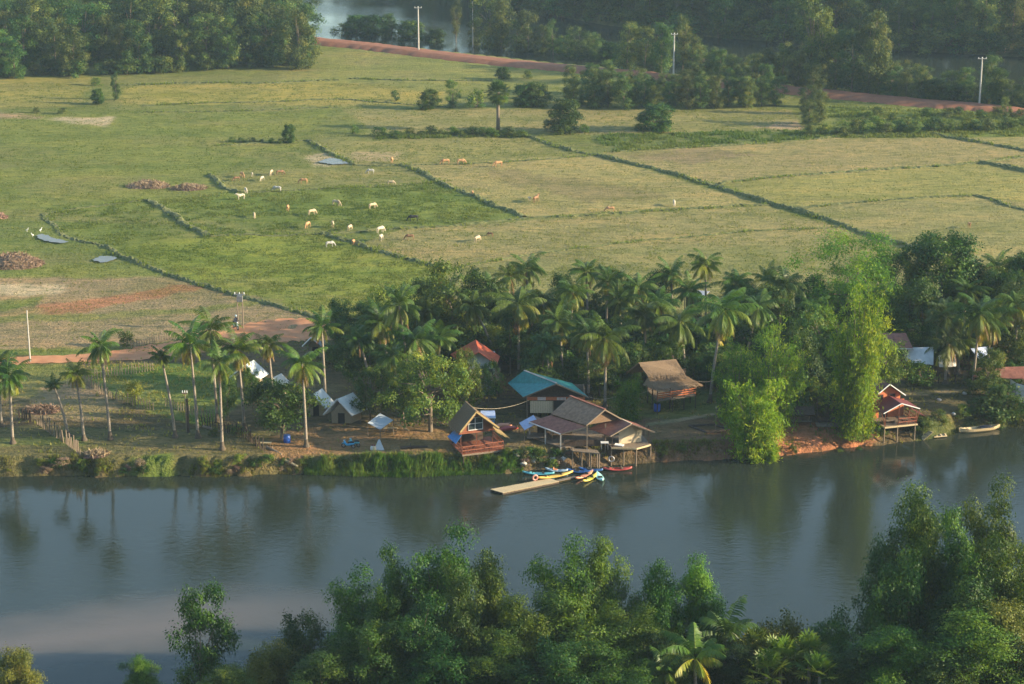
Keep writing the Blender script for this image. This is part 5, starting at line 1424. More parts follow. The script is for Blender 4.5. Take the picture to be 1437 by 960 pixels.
part('gable_board', M['woven'], H, lambda g: g.prism([wa + Vector((-.2, -.06, 1.5)), wb + Vector((.2, -.06, 1.5)), af + Vector((0, wa.y - af.y - .06, -.14))], (0, .05, 0)))
for q in (d0, d0.lerp(d1, .5), d1, d2, d0 + back * .5, d2 + back * .4, d0.lerp(d1, .25) + back * .5, d1 + back * .5, d0 + back * .9):
    part('stilt', M['wood'], H, lambda g: g.tube([(q.x, q.y + .12, -3.2), (q.x, q.y + .12, .09)], .085, 7))
for q in (d0, d2 + Vector((-.35, .1, 0)), d0 + back * .8, d2 + back * .7, d2.lerp(d2 + back, .3)):
    part('post', M['wood_dark'], H, lambda g: g.beam((q.x + .12, q.y + .2, .22), (q.x + .12, q.y + .2, 2.05), .1))
o = tag(part('hammock_cloth', M['white'], None, lambda g: g.slab((d0 + Vector((.35, .35, .32)), d0 + Vector((.5, .8, .4)), d0 + Vector((1.5, .7, .26)), d0 + Vector((1.3, .2, .25))), .1)), 'crumpled white cloth lying on the front edge of the stilt pavilion deck', 'cloth')
T0 = Vector((e1.x - .6, e1.y + .9, .1))
t = thing('table', 'small white table on the deck at the left of the stilt pavilion', 'table', T0)
part('table_top', M['white'], t, lambda g: g.box(T0 + Vector((0, 0, .78)), (.9, .6, .06)))
for a in (-.38, .38):
    for b in (-.24, .24): part('leg', M['metal'], t, lambda g: g.beam(T0 + Vector((a, b, 0)), T0 + Vector((a, b, .745)), .05))
k = U(858.6, 650, -.6); o = tag(part('mooring_tyre', M['metal'], None, lambda g: g.torus((d0.x, d0.y - .05, -1.15), .3, .09, 'Y', 18, 8), True), 'grey tyre hung on the front post of the stilt pavilion above the red boat', 'tyre')

# --- plank walkway left of it
H = thing('walkway', 'plank walkway on thin posts left of the stilt pavilion', 'walkway', U(825, 640, -2))
w0, w1 = U(803, 634, .0), U(842, 637.5, .0)
part('planks', M['wood'], H, lambda g: g.prism([w0, w1, w1 + Vector((-.3, 1.2, 0)), w0 + Vector((-.3, 1.2, 0))], (0, 0, .1)))
for k_ in (0.02, .35, .68, .98):
    q = w0.lerp(w1, k_)
    for b in (.1, 1.05): part('post', M['wood'], H, lambda g: g.tube([(q.x - b * .2, q.y + b, -3), (q.x - b * .2, q.y + b, .55 if (k_ < .1 and b < .5) else -.005)], .075, 7))

# --- two-tier thatched hut
a0, a1 = U(896, 508.8, 5.7), U(948.4, 504, 5.7); b0_, b1_ = U(909, 528, 4.35), U(962, 526, 4.35); c0, c1 = U(920, 547, 3.25), U(983, 538.6, 3.25); cl_ = U(902, 540.5, 3.25)
kb = Vector((a0.x - b0_.x, a0.y - b0_.y, 0)); k0, k1 = a0 + kb * 1.2 + Vector((0, 0, -1.6)), a1 + kb * 1.2 + Vector((0, 0, -1.6))
H = thing('thatched_hut', 'open raised hut with two-tier thatched roof and orange railing', 'hut', U(952, 574, 0))
def f(g):
    for q in ((a0, a1, b1_, b0_), (a0, a1, k1, k0)): g.slab(q, .16); straw(g, q, 700, .55)
part('roof', M['thatch'], H, f)
s = Vector((0, .25, -.22))
part('lower_roof', M['thatch'], H, lambda g: (g.slab((b0_ + s, b1_ + s, c1, c0), .14), straw(g, (b0_ + s, b1_ + s, c1, c0), 800, .5), g.slab((b0_ + s, c0, cl_), .12), straw(g, (b0_ + s, b0_ + s, c0, cl_), 150, .4)))
g0, g1 = Vector((c0.x + .3, c0.y + .7, 1.5)), Vector((c1.x - .5, c1.y + .5, 1.5)); bk = Vector((-.9, 4.2, 0))
part('floor', M['wood'], H, lambda g: g.prism([g0, g1, g1 + bk, g0 + bk], (0, 0, .12)))
def f(g):
    for h in (.35, .62, .9): g.beam(g0 + Vector((0, 0, .12 + h)), g1 + Vector((0, 0, .12 + h)), .07, .12)
    for i in range(7): q = g0.lerp(g1, i / 6); g.beam(q + Vector((0, .05, .12)), q + Vector((0, .05, 1.05)), .06)
part('railing', M['red_wall'], H, f)
for q in (g0, g1, g0.lerp(g1, .4), g0.lerp(g1, .7), g0 + bk, g1 + bk, g0 + bk * .5, g1 + bk * .5):
    part('post', M['wood_dark'], H, lambda g: g.beam((q.x, q.y + .12, gz(q.x, q.y) - .3), (q.x, q.y + .12, 3.3), .13))
part('back_wall', M['wood_dark'], H, lambda g: g.prism([g0 + bk, g1 + bk, g1 + bk + Vector((0, 0, 2.2)), g0 + bk + Vector((0, 0, 2.2))], (0, .08, 0)))
q = U(922, 577, 0); t = thing('water_drum', 'blue drum under the thatched hut', 'drum', q)
part('body', M['barrel_blue'], t, lambda g: g.tube([q, q + Vector((0, 0, .1)), q + Vector((0, 0, .85)), q + Vector((0, 0, .95))], [.38, .42, .42, .36], 14), True); part('lid', M['black'], t, lambda g: g.tube([q + Vector((0, 0, .952)), q + Vector((0, 0, .99))], .3, 14))

# --- white house with orange roof
p0, p1 = U(672, 494, 6.0), U(667.5, 476.6, 6.0); r0_, r1_ = U(697, 512, 4.3), U(702, 500, 4.3); q0, q1 = U(646, 510, 4.3), U(632, 497, 4.3)
H = thing('house', 'white-walled house with a bright orange-red roof among the trees', 'house', Vector((p0.x, p0.y + 3, 0)))
roof = part('roof', M['red_roof'], H, lambda g: (g.slab((p0, p1, r1_, r0_), .08), g.slab((p0, p1, q1, q0), .08)))
yb = max(r0_.y, q0.y, p0.y) + .6
part('wall', M['white'], H, lambda g: (g.prism([(q0.x + .5, yb, -.2), (r0_.x - .5, yb, -.2), (r0_.x - .5, yb, 4.3), (p0.x, yb, 5.75), (q0.x + .5, yb, 4.3)], (0, .1, 0)), g.box((r0_.x - .3, yb + 2.6, 2.0), (.1, 4.8, 4.3)), g.box((q0.x + .3, yb + 2.6, 2.0), (.1, 4.8, 4.3)), g.box((p0.x, yb + 5, 2.0), (r0_.x - q0.x - .7, .1, 4.3))))
wn = part('window', M['white'], H, lambda g: (g.box((p0.x + 1.2, yb - .04, 2.9), (1.2, .06, 1.3)),)); part('pane', M['glass'], wn, lambda g: g.box((p0.x + 1.2, yb - .08, 2.9), (1.0, .03, 1.1)))
part('door', M['wood_red'], H, lambda g: g.box((p0.x - .6, yb - .04, .9), (1.0, .06, 2.1)))
b_ = U(668, 560, 0); t = thing('shed', 'low dark lean-to shed in front of the white orange-roofed house', 'shed', b_)
part('roof', M['grey_roof'], t, lambda g: g.slab((b_ + Vector((-2.2, .2, 2.4)), b_ + Vector((3.0, .2, 2.4)), b_ + Vector((3.0, 3, 3.1)), b_ + Vector((-2.2, 3, 3.1))), .06))
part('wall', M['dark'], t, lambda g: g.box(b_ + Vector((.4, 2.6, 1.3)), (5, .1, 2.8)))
for a in (-2, .4, 2.8): part('post', M['wood_dark'], t, lambda g: g.beam(b_ + Vector((a, .4, -.2)), b_ + Vector((a, .4, 2.35)), .1))


# --- A-frame huts with white roofs
def aframe(label, rf, rbk, ef, ew, zt=3.1, ze=1.25, wall='woven'):
    p0, p1 = U(*rf, zt), U(*rbk, zt); q0 = U(*ef, ze); w0_ = U(*ew, ze); dv = p1 - p0
    t = thing('a_frame_hut', label, 'hut', Vector((p0.x, p0.y + .5 * dv.y, 0)), 'white-roofed A-frame huts')
    part('roof', M['canvas'], t, lambda g: (g.slab((p0, p1, q0 + dv, q0), .07), g.slab((p0, p1, w0_ + dv, w0_), .07)))
    part('barge_board', M['white'], t, lambda g: (g.beam(p0 + Vector((0, -.05, 0)), q0 + Vector((0, -.05, 0)), .06, .14), g.beam(p0 + Vector((0, -.05, 0)), w0_ + Vector((0, -.05, 0)), .06, .14)))
    ins = dv.normalized() * .7
    a, b = w0_.lerp(q0, .16) + ins, w0_.lerp(q0, .84) + ins
    part('front_wall', M[wall], t, lambda g: g.prism([(a.x, a.y, -.1), (b.x, b.y, -.1), (b.x, b.y, ze + .05), (p0.x + ins.x, (a.y + b.y) / 2, zt - .45), (a.x, a.y, ze + .05)], ins.normalized() * .08))
    e = dv - ins * 1.6
    part('side_wall', M[wall], t, lambda g: (g.prism([(b.x, b.y, -.1), (b.x + e.x, b.y + e.y, -.1), (b.x + e.x, b.y + e.y, ze), (b.x, b.y, ze)], (-.08, 0, 0)), g.prism([(a.x, a.y, -.1), (a.x + e.x, a.y + e.y, -.1), (a.x + e.x, a.y + e.y, ze), (a.x, a.y, ze)], (.08, 0, 0))))
    part('door', M['dark'], t, lambda g: g.box(((a.x + b.x) / 2, (a.y + b.y) / 2 - .06, .65), (.8, .05, 1.4)))


aframe('sunlit white A-frame hut between the dark shade tree and the yard palms', (473, 560), (495.4, 550.6), (494.4, 583.7), (453.5, 581.8))
aframe('white-edged A-frame hut half hidden behind the palm with the orange dead frond', (439, 553.5), (452, 545), (457, 573), (424, 570))
aframe('white-roofed hut showing through the yard palms, by the red road', (342, 513), (356, 505), (364, 533), (322, 530), 3.6, 1.4)
aframe('small white-roofed hut above the dark round tree', (383, 530), (395, 524), (396, 543), (371, 543), 3.0, 1.5)
aframe('pale-roofed hut just below the red earth road, behind the tall palms', (436, 474), (446, 470), (452, 486), (424, 486), 3.2, 1.6)

# --- tarp canopy
c4 = [U(533.4, 580, 2.0), U(552, 589.6, 1.8), U(533.4, 603, 1.5), U(516, 593.5, 1.8)]
H = thing('tarp_canopy', 'pale grey diamond tarp stretched on poles in the sandy yard', 'canopy', U(534, 606, 0))
def f(g):
    n = 8
    vs = []
    for i in range(n + 1):
        for j in range(n + 1):
            p = c4[0].lerp(c4[1], i / n).lerp(c4[3].lerp(c4[2], i / n), j / n); vs.append(p - Vector((0, 0, .25 * math.sin(math.pi * i / n) * math.sin(math.pi * j / n))))
    k = len(vs); vs += [v - Vector((0, 0, .025)) for v in vs]; fs = []
    for i in range(n):
        for j in range(n):
            a = i * (n + 1) + j; fs += [(a, a + 1, a + n + 2, a + n + 1), (k + a + n + 1, k + a + n + 2, k + a + 1, k + a)]
    g.add(vs, fs)
part('sheet', M['grey_tarp'], H, f, True)
for q in c4: part('pole', M['wood'], H, lambda g: g.tube([(q.x, q.y, gz(q.x, q.y) - .2), q + Vector((0, 0, .12))], .045, 6))
part('boom', M['wood_pale'], H, lambda g: g.tube([U(548, 590, 1.5), U(574, 604, 1.0)], .05, 6))
q = U(548, 606, 0); t = thing('bench', 'plank bench under the grey tarp', 'bench', q); part('seat', M['wood_pale'], t, lambda g: g.box(q + Vector((0, 0, .45)), (1.6, .45, .07)))
for a in (-.7, .7): part('leg', M['wood'], t, lambda g: g.box(q + Vector((a, 0, .2)), (.08, .4, .43)))

# --- small blue-tarp shelter
p0 = U(756, 592.5, 2.1); p1 = U(775, 600.5, 1.75); pl = U(736, 603.5, 1.45); dv = Vector((-.6, 2.6, 0))
H = thing('shelter', 'small open shelter with a pale blue tarp and white roof edge beside the thatched house', 'shelter', U(757, 622, 0))
part('tarp', M['pale_tarp'], H, lambda g: g.slab((p0, p0 + dv, pl + dv, pl), .04)); part('roof', M['grey_roof'], H, lambda g: g.slab((p0, p0 + dv, p1 + dv, p1), .05))
part('roof_edge', M['white'], H, lambda g: g.beam(p0 + Vector((0, -.06, 0)), p1 + Vector((0, -.06, 0)), .06, .14))
for q in (p1, pl, p1 + dv, pl + dv): part('post', M['wood'], H, lambda g: g.beam((q.x, q.y + .1, gz(q.x, q.y) - .2), (q.x, q.y + .1, q.z - .08), .1))
part('bench_platform', M['wood'], H, lambda g: g.box(((pl.x + p1.x) / 2, p1.y + 1.2, .42), (2.6, 1.8, .12)))

# --- cart with blue and white canopy
q = U(685, 600, 0)
H = thing('cart', 'small cart with a white and blue canopy behind the thatched house', 'cart', q)
part('canopy', M['pale_tarp'], H, lambda g: g.slab((q + Vector((-.8, -.9, 1.55)), q + Vector((.9, -.9, 1.55)), q + Vector((.8, .9, 1.8)), q + Vector((-.9, .9, 1.8))), .05))
part('canopy_edge', M['white'], H, lambda g: g.beam(q + Vector((-.82, -.93, 1.5)), q + Vector((.92, -.93, 1.5)), .05, .12))
part('tray', M['sky_blue'], H, lambda g: (g.box(q + Vector((0, 0, .62)), (1.5, 1.6, .1)), g.box(q + Vector((0, -.78, .85)), (1.5, .06, .36)), g.box(q + Vector((.73, 0, .85)), (.06, 1.5, .36)), g.box(q + Vector((-.73, 0, .85)), (.06, 1.5, .36))))
for a in (-.7, .75):
    for b in (-.75, .75): part('post', M['metal'], H, lambda g: g.beam(q + Vector((a, b, .67)), q + Vector((a, b, 1.56)), .05))
for a in (-.82, .82): part('wheel', M['black'], H, lambda g: g.torus(q + Vector((a, 0, .34)), .27, .07, 'Y', 16, 7, rad(90)))
for k_, (a, b, lab, m) in enumerate(((703, 600, 'orange upturned boat hull behind the small blue-tarp shelter', 'salmon'), (712, 604, 'dull red upturned boat hull beside the orange one', 'red'))):
    q = U(a, b, 0); o = thing('upturned_boat', lab, 'boat', q)
    part('hull', M[m], o, lambda g: g.tube([q + Vector((-1.3, -.5, .1)), q + Vector((-.8, -.3, .22)), q + Vector((0, 0, .26)), q + Vector((.8, .3, .22)), q + Vector((1.3, .5, .1))], [.04, .24, .3, .24, .04], 9), True)
    part('keel', M['wood'], o, lambda g: g.beam(q + Vector((-1.1, -.42, .4)), q + Vector((1.1, .42, .4)), .05, .2))

# --- red two-storey stilt house
o = U(1251, 598, .2); fr = Frame(o, rad(17))
H = thing('stilt_house', 'red two-storey stilt house with white roof edges over the water at the right', 'house', fr(1.6, 3, -1.0))
def f(g):
    for i in range(12): g.box(fr(-.9 + 4.3 * (i + .5) / 12, 3.6, .14), (4.3 / 12 - .02, 7.2, .1), fr.rot)
part('deck', M['wood'], H, f)
part('deck_edge', M['wood_pale'], H, lambda g: (g.beam(fr(-.9, -.06, .1), fr(3.4, -.06, .1), .07, .2), g.beam(fr(-.96, 0, .1), fr(-.96, 5, .1), .07, .2)))
for a, b in ((-.8, .2), (.9, .2), (3.2, .2), (-.8, 3), (1.2, 3), (3.2, 3), (-.8, 6), (3.2, 6)):
    part('stilt', M['wood'], H, lambda g: g.tube([fr(a, b, -3.2), fr(a, b, .085)], .085, 7))
def gab(fr, a0, a1, ac, b, zb, ze, za, th=.08): return [fr(a0, b, zb), fr(a1, b, zb), fr(a1, b, ze), fr(ac, b, za), fr(a0, b, ze)]
part('lower_wall', M['red_wall'], H, lambda g: (wallpoly(g, [fr(-.8, 3.2, .2), fr(-.1, 3.2, .2), fr(-.1, 3.2, 2.3), fr(-.8, 3.2, 2.3)], .08, fr), wallpoly(g, [fr(1.1, 3.2, .2), fr(3.2, 3.2, .2), fr(3.2, 3.2, 2.3), fr(1.1, 3.2, 2.3)], .08, fr)))
part('doorway', M['dark'], H, lambda g: g.box(fr(.5, 3.3, 1.2), (1.2, .05, 2.0), fr.rot))  # near-black sheet painting the unlit inside
part('upper_wall', M['red_wall'], H, lambda g: (wallpoly(g, gab(fr, -.9, 2.6, .85, 3.12, 2.31, 3.05, 4.25), .09, fr), g.box(fr(2.6, 5.2, 2.0), (.09, 4.0, 2.3), fr.rot), g.box(fr(-.9, 5.2, 2.0), (.09, 4.0, 2.3), fr.rot), wallpoly(g, gab(fr, -.9, 2.6, .85, 7.2, .2, 3.05, 4.25), .09, fr)))
for a in (-.1, 1.5):
    wn = part('window', M['wood_red'], H, lambda g: ([g.beam(fr(a - .42, 3.05, z), fr(a + .42, 3.05, z), .06, .07) for z in (2.5, 3.15)], [g.beam(fr(a + k_, 3.045, 2.5), fr(a + k_, 3.045, 3.15), .06) for k_ in (-.4, .4)]))
    part('pane', M['dark'], wn, lambda g: g.box(fr(a, 3.09, 2.82), (.78, .03, .6), fr.rot))
U0, U1, UL, UR = fr(.85, 2.6, 4.5), fr(.85, 7.6, 4.5), fr(-1.3, 2.6, 2.95), fr(3.0, 2.6, 2.95); dv = U1 - U0
rf2 = part('roof', M['maroon_roof'], H, lambda g: (g.slab((U0, U1, UL + dv, UL), .06), g.slab((U0, U1, UR + dv, UR), .06)))
part('fascia', M['white'], rf2, lambda g: (g.beam(U0 + fr.b * -.06 + Vector((0, 0, .02)), UL + fr.b * -.06, .06, .11), g.beam(U0 + fr.b * -.06 + Vector((0, 0, .02)), UR + fr.b * -.06, .06, .11)))
P0, PL, PR = fr(1.05, -.2, 2.95), fr(-1.25, -.2, 1.95), fr(3.5, -.2, 2.1); dv = fr.b * 3.2
rf3 = part('porch_roof', M['maroon_roof'], H, lambda g: (g.slab((P0, P0 + dv, PL + dv, PL), .06), g.slab((P0, P0 + dv, PR + dv, PR), .06)))
part('fascia', M['white'], rf3, lambda g: (g.beam(P0 + fr.b * -.06 + Vector((0, 0, .02)), PL + fr.b * -.06, .06, .1), g.beam(P0 + fr.b * -.06 + Vector((0, 0, .02)), PR + fr.b * -.06, .06, .1)))
for a in (-.8, .95, 2.3, 3.25): part('post', M['wood_red'], H, lambda g: g.beam(fr(a, .1, .2), fr(a, .1, 2.95 - abs(a - 1.05) * .43 - .1), .1))
for a in (-.8, 3.25): part('brace', M['wood_red'], H, lambda g: g.beam(fr(a, .1, .25), fr(a + (-.5 if a < 0 else .4), .1, 1.85), .08))
part('railing', M['wood_red'], H, lambda g: (rail(g, fr, .95, .05, 3.3, .05, .2, .8, 8), rail(g, fr, 3.32, .1, 3.32, 3, .2, .8, 8)))
part('bench', M['wood'], H, lambda g: (g.box(fr(.1, 1.0, .6), (1.6, .5, .08), fr.rot), g.box(fr(-.6, 1.0, .38), (.1, .45, .34), fr.rot), g.box(fr(.8, 1.0, .38), (.1, .45, .34), fr.rot)))
part('stair', M['maroon_roof'], H, lambda g: g.slab((fr(3.5, 1.8, 1.5), fr(3.5, 3.0, 1.5), fr(6.1, 3.2, -.1), fr(6.1, 2.0, -.1)), .08))

# --- dark hut, white roofs, brown roof and panel wall at the right
q = U(1258, 528, 0)
H = thing('hut', 'narrow dark wooden hut right of the golden bamboo', 'hut', q)
part('wall', M['wood_dark'], H, lambda g: (g.box(q + Vector((0, 1.6, 2.0)), (2.6, 3.0, 3.6)),))
part('roof', M['brown_roof'], H, lambda g: g.slab((q + Vector((-1.8, -.5, 3.9)), q + Vector((1.9, -.5, 3.7)), q + Vector((1.6, 3.6, 4.7)), q + Vector((-1.8, 3.6, 4.7))), .08))
part('roof_edge', M['white'], H, lambda g: g.beam(q + Vector((-1.82, -.54, 3.95)), q + Vector((1.92, -.54, 3.75)), .06, .12))
for a in (-1.1, 0, 1.1): part('post', M['wood'], H, lambda g: g.beam(q + Vector((a, .0, -.2)), q + Vector((a, .0, 3.7)), .1))
def sheet_shed(label, c, zt, ze, mat):
    P = [U(c[0][0], c[0][1], zt), U(c[1][0], c[1][1], zt), U(c[2][0], c[2][1], ze), U(c[3][0], c[3][1], ze)]
    t = thing('shed', label, 'shed', Vector((sum(p.x for p in P) / 4, sum(p.y for p in P) / 4, 0)))
    def f(g):
        n = 7; vs = []
        for i in range(n + 1):
            for j in range(n + 1): vs.append(P[0].lerp(P[1], i / n).lerp(P[3].lerp(P[2], i / n), j / n) + Vector((0, 0, .14 * math.sin(i * 2.4) * math.sin(j * 1.3))))
        k = len(vs); vs += [v - Vector((0, 0, .05)) for v in vs]; fs = []
        for i in range(n):
            for j in range(n): a = i * (n + 1) + j; fs += [(a, a + 1, a + n + 2, a + n + 1), (k + a + n + 1, k + a + n + 2, k + a + 1, k + a)]
        g.add(vs, fs)
    part('roof_sheet', M[mat], t, f, True)
    for p in P: part('post', M['wood_dark'], t, lambda g: g.beam((p.x, p.y, -.3), (p.x, p.y, p.z + .02), .11))
    return t
sheet_shed('white sheet-roofed shed right of the narrow dark hut', ((1266, 488), (1310, 487), (1310, 512), (1272, 508)), 3.6, 2.0, 'white')
sheet_shed('white sheet-roofed shed in the middle, behind the drooping fronds', ((1317, 499), (1341, 497), (1342, 514), (1318, 515)), 3.1, 2.2, 'canvas')
sheet_shed('pale blue-white roof at the right under the tall drooping palm', ((1362, 489), (1388, 486), (1396, 491), (1374, 504)), 3.6, 2.6, 'pale_tarp')
sheet_shed('low dark brown roof between the white roofs and the panel wall', ((1372, 516), (1445, 514), (1445, 532), (1366, 529)), 3.0, 2.0, 'brown_roof')
q0, q1, q2 = U(1416, 556, 0), U(1424, 562, 0), U(1450, 570, 0)
H = thing('panel_wall', 'white panelled enclosure with dark seams cut by the right edge', 'wall', q1)
for i, (a, b) in enumerate(((q0, q1), (q1, q1.lerp(q2, .5)), (q1.lerp(q2, .5), q2))):
    for z in (0, 1, 2): part('panel', M['white'], H, lambda g: g.prism([a.lerp(b, .03) + Vector((0, 0, .03 + z * .75)), a.lerp(b, .97) + Vector((0, 0, .03 + z * .75)), a.lerp(b, .97) + Vector((0, 0, .73 + z * .75)), a.lerp(b, .03) + Vector((0, 0, .73 + z * .75))], (.02, .08, 0)))
part('frame', M['dark'], H, lambda g: g.prism([q0 + Vector((.02, .1, -.2)), q1 + Vector((.02, .1, -.2)), q2 + Vector((.02, .1, -.2)), q2 + Vector((.02, .1, 2.3)), q1 + Vector((.02, .1, 2.3)), q0 + Vector((.02, .1, 2.3))], (.02, .06, 0)))
P = [U(961, 413, 3.0), U(972, 406.5, 3.3), U(996, 409, 3.3), U(985, 418.5, 3.0)]
H = thing('shed', 'tin-roofed shed among the palm tops at the back of the grove', 'shed', Vector((P[0].x + 1.5, P[0].y + 1, 0)))
part('roof', M['tin'], H, lambda g: g.slab(P, .06)); c = sum(P, Vector()) / 4
part('wall', M['wood_dark'], H, lambda g: g.prism([P[0] * .9 + c * .1 + Vector((0, 0, -3.2)), P[3] * .9 + c * .1 + Vector((0, 0, -3.2)), P[3] * .9 + c * .1 + Vector((0, 0, -.12)), P[0] * .9 + c * .1 + Vector((0, 0, -.12))], (0, .08, 0)))
for p in P: part('post', M['wood'], H, lambda g: g.beam((p.x, p.y + .02, -.3), (p.x, p.y + .02, p.z - .08), .1))

# ------------------------------------------------------------------ raft, kayaks and boats
z = WATER_Z + .22
a_, b_, c_, d_ = U(688, 687, z), U(706, 692, z), U(784.4, 676, z), U(772, 671.5, z)
H = thing('floating_dock', 'long pale bamboo raft floating below the kayaks', 'raft', a_.lerp(c_, .5) - Vector((0, 0, .22)))
def f(g):
    n = 40
    for i in range(n):
        p = a_.lerp(d_, (i + .5) / n); q = b_.lerp(c_, (i + .5) / n); g.beam(p + Vector((0, 0, R.uniform(-.01, .02))), q + Vector((0, 0, R.uniform(-.01, .02))), (a_ - d_).length / n * .93, .06)
part('planks', M['wood_pale'], H, f)
for k_ in (.06, .36, .66, .94): 
    p, q = a_.lerp(b_, k_), d_.lerp(c_, k_); part('float', M['wood_dark'], H, lambda g: g.tube([p - Vector((0, 0, .17)), q - Vector((0, 0, .17))], .13, 8))
e_ = U(808, 669, z)
part('gangplank', M['wood'], H, lambda g: (g.beam(c_.lerp(d_, .3) + Vector((.1, 0, -.02)), e_, .5, .06),))


def kayak(px0, py0, px1, py1, mat, label, name='kayak', zz=WATER_Z + .02, width=.72, seat='black', tilt=0):
    p, q = U(px0, py0, zz), U(px1, py1, zz); L = (q - p).length; c = p.lerp(q, .5); rz = math.atan2(q.y - p.y, q.x - p.x)
    t = thing(name, label, 'kayak' if name == 'kayak' else 'boat', c, 'kayaks by the bamboo raft' if name == 'kayak' else None, rz)
    n = 15; m = 12; vs = []; fs = []
    for i in range(n):
        u = -1 + 2 * i / (n - 1); wd = width / 2 * max(.03, (1 - abs(u) ** 2.4)) ** .75; kz = .16 * abs(u) ** 3
        for j in range(m):
            a = 2 * math.pi * j / m; yy = math.cos(a) * wd; zz_ = math.sin(a)
            dz = kz + (.17 + .12 * zz_ if zz_ > 0 else .17 + .2 * zz_ * (1 - .4 * abs(u)))
            if zz_ > .3 and abs(u) < .42: dz -= .09 * (1 - (abs(u) / .42) ** 4)
            vs.append((u * L / 2, yy, dz))
    for i in range(n - 1):
        for j in range(m): fs.append((i * m + j, i * m + (j + 1) % m, (i + 1) * m + (j + 1) % m, (i + 1) * m + j))
    fs += [tuple(range(m - 1, -1, -1)), tuple(range((n - 1) * m, n * m))]
    me = bpy.data.meshes.new('hull'); me.from_pydata(vs, [], fs); me.materials.append(M[mat])
    for f_ in me.polygons: f_.use_smooth = True
    link('hull', me, t)
    for sx in ((-.22, .2) if L > 2.9 else (-.05,)):
        g = GB(); g.box((sx * L, 0, .24), (.42, width * .55, .06)); g.box((sx * L - .22, 0, .34), (.06, width * .55, .22), 0, 0)
        me = bpy.data.meshes.new('seat'); me.from_pydata(g.v, [], g.f); me.materials.append(M[seat]); link('seat', me, t)
    return t


kayak(733, 665.5, 778, 667, 'turquoise', 'turquoise kayak, leftmost of those moored behind the raft')
kayak(765, 660.5, 797, 663, 'pale_blue', 'pale blue-grey kayak between the turquoise and dark blue ones', seat='salmon')
kayak(795, 661.5, 829, 665, 'blue', 'dark blue kayak in the middle of the moored group')
kayak(812, 659.8, 846, 662.5, 'blue', 'second dark blue kayak, nearest the pavilion posts')
kayak(754, 674, 804, 665, 'yellow', 'orange-yellow kayak lying on the raft', zz=z + .03)
kayak(807.5, 674.5, 832, 664, 'salmon', 'salmon-orange kayak beside the bright yellow one')
kayak(818, 678.5, 837, 668, 'bright_yellow', 'bright yellow kayak at the end of the raft')
kayak(845.5, 677.5, 837.5, 665.5, 'aqua', 'pale aqua kayak, rightmost beside the bright yellow one', width=.85)
kayak(846, 660.3, 887, 659.5, 'red', 'red boat moored under the stilt pavilion', 'rowing_boat', width=.9, seat='wood')
q = U(751, 674.5, z + .05); tag(part('ring_buoy', M['pink'], None, lambda g: g.torus(q + Vector((0, 0, .36)), .28, .1, 'Y', 18, 8, rad(20)), True), 'faded pink ring buoy standing on the raft by the yellow kayak', 'buoy')


def longboat(px0, py0, px1, py1, label):
    p, q = U(px0, py0, WATER_Z + .05), U(px1, py1, WATER_Z + .05); L = (q - p).length
    t = thing('long_boat', label, 'boat', p.lerp(q, .5), None, math.atan2(q.y - p.y, q.x - p.x))
    n = 17; vs = []; fs = []
    pr = [(-1, .42), (-.8, .1), (-.4, -.08), (.4, -.08), (.8, .1), (1, .42), (.88, .42), (.66, .12), (.3, .02), (-.3, .02), (-.66, .12), (-.88, .42)]
    for i in range(n):
        u = -1 + 2 * i / (n - 1); wd = .55 * max(.06, 1 - abs(u) ** 3); kz = .22 * abs(u) ** 3
        vs += [(u * L / 2, a * wd, b + kz) for a, b in pr]
    m = len(pr)
    for i in range(n - 1):
        for j in range(m): fs.append((i * m + j, (i + 1) * m + j, (i + 1) * m + (j + 1) % m, i * m + (j + 1) % m))
    fs += [tuple(range(m)), tuple(range(n * m - 1, (n - 1) * m - 1, -1))]
    me = bpy.data.meshes.new('hull'); me.from_pydata(vs, [], fs); me.materials.append(M['wood_pale']); link('hull', me, t)
    for u in (-.28, 0, .28):
        g = GB(); g.box((u * L, 0, .3), (.22, .85, .05)); me = bpy.data.meshes.new('thwart'); me.from_pydata(g.v, [], g.f); me.materials.append(M['wood']); link('thwart', me, t)
    g = GB(); g.slab(((.02 * L, -.5, .42), (.3 * L, -.5, .42), (.3 * L, .5, .46), (.02 * L, .5, .46)), .03); me = bpy.data.meshes.new('cover'); me.from_pydata(g.v, [], g.f); me.materials.append(M['navy_cloth']); link('cover', me, t)


longboat(1346, 607.5, 1403, 601.5, 'long pale wooden boat moored along the right bank')
def raft(label, pts, name='bamboo_raft'):
    P = [U(a, b, c) for a, b, c in pts]; t = thing(name, label, 'raft', sum(P, Vector()) / 4)
    part('poles', M['wood_pale'], t, lambda g: [g.tube([P[0].lerp(P[3], k / 6), P[1].lerp(P[2], k / 6)], .07, 6) for k in range(7)])
    part('cross_pole', M['wood'], t, lambda g: [g.tube([P[0].lerp(P[1], k) + Vector((0, 0, .1)), P[3].lerp(P[2], k) + Vector((0, 0, .1))], .05, 6) for k in (.15, .5, .85)])
raft('slanted bamboo gangway leaning from the water beside the red stilt house', ((1289, 616.5, -1.95), (1304, 605, -.9), (1309, 606.5, -.9), (1296, 617.5, -1.95)), 'bamboo_gangway')
raft('small flat raft at the water beside the bamboo gangway', ((1311, 613.5, -1.85), (1329, 612, -1.85), (1327, 609, -1.85), (1309, 610.5, -1.85)))

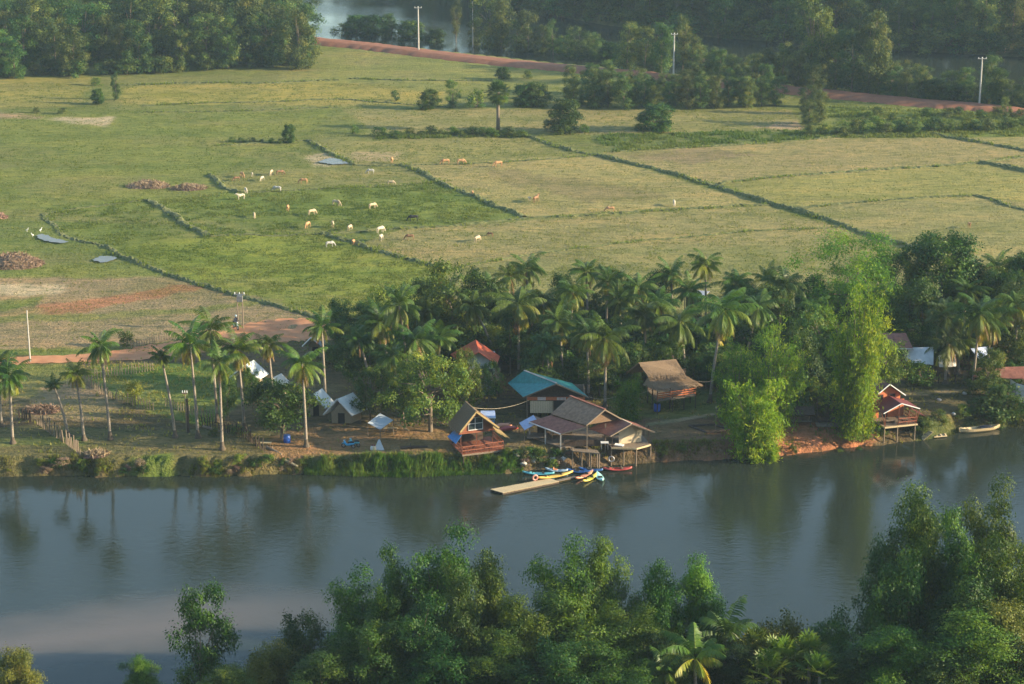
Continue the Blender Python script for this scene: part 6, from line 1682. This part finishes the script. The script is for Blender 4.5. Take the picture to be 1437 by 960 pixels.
# ------------------------------------------------------------------ yard things
def scooter(px, py, rz, mat, label, s=1.0):
    q = G(px, py); fr_ = Frame(q, rz); z0 = q.z
    t = thing('motorbike', label, 'motorbike', q)
    L = lambda a, b, c: fr_(a * s, b * s, z0 + c * s)
    for a in (-.62, .62):
        w_ = part('wheel', M['black'], t, lambda g: g.torus(L(a, 0, .29), .235 * s, .055 * s, 'Y', 18, 8, rz)); part('hub', M['metal'], w_, lambda g: g.beam(L(a, -.06, .29), L(a, .06, .29), .16 * s))
    part('body', M[mat], t, lambda g: (g.tube([L(-.75, 0, .62), L(-.4, 0, .6), L(-.05, 0, .42), L(.25, 0, .42), L(.48, 0, .7), L(.5, 0, .98)], [.1 * s, .17 * s, .15 * s, .14 * s, .15 * s, .08 * s], 9), g.box(L(.62, 0, .58), (.4 * s, .14 * s, .05 * s), rz)), True)
    part('seat', M['black'], t, lambda g: g.tube([L(-.72, 0, .8), L(-.4, 0, .79), L(-.05, 0, .74)], [.09 * s, .14 * s, .1 * s], 8), True)
    part('handlebar', M['metal'], t, lambda g: g.tube([L(.38, -.33, 1.02), L(.48, 0, 1.0), L(.38, .33, 1.02)], .025 * s, 6))
    part('fork', M['metal'], t, lambda g: g.beam(L(.62, 0, .29), L(.48, 0, 1.0), .06 * s)); part('headlight', M['white'], t, lambda g: g.tube([L(.52, 0, .93), L(.62, 0, .92)], [.09 * s, .07 * s], 9))
    return t, L


scooter(489, 629, rad(165), 'sky_blue', 'bright blue motorbike parked on the sand, the left one', .95)
scooter(497, 627, rad(150), 'turquoise', 'paler blue motorbike parked just right of the bright blue one', .95)


def skin_mesh(name, verts, edges, radii, root=0, lvl=2):
    me = bpy.data.meshes.new(name + '_skel'); me.from_pydata(verts, edges, []); o = bpy.data.objects.new(name + '_skel', me); COL.objects.link(o)
    o.modifiers.new('Skin', 'SKIN'); o.modifiers.new('Sub', 'SUBSURF').levels = lvl
    if not me.skin_vertices: me.attributes.new('skin', 'FLOAT', 'POINT')
    for i, r_ in enumerate(radii):
        d = me.skin_vertices[0].data[i]; d.radius = r_ if hasattr(r_, '__len__') else (r_, r_); d.use_root = (i == root)
    dg = bpy.context.evaluated_depsgraph_get(); dg.update()
    out = bpy.data.meshes.new_from_object(o.evaluated_get(dg)); out.name = name
    bpy.data.objects.remove(o); bpy.data.meshes.remove(me)
    for p in out.polygons: p.use_smooth = True
    return out


def seated_rider():
    V = [(0, 0, .82), (.02, 0, 1.05), (.06, 0, 1.27), (.1, 0, 1.42), (.12, 0, 1.5), (.14, 0, 1.63), (.15, 0, 1.74)]
    E = [(0, 1), (1, 2), (2, 3), (3, 4), (4, 5), (5, 6)]; Rr = [.15, .14, .16, .1, .06, .095, .08]
    for sg in (-1, 1):
        b = len(V); V += [(.02, sg * .1, .8), (.38, sg * .17, .74), (.34, sg * .17, .38), (.46, sg * .17, .33)]; E += [(0, b), (b, b + 1), (b + 1, b + 2), (b + 2, b + 3)]; Rr += [.1, .075, .05, .04]
        b = len(V); V += [(.08, sg * .2, 1.36), (.2, sg * .27, 1.12), (.46, sg * .3, 1.06), (.53, sg * .3, 1.05)]; E += [(2, b), (b, b + 1), (b + 1, b + 2), (b + 2, b + 3)]; Rr += [.06, .045, .035, .035]
    return skin_mesh('rider_body', V, E, Rr)


t, L = scooter(331, 462, rad(-60), 'pale_blue', 'pale motorbike ridden along the red road by the tall double pole', 1.15)
q = G(331, 462)
t = thing('person', 'person in dark clothes riding the motorbike on the red road', 'person', q + Vector((0, 0, 0)), None, rad(-60), (1.15,) * 3)
me = seated_rider(); me.materials.append(M['navy_cloth']); link('body', me, t)
g = GB(); g.tube([(.14, 0, 1.62), (.14, 0, 1.72), (.14, 0, 1.8), (.13, 0, 1.83)], [.125, .135, .1, .03], 10); me = bpy.data.meshes.new('helmet'); me.from_pydata(g.v, [], g.f); me.materials.append(M['pale_blue']); link('helmet', me, t)

q = G(403, 621); t = thing('barrel', 'bright blue plastic barrel under the small dark round tree', 'barrel', q)
part('body', M['barrel_blue'], t, lambda g: g.tube([q + Vector((0, 0, h)) for h in (-.05, .08, .3, .33, .6, .63, .82, .9)], [.36, .4, .41, .43, .43, .41, .4, .36], 16), True); part('rim', M['blue'], t, lambda g: g.torus(q + Vector((0, 0, .9)), .36, .035, 'Z', 18, 6))
q = G(532, 632); t = thing('sign_board', 'small grey A-shaped board standing by the reeds', 'board', q)
part('panel', M['grey_tarp'], t, lambda g: g.prism([q + Vector((-.6, 0, 0)), q + Vector((.6, 0, 0)), q + Vector((.08, .35, 1.15)), q + Vector((-.08, .35, 1.15))], (0, .06, 0))); part('leg', M['metal'], t, lambda g: (g.beam(q + Vector((-.4, .9, 0)), q + Vector((0, .42, 1.12)), .06), g.beam(q + Vector((.4, .9, 0)), q + Vector((0, .42, 1.12)), .06)))
for px, lab, m in ((522.5, 'white sack beside the grey A-shaped board, the left one', 'white'), (525.5, 'white sack with a dark top touching the grey A-shaped board', 'cream_wall')):
    q = G(px, 631.5); o = thing('sack', lab, 'sack', q)
    part('body', M[m], o, lambda g: g.tube([q + Vector((0, 0, h)) for h in (-.02, .1, .35, .5, .56)], [.2, .25, .22, .12, .05], 9), True); part('tie', M['maroon_roof'], o, lambda g: g.tube([q + Vector((0, 0, .5)), q + Vector((.02, 0, .66))], [.13, .07], 8))
for a0, b0, a1, b1, lab, m in ((562, 630, 600, 628, 'dark plank beam lying on the ground above the reeds', 'wood_dark'), (285, 600, 310, 607, 'grey log lying beside the broken fence', 'wood'), (374, 629, 395, 640, 'fallen log between the small tree and the reeds', 'wood'), (398, 650, 418, 657, 'pale pole sliding down the bank', 'wood_pale')):
    p, q = G(a0, b0), G(a1, b1); t = thing('log', lab, 'log', p.lerp(q, .5))
    part('stem', M[m], t, lambda g: g.tube([p + Vector((0, 0, .14)), p.lerp(q, .5) + Vector((0, 0, .15)), q + Vector((0, 0, .12))], [.16, .15, .11], 8)); part('stub', M[m], t, lambda g: g.tube([p.lerp(q, .35) + Vector((0, 0, .15)), p.lerp(q, .35) + Vector((.1, .3, .5))], [.07, .04], 6))
q = G(372, 626); t = thing('bench', 'pale plank bench left of the blue barrel', 'bench', q); part('seat', M['wood_pale'], t, lambda g: g.box(q + Vector((0, 0, .42)), (1.5, .4, .07)))
for a in (-.6, .6): part('leg', M['wood'], t, lambda g: g.box(q + Vector((a, 0, .18)), (.08, .35, .41)))
q = G(1004, 606); t = thing('swing_frame', 'tall thin post standing in a square log frame on bare ground', 'post', q)
part('post', M['wood'], t, lambda g: g.tube([q + Vector((0, 0, -.2)), q + Vector((0, 0, 2.9))], [.07, .05], 7)); part('cap', M['wood_pale'], t, lambda g: g.tube([q + Vector((0, 0, 2.9)), q + Vector((0, 0, 3.1))], .09, 7))
P = [G(967, 599), G(992, 608.5), G(1026, 605), G(1003, 597)]
t = thing('sand_pit', 'low square frame of dark logs on the bare ground by the bank', 'log frame', sum(P, Vector()) / 4)
for i in range(4): part('log', M['wood_dark'], t, lambda g: g.tube([P[i] + Vector((0, 0, .12)), P[(i + 1) % 4] + Vector((0, 0, .12))], .14, 7))
q = G(1130, 590); 
def platform(label, px, py, sx, sy, h, roof=None, mt='wood'):
    q = G(px, py); t = thing('platform', label, 'platform', q)
    part('top', M[mt], t, lambda g: [g.box(q + Vector(((i - 2.5) * sx / 6, 0, h)), (sx / 6 - .03, sy, .07)) for i in range(6)])
    for a in (-.42, .42):
        for b in (-.42, .42): part('leg', M['wood_dark'], t, lambda g: g.beam(q + Vector((a * sx, b * sy, -.2)), q + Vector((a * sx, b * sy, (roof or h) - .05)), .09))
    if roof: part('roof', M['wood_dark'], t, lambda g: (g.slab((q + Vector((-sx * .6, 0, roof + .7)), q + Vector((sx * .6, 0, roof + .7)), q + Vector((sx * .6, -sy * .65, roof)), q + Vector((-sx * .6, -sy * .65, roof))), .1), g.slab((q + Vector((-sx * .6, 0, roof + .7)), q + Vector((sx * .6, 0, roof + .7)), q + Vector((sx * .6, sy * .65, roof)), q + Vector((-sx * .6, sy * .65, roof))), .1)))
platform('open thatch-roofed platform behind the red bank, under the bamboo', 1124, 594, 2.4, 1.8, .5, 1.4)
platform('dark low platform left of the golden bamboo foot', 1160, 594, 2.2, 1.6, .45, None, 'wood_dark')  # dark wood tone stands for the shade under the bamboo
platform('low pale plank platform on top of the red bank', 1160, 600, 2.6, 1.4, .35, None, 'wood')
for px, py, s_, lab in ((1353, 553, .3, 'pale boulder beside the footpath at the right'), (1318, 562, .28, 'white-grey stone on the slope right of the red stilt house'), (1338, 583, .26, 'small white stone near the long boat'), (725, 641, .35, 'grey boulder on the bank under the thatched house'), (748, 650, .4, 'pale boulder at the waterline by the turquoise kayak'),
                        (735, 652, .35, 'brown boulder at the waterline left of the pale one'), (775, 647, .42, 'grey boulder at the waterline by the walkway posts'), (790, 645, .35, 'small grey boulder beside the walkway posts')):
    q = G(px, py); bm = bmesh.new(); bmesh.ops.create_icosphere(bm, subdivisions=3, radius=s_)
    for v in bm.verts: v.co *= 1 + (float(vnoise(np.array([v.co.x * 5 + px]), np.array([v.co.y * 5 + v.co.z * 4]))[0]) - .5) * .6; v.co.z *= .75
    me = bpy.data.meshes.new('boulder'); bm.to_mesh(me); bm.free(); me.materials.append(M['concrete']); o = link('boulder', me); o.location = q + Vector((0, 0, s_ * .25)); tag(o, lab, 'boulder')


# dry brush heaps
def brush(label, px, py, wpx, hpx, seed):
    rng = np.random.default_rng(seed); q = G(px, py); s_ = scale_at(px, py); wd = wpx / s_ / 2; hm = hpx / s_; dp = wd * .7
    n = int(95 * wd * dp) + 250
    a = rng.random(n) * 6.283; rr = np.sqrt(rng.random(n)); x = np.cos(a) * rr * wd; y = np.sin(a) * rr * dp
    hh = .8 * hm * (1 - rr ** 2) * (0.45 + 0.9 * fbm(x * .5 + seed, y * .5, 3))
    C = np.stack([x, y, hh * rng.uniform(.3, 1, n) + .05], 1)
    t = thing('brush_heap', label, 'brush heap', q)
    V, Fq, tt = leaves(C, rng.normal(size=(n, 3)) + np.array([0, -.6, .2]), rng.uniform(.4, 1.3, n), .13, rng, np.clip(rng.normal(.55, .35, n), 0, 1))
    link('twigs', np_mesh('twigs', V, [Fq], M['dead_leaf'], tt), t)
    k = 22; Gx = np.linspace(-1, 1, k); X, Y = np.meshgrid(Gx, Gx); r_ = np.sqrt(X ** 2 + Y ** 2)
    Z = np.where(r_ < 1, hm * .6 * (1 - r_ ** 2) * (0.4 + 0.9 * fbm(X * wd * .5 + seed, Y * dp * .5, 3)), -.15)
    i = np.arange(k * k).reshape(k, k); Fq = np.stack([i[:-1, :-1], i[:-1, 1:], i[1:, 1:], i[1:, :-1]], -1).reshape(-1, 4)
    link('mound', np_mesh('mound', np.stack([X * wd, Y * dp, Z], -1).reshape(-1, 3), [Fq], M['dead_leaf'], np.full(k * k, .12), True), t)


brush('heap of dry brown brush in the green field, left of the cattle', 208, 262, 62, 13, 1); brush('lower heap of dry brown brush just right of the bigger one', 265, 265, 52, 10, 2); brush('large brown brush heap at the left edge of the fields', 18, 372, 90, 24, 3)
brush('small brown brush heap at the far left edge, above the puddle', 0, 306, 22, 9, 4); brush('dry driftwood heap on the bank at the end of the stake row', 136, 638, 34, 8, 5)
brush('grey brush pile by the yard palms on the left', 60, 576, 50, 6, 7)

# ------------------------------------------------------------------ poles and fences
def pole(px, pyb, pyt, label, arm=1.0, r=.13, mat='concrete', double=False):
    q = G(px, pyb); s_ = scale_at(px, pyb); h = (pyb - pyt) / (s_ * math.cos(math.atan2(CH, q.y)))
    t = thing('utility_pole', label, 'utility pole', q)
    for dx in ((-.35, .35) if double else (0,)): part('shaft', M[mat], t, lambda g: g.tube([q + Vector((dx, 0, -.4)), q + Vector((dx, 0, h))], [r * 1.3, r * .85], 8))
    if arm:
        part('crossarm', M['metal' if double else mat], t, lambda g: g.beam(q + Vector((-arm, -.14, h - .35)), q + Vector((arm, -.14, h - .35)), .13))
        for a in (-.85, 0, .85): part('insulator', M['white'], t, lambda g: g.tube([q + Vector((a * arm, -.14, h - .28)), q + Vector((a * arm, -.14, h - .02))], [.07, .05], 7))
    if double: part('transformer', M['metal'], t, lambda g: g.box(q + Vector((.05, -.3, h - .9)), (.75, .45, .8)))
    return q, h


pole(587.5, 75, 10, 'pale concrete pole with crossarm beside the far red road, leftmost', .95, .17)
pole(945, 110, 47, 'pale concrete pole with crossarm in the middle of the far row', .8, .17)
pole(1374, 151, 81, 'pale concrete pole with crossarm by the far road at the right', .95, .17)
pole(663.5, 74, 0, 'thin grey pole between the far pole and the tall riverside trees', 0, .13)
pole(42.5, 508, 436, 'slim pale pole beside the dirt road at the left', 0, .085)
pole(338, 463, 410, 'double-legged electricity pole with transformer by the red road', .75, .08, 'wood', True)
pole(262, 606, 548, 'thin lamp-like pole with a flat top among the yard palms', .3, .06, 'wood')
pole(264.5, 607, 560, 'dark stump-like post among the yard palms', 0, .13, 'wood_dark')
pole(940, 574, 520, 'dark thin pole right beside the thatched hut', 0, .08, 'wood_dark')


def fence(label, pts, n, h, mat, jit=.12, wire=True, r=.05):
    P = [G(a, b) for a, b in pts]; t = thing('fence', label, 'fence', P[0].copy())
    L = [(P[i + 1] - P[i]).length for i in range(len(P) - 1)]; tot = sum(L); tops = []
    for k in range(n):
        d = tot * k / (n - 1); i = 0
        while i < len(L) - 1 and d > L[i]: d -= L[i]; i += 1
        q = P[i].lerp(P[i + 1], d / L[i]); q.z = gz(q.x, q.y); hh = h * R.uniform(1 - jit * 2, 1 + jit * 2)
        part('post', M[mat], t, lambda g: g.tube([q - Vector((0, 0, .3)), q + Vector((R.uniform(-.1, .1) * hh, R.uniform(-.1, .1) * hh, hh))], [r * R.uniform(.9, 1.4), r], 6)); tops.append(q + Vector((0, 0, h * .7)))
    if wire: part('wire', M['wood'], t, lambda g: [g.tube([a, b], .02, 4) for a, b in zip(tops[:-1], tops[1:])])


fence('row of rough stakes running down to the left bank', [(53, 596), (75, 612), (95, 625), (112, 642)], 26, 1.35, 'wood', .2, False, .075)
fence('dark short stakes behind the left end of the stake row', [(28, 586), (44, 592)], 6, 1.3, 'wood_dark', .15, False, .08)
fence('old field fence curving through the left yard', [(118, 538), (140, 552), (165, 563), (190, 571), (215, 576)], 34, 1.2, 'wood', .15)
fence('fence along the green yard behind the thin leaning palm', [(125, 533), (165, 527), (215, 520)], 24, 1.2, 'wood', .15)
fence('fence on the far side of the red road at the left', [(185, 490), (215, 482), (245, 473)], 18, 1.1, 'wood', .15)
fence('broken paling fence between the yard palms and the sandy yard', [(285, 600), (320, 608), (345, 616), (372, 634)], 34, 1.15, 'wood_dark', .2, False, .06)
fence('low fence on the grass behind the yellow-fronded palm', [(232, 570), (262, 580), (300, 588)], 18, 1.0, 'wood', .15)
def cable(label, pts, sag):
    P = [U(*a) for a in pts]; V_ = []
    for a, b in zip(P[:-1], P[1:]): V_ += [a.lerp(b, k / 12) - Vector((0, 0, sag * 4 * (k / 12) * (1 - k / 12))) for k in range(12)]
    V_.append(P[-1]); o = part('cable', M['cream_wall'], None, lambda g: g.tube(V_, .013, 4)); tag(o, label, 'cable')
cable('white cable sagging from the thatched house to the teal-roofed house', [(664, 572, 4.6), (742, 562, 2.6)], .5)
cable('white cable from the teal-roofed house to the thatched hut', [(827, 557, 2.8), (862, 557, 2.6), (918, 545, 3.3)], .3)
cable('white cable right of the thatched hut towards the bamboo', [(980, 535, 3.4), (1012, 529, 4.0)], .3)

# ------------------------------------------------------------------ cattle
def cow_mesh(pose):
    V = [(-.72, 0, 1.12), (-.3, 0, 1.02), (.15, 0, 1.0), (.58, 0, 1.08)]; E = [(0, 1), (1, 2), (2, 3)]; Rr = [(.22, .25), (.27, .31), (.28, .32), (.22, .30)]
    if pose == 'graze': hd = [(.86, 0, 1.0), (1.12, 0, .68), (1.28, 0, .36), (1.33, 0, .12)]
    else: hd = [(.85, 0, 1.26), (1.05, 0, 1.48), (1.25, 0, 1.46), (1.47, 0, 1.28)]
    b = len(V); V += hd; E += [(3, b), (b, b + 1), (b + 1, b + 2), (b + 2, b + 3)]; Rr += [(.15, .2), (.11, .14), (.1, .13), (.065, .075)]
    V.append((.5, 0, 1.4)); E.append((3, len(V) - 1)); Rr.append((.1, .07))
    for sg in (-1, 1):
        h = hd[2] if pose != 'graze' else hd[1]
        c = len(V); V += [(h[0] - .08, sg * .12, h[2] + .06), (h[0] - .12, sg * .3, h[2] + .04)]; E += [(b + (2 if pose != 'graze' else 1), c), (c, c + 1)]; Rr += [.04, .03]
        c = len(V); V += [(.6, sg * .17, .72), (.56, sg * .17, .4), (.58, sg * .17, .03)]; E += [(3, c), (c, c + 1), (c + 1, c + 2)]; Rr += [.1, .055, .05]
        c = len(V); V += [(-.72, sg * .18, .82), (-.84, sg * .17, .45), (-.76, sg * .17, .03)]; E += [(0, c), (c, c + 1), (c + 1, c + 2)]; Rr += [.13, .06, .05]
    c = len(V); V += [(-.98, 0, 1.12), (-1.03, 0, .75), (-1.02, 0, .45)]; E += [(0, c), (c, c + 1), (c + 1, c + 2)]; Rr += [.04, .028, .035]
    return skin_mesh('cow_' + pose, V, E, Rr, 1)


CG, CS = cow_mesh('graze'), cow_mesh('stand')
for m in (CG, CS): m.materials.append(M['cow_white'])
HORN = None
COWS = [  # px, foot py, colour, pose, heading degrees, size, label
    (340, 249, 'tan', 'g', -60, 1.0, 'tan cow at the left end of the upper left cattle group'), (354, 248, 'white', 's', -80, .75, 'white calf right of the leftmost tan cow'), (368, 254, 'white', 'g', -110, .85, 'white cow standing below the upper left group'),
    (381, 246, 'cream', 'g', -100, 1.0, 'cream cow at the right of the upper left group'), (393, 246, 'brown', 'g', 20, .95, 'brown cow at the right end of the upper left group'), (332, 254, 'brown', 'g', 200, .8, 'dark brown calf below the leftmost tan cow'),
    (345, 271, 'white', 'g', -70, .95, 'white cow at the corner of the short bund'), (338, 280, 'white', 's', -150, 1.0, 'white cow just below the one at the short bund corner'), (389, 269, 'grey', 'g', 170, 1.0, 'greyish white cow on the faint bund above the lush field'),
    (426, 258, 'tan', 'g', 175, 1.0, 'pale tan cow standing broadside right of the upper left group'), (404, 296, 'tan', 's', -90, 1.0, 'lean tan cow seen end-on in the lush field'), (357, 306, 'cream', 'g', -80, .9, 'cream cow at the left of the lush field'),
    (438, 302, 'cream', 'g', 40, 1.0, 'cream cow in the middle of the lush field'), (472, 289, 'cream', 'g', -30, 1.05, 'cream cow at the top middle of the lush field'), (523, 293, 'cream', 'g', 40, 1.0, 'cream cow to the right in the lush field, left of the black one'),
    (432, 320, 'tan', 'g', -110, 1.05, 'tan cow at the bottom edge of the lush field, left of two cream ones'), (467, 319, 'cream', 's', -85, 1.0, 'cream cow seen end-on at the bottom of the lush field'), (491, 324, 'cream', 'g', 70, 1.0, 'cream cow right of the end-on one at the bottom of the lush field'),
    (534, 327, 'white', 'g', 50, 1.1, 'bright white cow, upper one of a pair on the bund'), (535, 338, 'white', 's', -100, 1.05, 'bright white cow, lower one of a pair below the bund'), (580, 311, 'black', 'g', 185, 1.1, 'black cow in the lush field'),
    (575, 337, 'brown', 'g', 180, .95, 'grey-brown cow on the stubble below the black one'), (463, 347, 'grey', 'g', 20, .95, 'grey cow in the lower green field beside the bund'), (496, 344, 'tan', 's', -95, .9, 'tan calf standing on the lower bund'),
    (670, 340, 'cream', 'g', 60, 1.05, 'cream cow on the stubble right of the others'), (688, 332, 'brown', 'g', 150, .7, 'brown calf right of the cream cow on the stubble'), (550, 229, 'tan', 's', -90, 1.1, 'tan cow seen end-on by the bare beige patch'),
    (625, 231, 'tan', 'g', 190, 1.05, 'tan cow, left one of the pair on the upper bund'), (647, 231, 'tan', 'g', 10, 1.05, 'tan cow, right one of the pair on the upper bund'), (699, 234, 'tan', 'g', 200, 1.1, 'tan cow at the top of the pale stubble field'),
    (520, 244, 'grey', 'g', 180, .9, 'greyish cow in the strip above the lush field'), (549, 260, 'cream', 'g', 0, .85, 'cream calf on the faint bund at the top of the lush field'), (663, 274, 'tan', 's', -90, .8, 'tan calf on the bund beside the pale stubble field'),
    (743, 282, 'white', 's', -70, .7, 'white calf beside a brown cow in the pale stubble field'), (752, 284, 'brown', 's', 60, 1.15, 'reddish brown cow beside a white calf in the pale stubble field'), (856, 298, 'tan', 'g', 180, 1.0, 'pale tan cow by the lower bund of the stubble field'),
    (946, 289, 'white', 'g', -90, 1.0, 'lone white cow at the right of the stubble field'), (1360, 320, 'tan', 's', -90, .9, 'lone tan cow in the far right field')]
for px, py, c, ps, hd, s_, lab in COWS:
    q = G(px, py); o = tag(link('cow', CG if ps == 'g' else CS), lab, 'cow', 'cattle grazing in the fields'); o.location = q; o.rotation_euler = (0, 0, rad(hd)); o.scale = (s_ * 0.76,) * 3
    o.material_slots[0].link = 'OBJECT'; o.material_slots[0].material = M['cow_' + c]
def egret_mesh():
    V = [(-.3, 0, .38), (0, 0, .45), (.2, 0, .55), (.24, 0, .8), (.3, 0, .88), (.48, 0, .84)]; E = [(0, 1), (1, 2), (2, 3), (3, 4), (4, 5)]; Rr = [.04, .12, .08, .035, .05, .012]
    for sg in (-1, 1):
        c = len(V); V += [(0, sg * .06, .3), (.02, sg * .06, .01)]; E += [(1, c), (c, c + 1)]; Rr += [.02, .015]
    return skin_mesh('egret', V, E, Rr, 1)
EG = egret_mesh(); EG.materials.append(M['white'])
for px, py, lab in ((38, 326, 'white egret by the puddle, the left one'), (57, 326, 'white egret standing just above the puddle'), (46, 333, 'white egret at the left tip of the puddle')):
    o = tag(link('egret', EG), lab, 'bird', 'egrets by the puddle'); o.location = G(px, py); o.rotation_euler = (0, 0, R.random() * 6.28); o.scale = (.85,) * 3
# ------------------------------------------------------------------ camera, sun, sky, air
cam = bpy.data.cameras.new('camera'); co = bpy.data.objects.new('camera', cam); COL.objects.link(co)
cam.sensor_width = 36.0; cam.lens = 36.0 * F / 1437.0; cam.clip_end = 6000; cam.clip_start = 0.5
co.location = (0, 0, CH); co.rotation_euler = (rad(90) - TH, 0, 0)
SC.camera = co

SUN_EL, SUN_AZ = rad(16), rad(-8)          # low sun at the right, a touch on the camera's side (azimuth from +X)
to_sun = Vector((math.cos(SUN_EL) * math.cos(SUN_AZ), math.cos(SUN_EL) * math.sin(SUN_AZ), math.sin(SUN_EL)))
sl = bpy.data.lights.new('sun', 'SUN'); sl.energy = 5.0; sl.angle = rad(0.6); sl.color = (1.0, 0.82, 0.56)
so = bpy.data.objects.new('sun', sl); COL.objects.link(so); so.rotation_euler = to_sun.to_track_quat('Z', 'Y').to_euler()
w = bpy.data.worlds.new('World'); SC.world = w; w.use_nodes = True
sk = w.node_tree.nodes.new('ShaderNodeTexSky'); sk.sky_type = 'NISHITA'; sk.sun_disc = False
sk.sun_elevation = SUN_EL; sk.sun_rotation = math.atan2(to_sun.x, to_sun.y); sk.air_density = 1.3; sk.dust_density = 0.4; sk.ozone_density = 2.0
bg = w.node_tree.nodes['Background']; bg.inputs['Strength'].default_value = 0.135
w.node_tree.links.new(sk.outputs[0], bg.inputs['Color'])

g = GB(); g.box((0, 520, 38.5), (1440, 1190, 89))
hm = bpy.data.materials.new('haze_air'); hm.use_nodes = True
hn = hm.node_tree; hn.nodes.remove(hn.nodes['Principled BSDF'])
pv = hn.nodes.new('ShaderNodeVolumePrincipled'); pv.inputs['Color'].default_value = (0.55, 0.76, 0.95, 1); pv.inputs['Density'].default_value = 0.00011
hn.links.new(pv.outputs[0], hn.nodes['Material Output'].inputs['Volume'])
hz = g.build('haze', hm); hz['kind'] = 'stuff'; hz.display_type = 'WIRE'

SC.view_settings.view_transform = 'Standard'; SC.view_settings.look = 'None'; SC.view_settings.gamma = 1
SC.view_settings.exposure = 1.38
SC.render.engine = 'CYCLES'
cy = SC.cycles
cy.max_bounces = 6; cy.diffuse_bounces = 2; cy.glossy_bounces = 2; cy.transmission_bounces = 3; cy.transparent_max_bounces = 6; cy.volume_bounces = 0
cy.use_denoising = True; cy.caustics_reflective = False; cy.caustics_refractive = False
cy.use_adaptive_sampling = True; cy.adaptive_threshold = 0.02
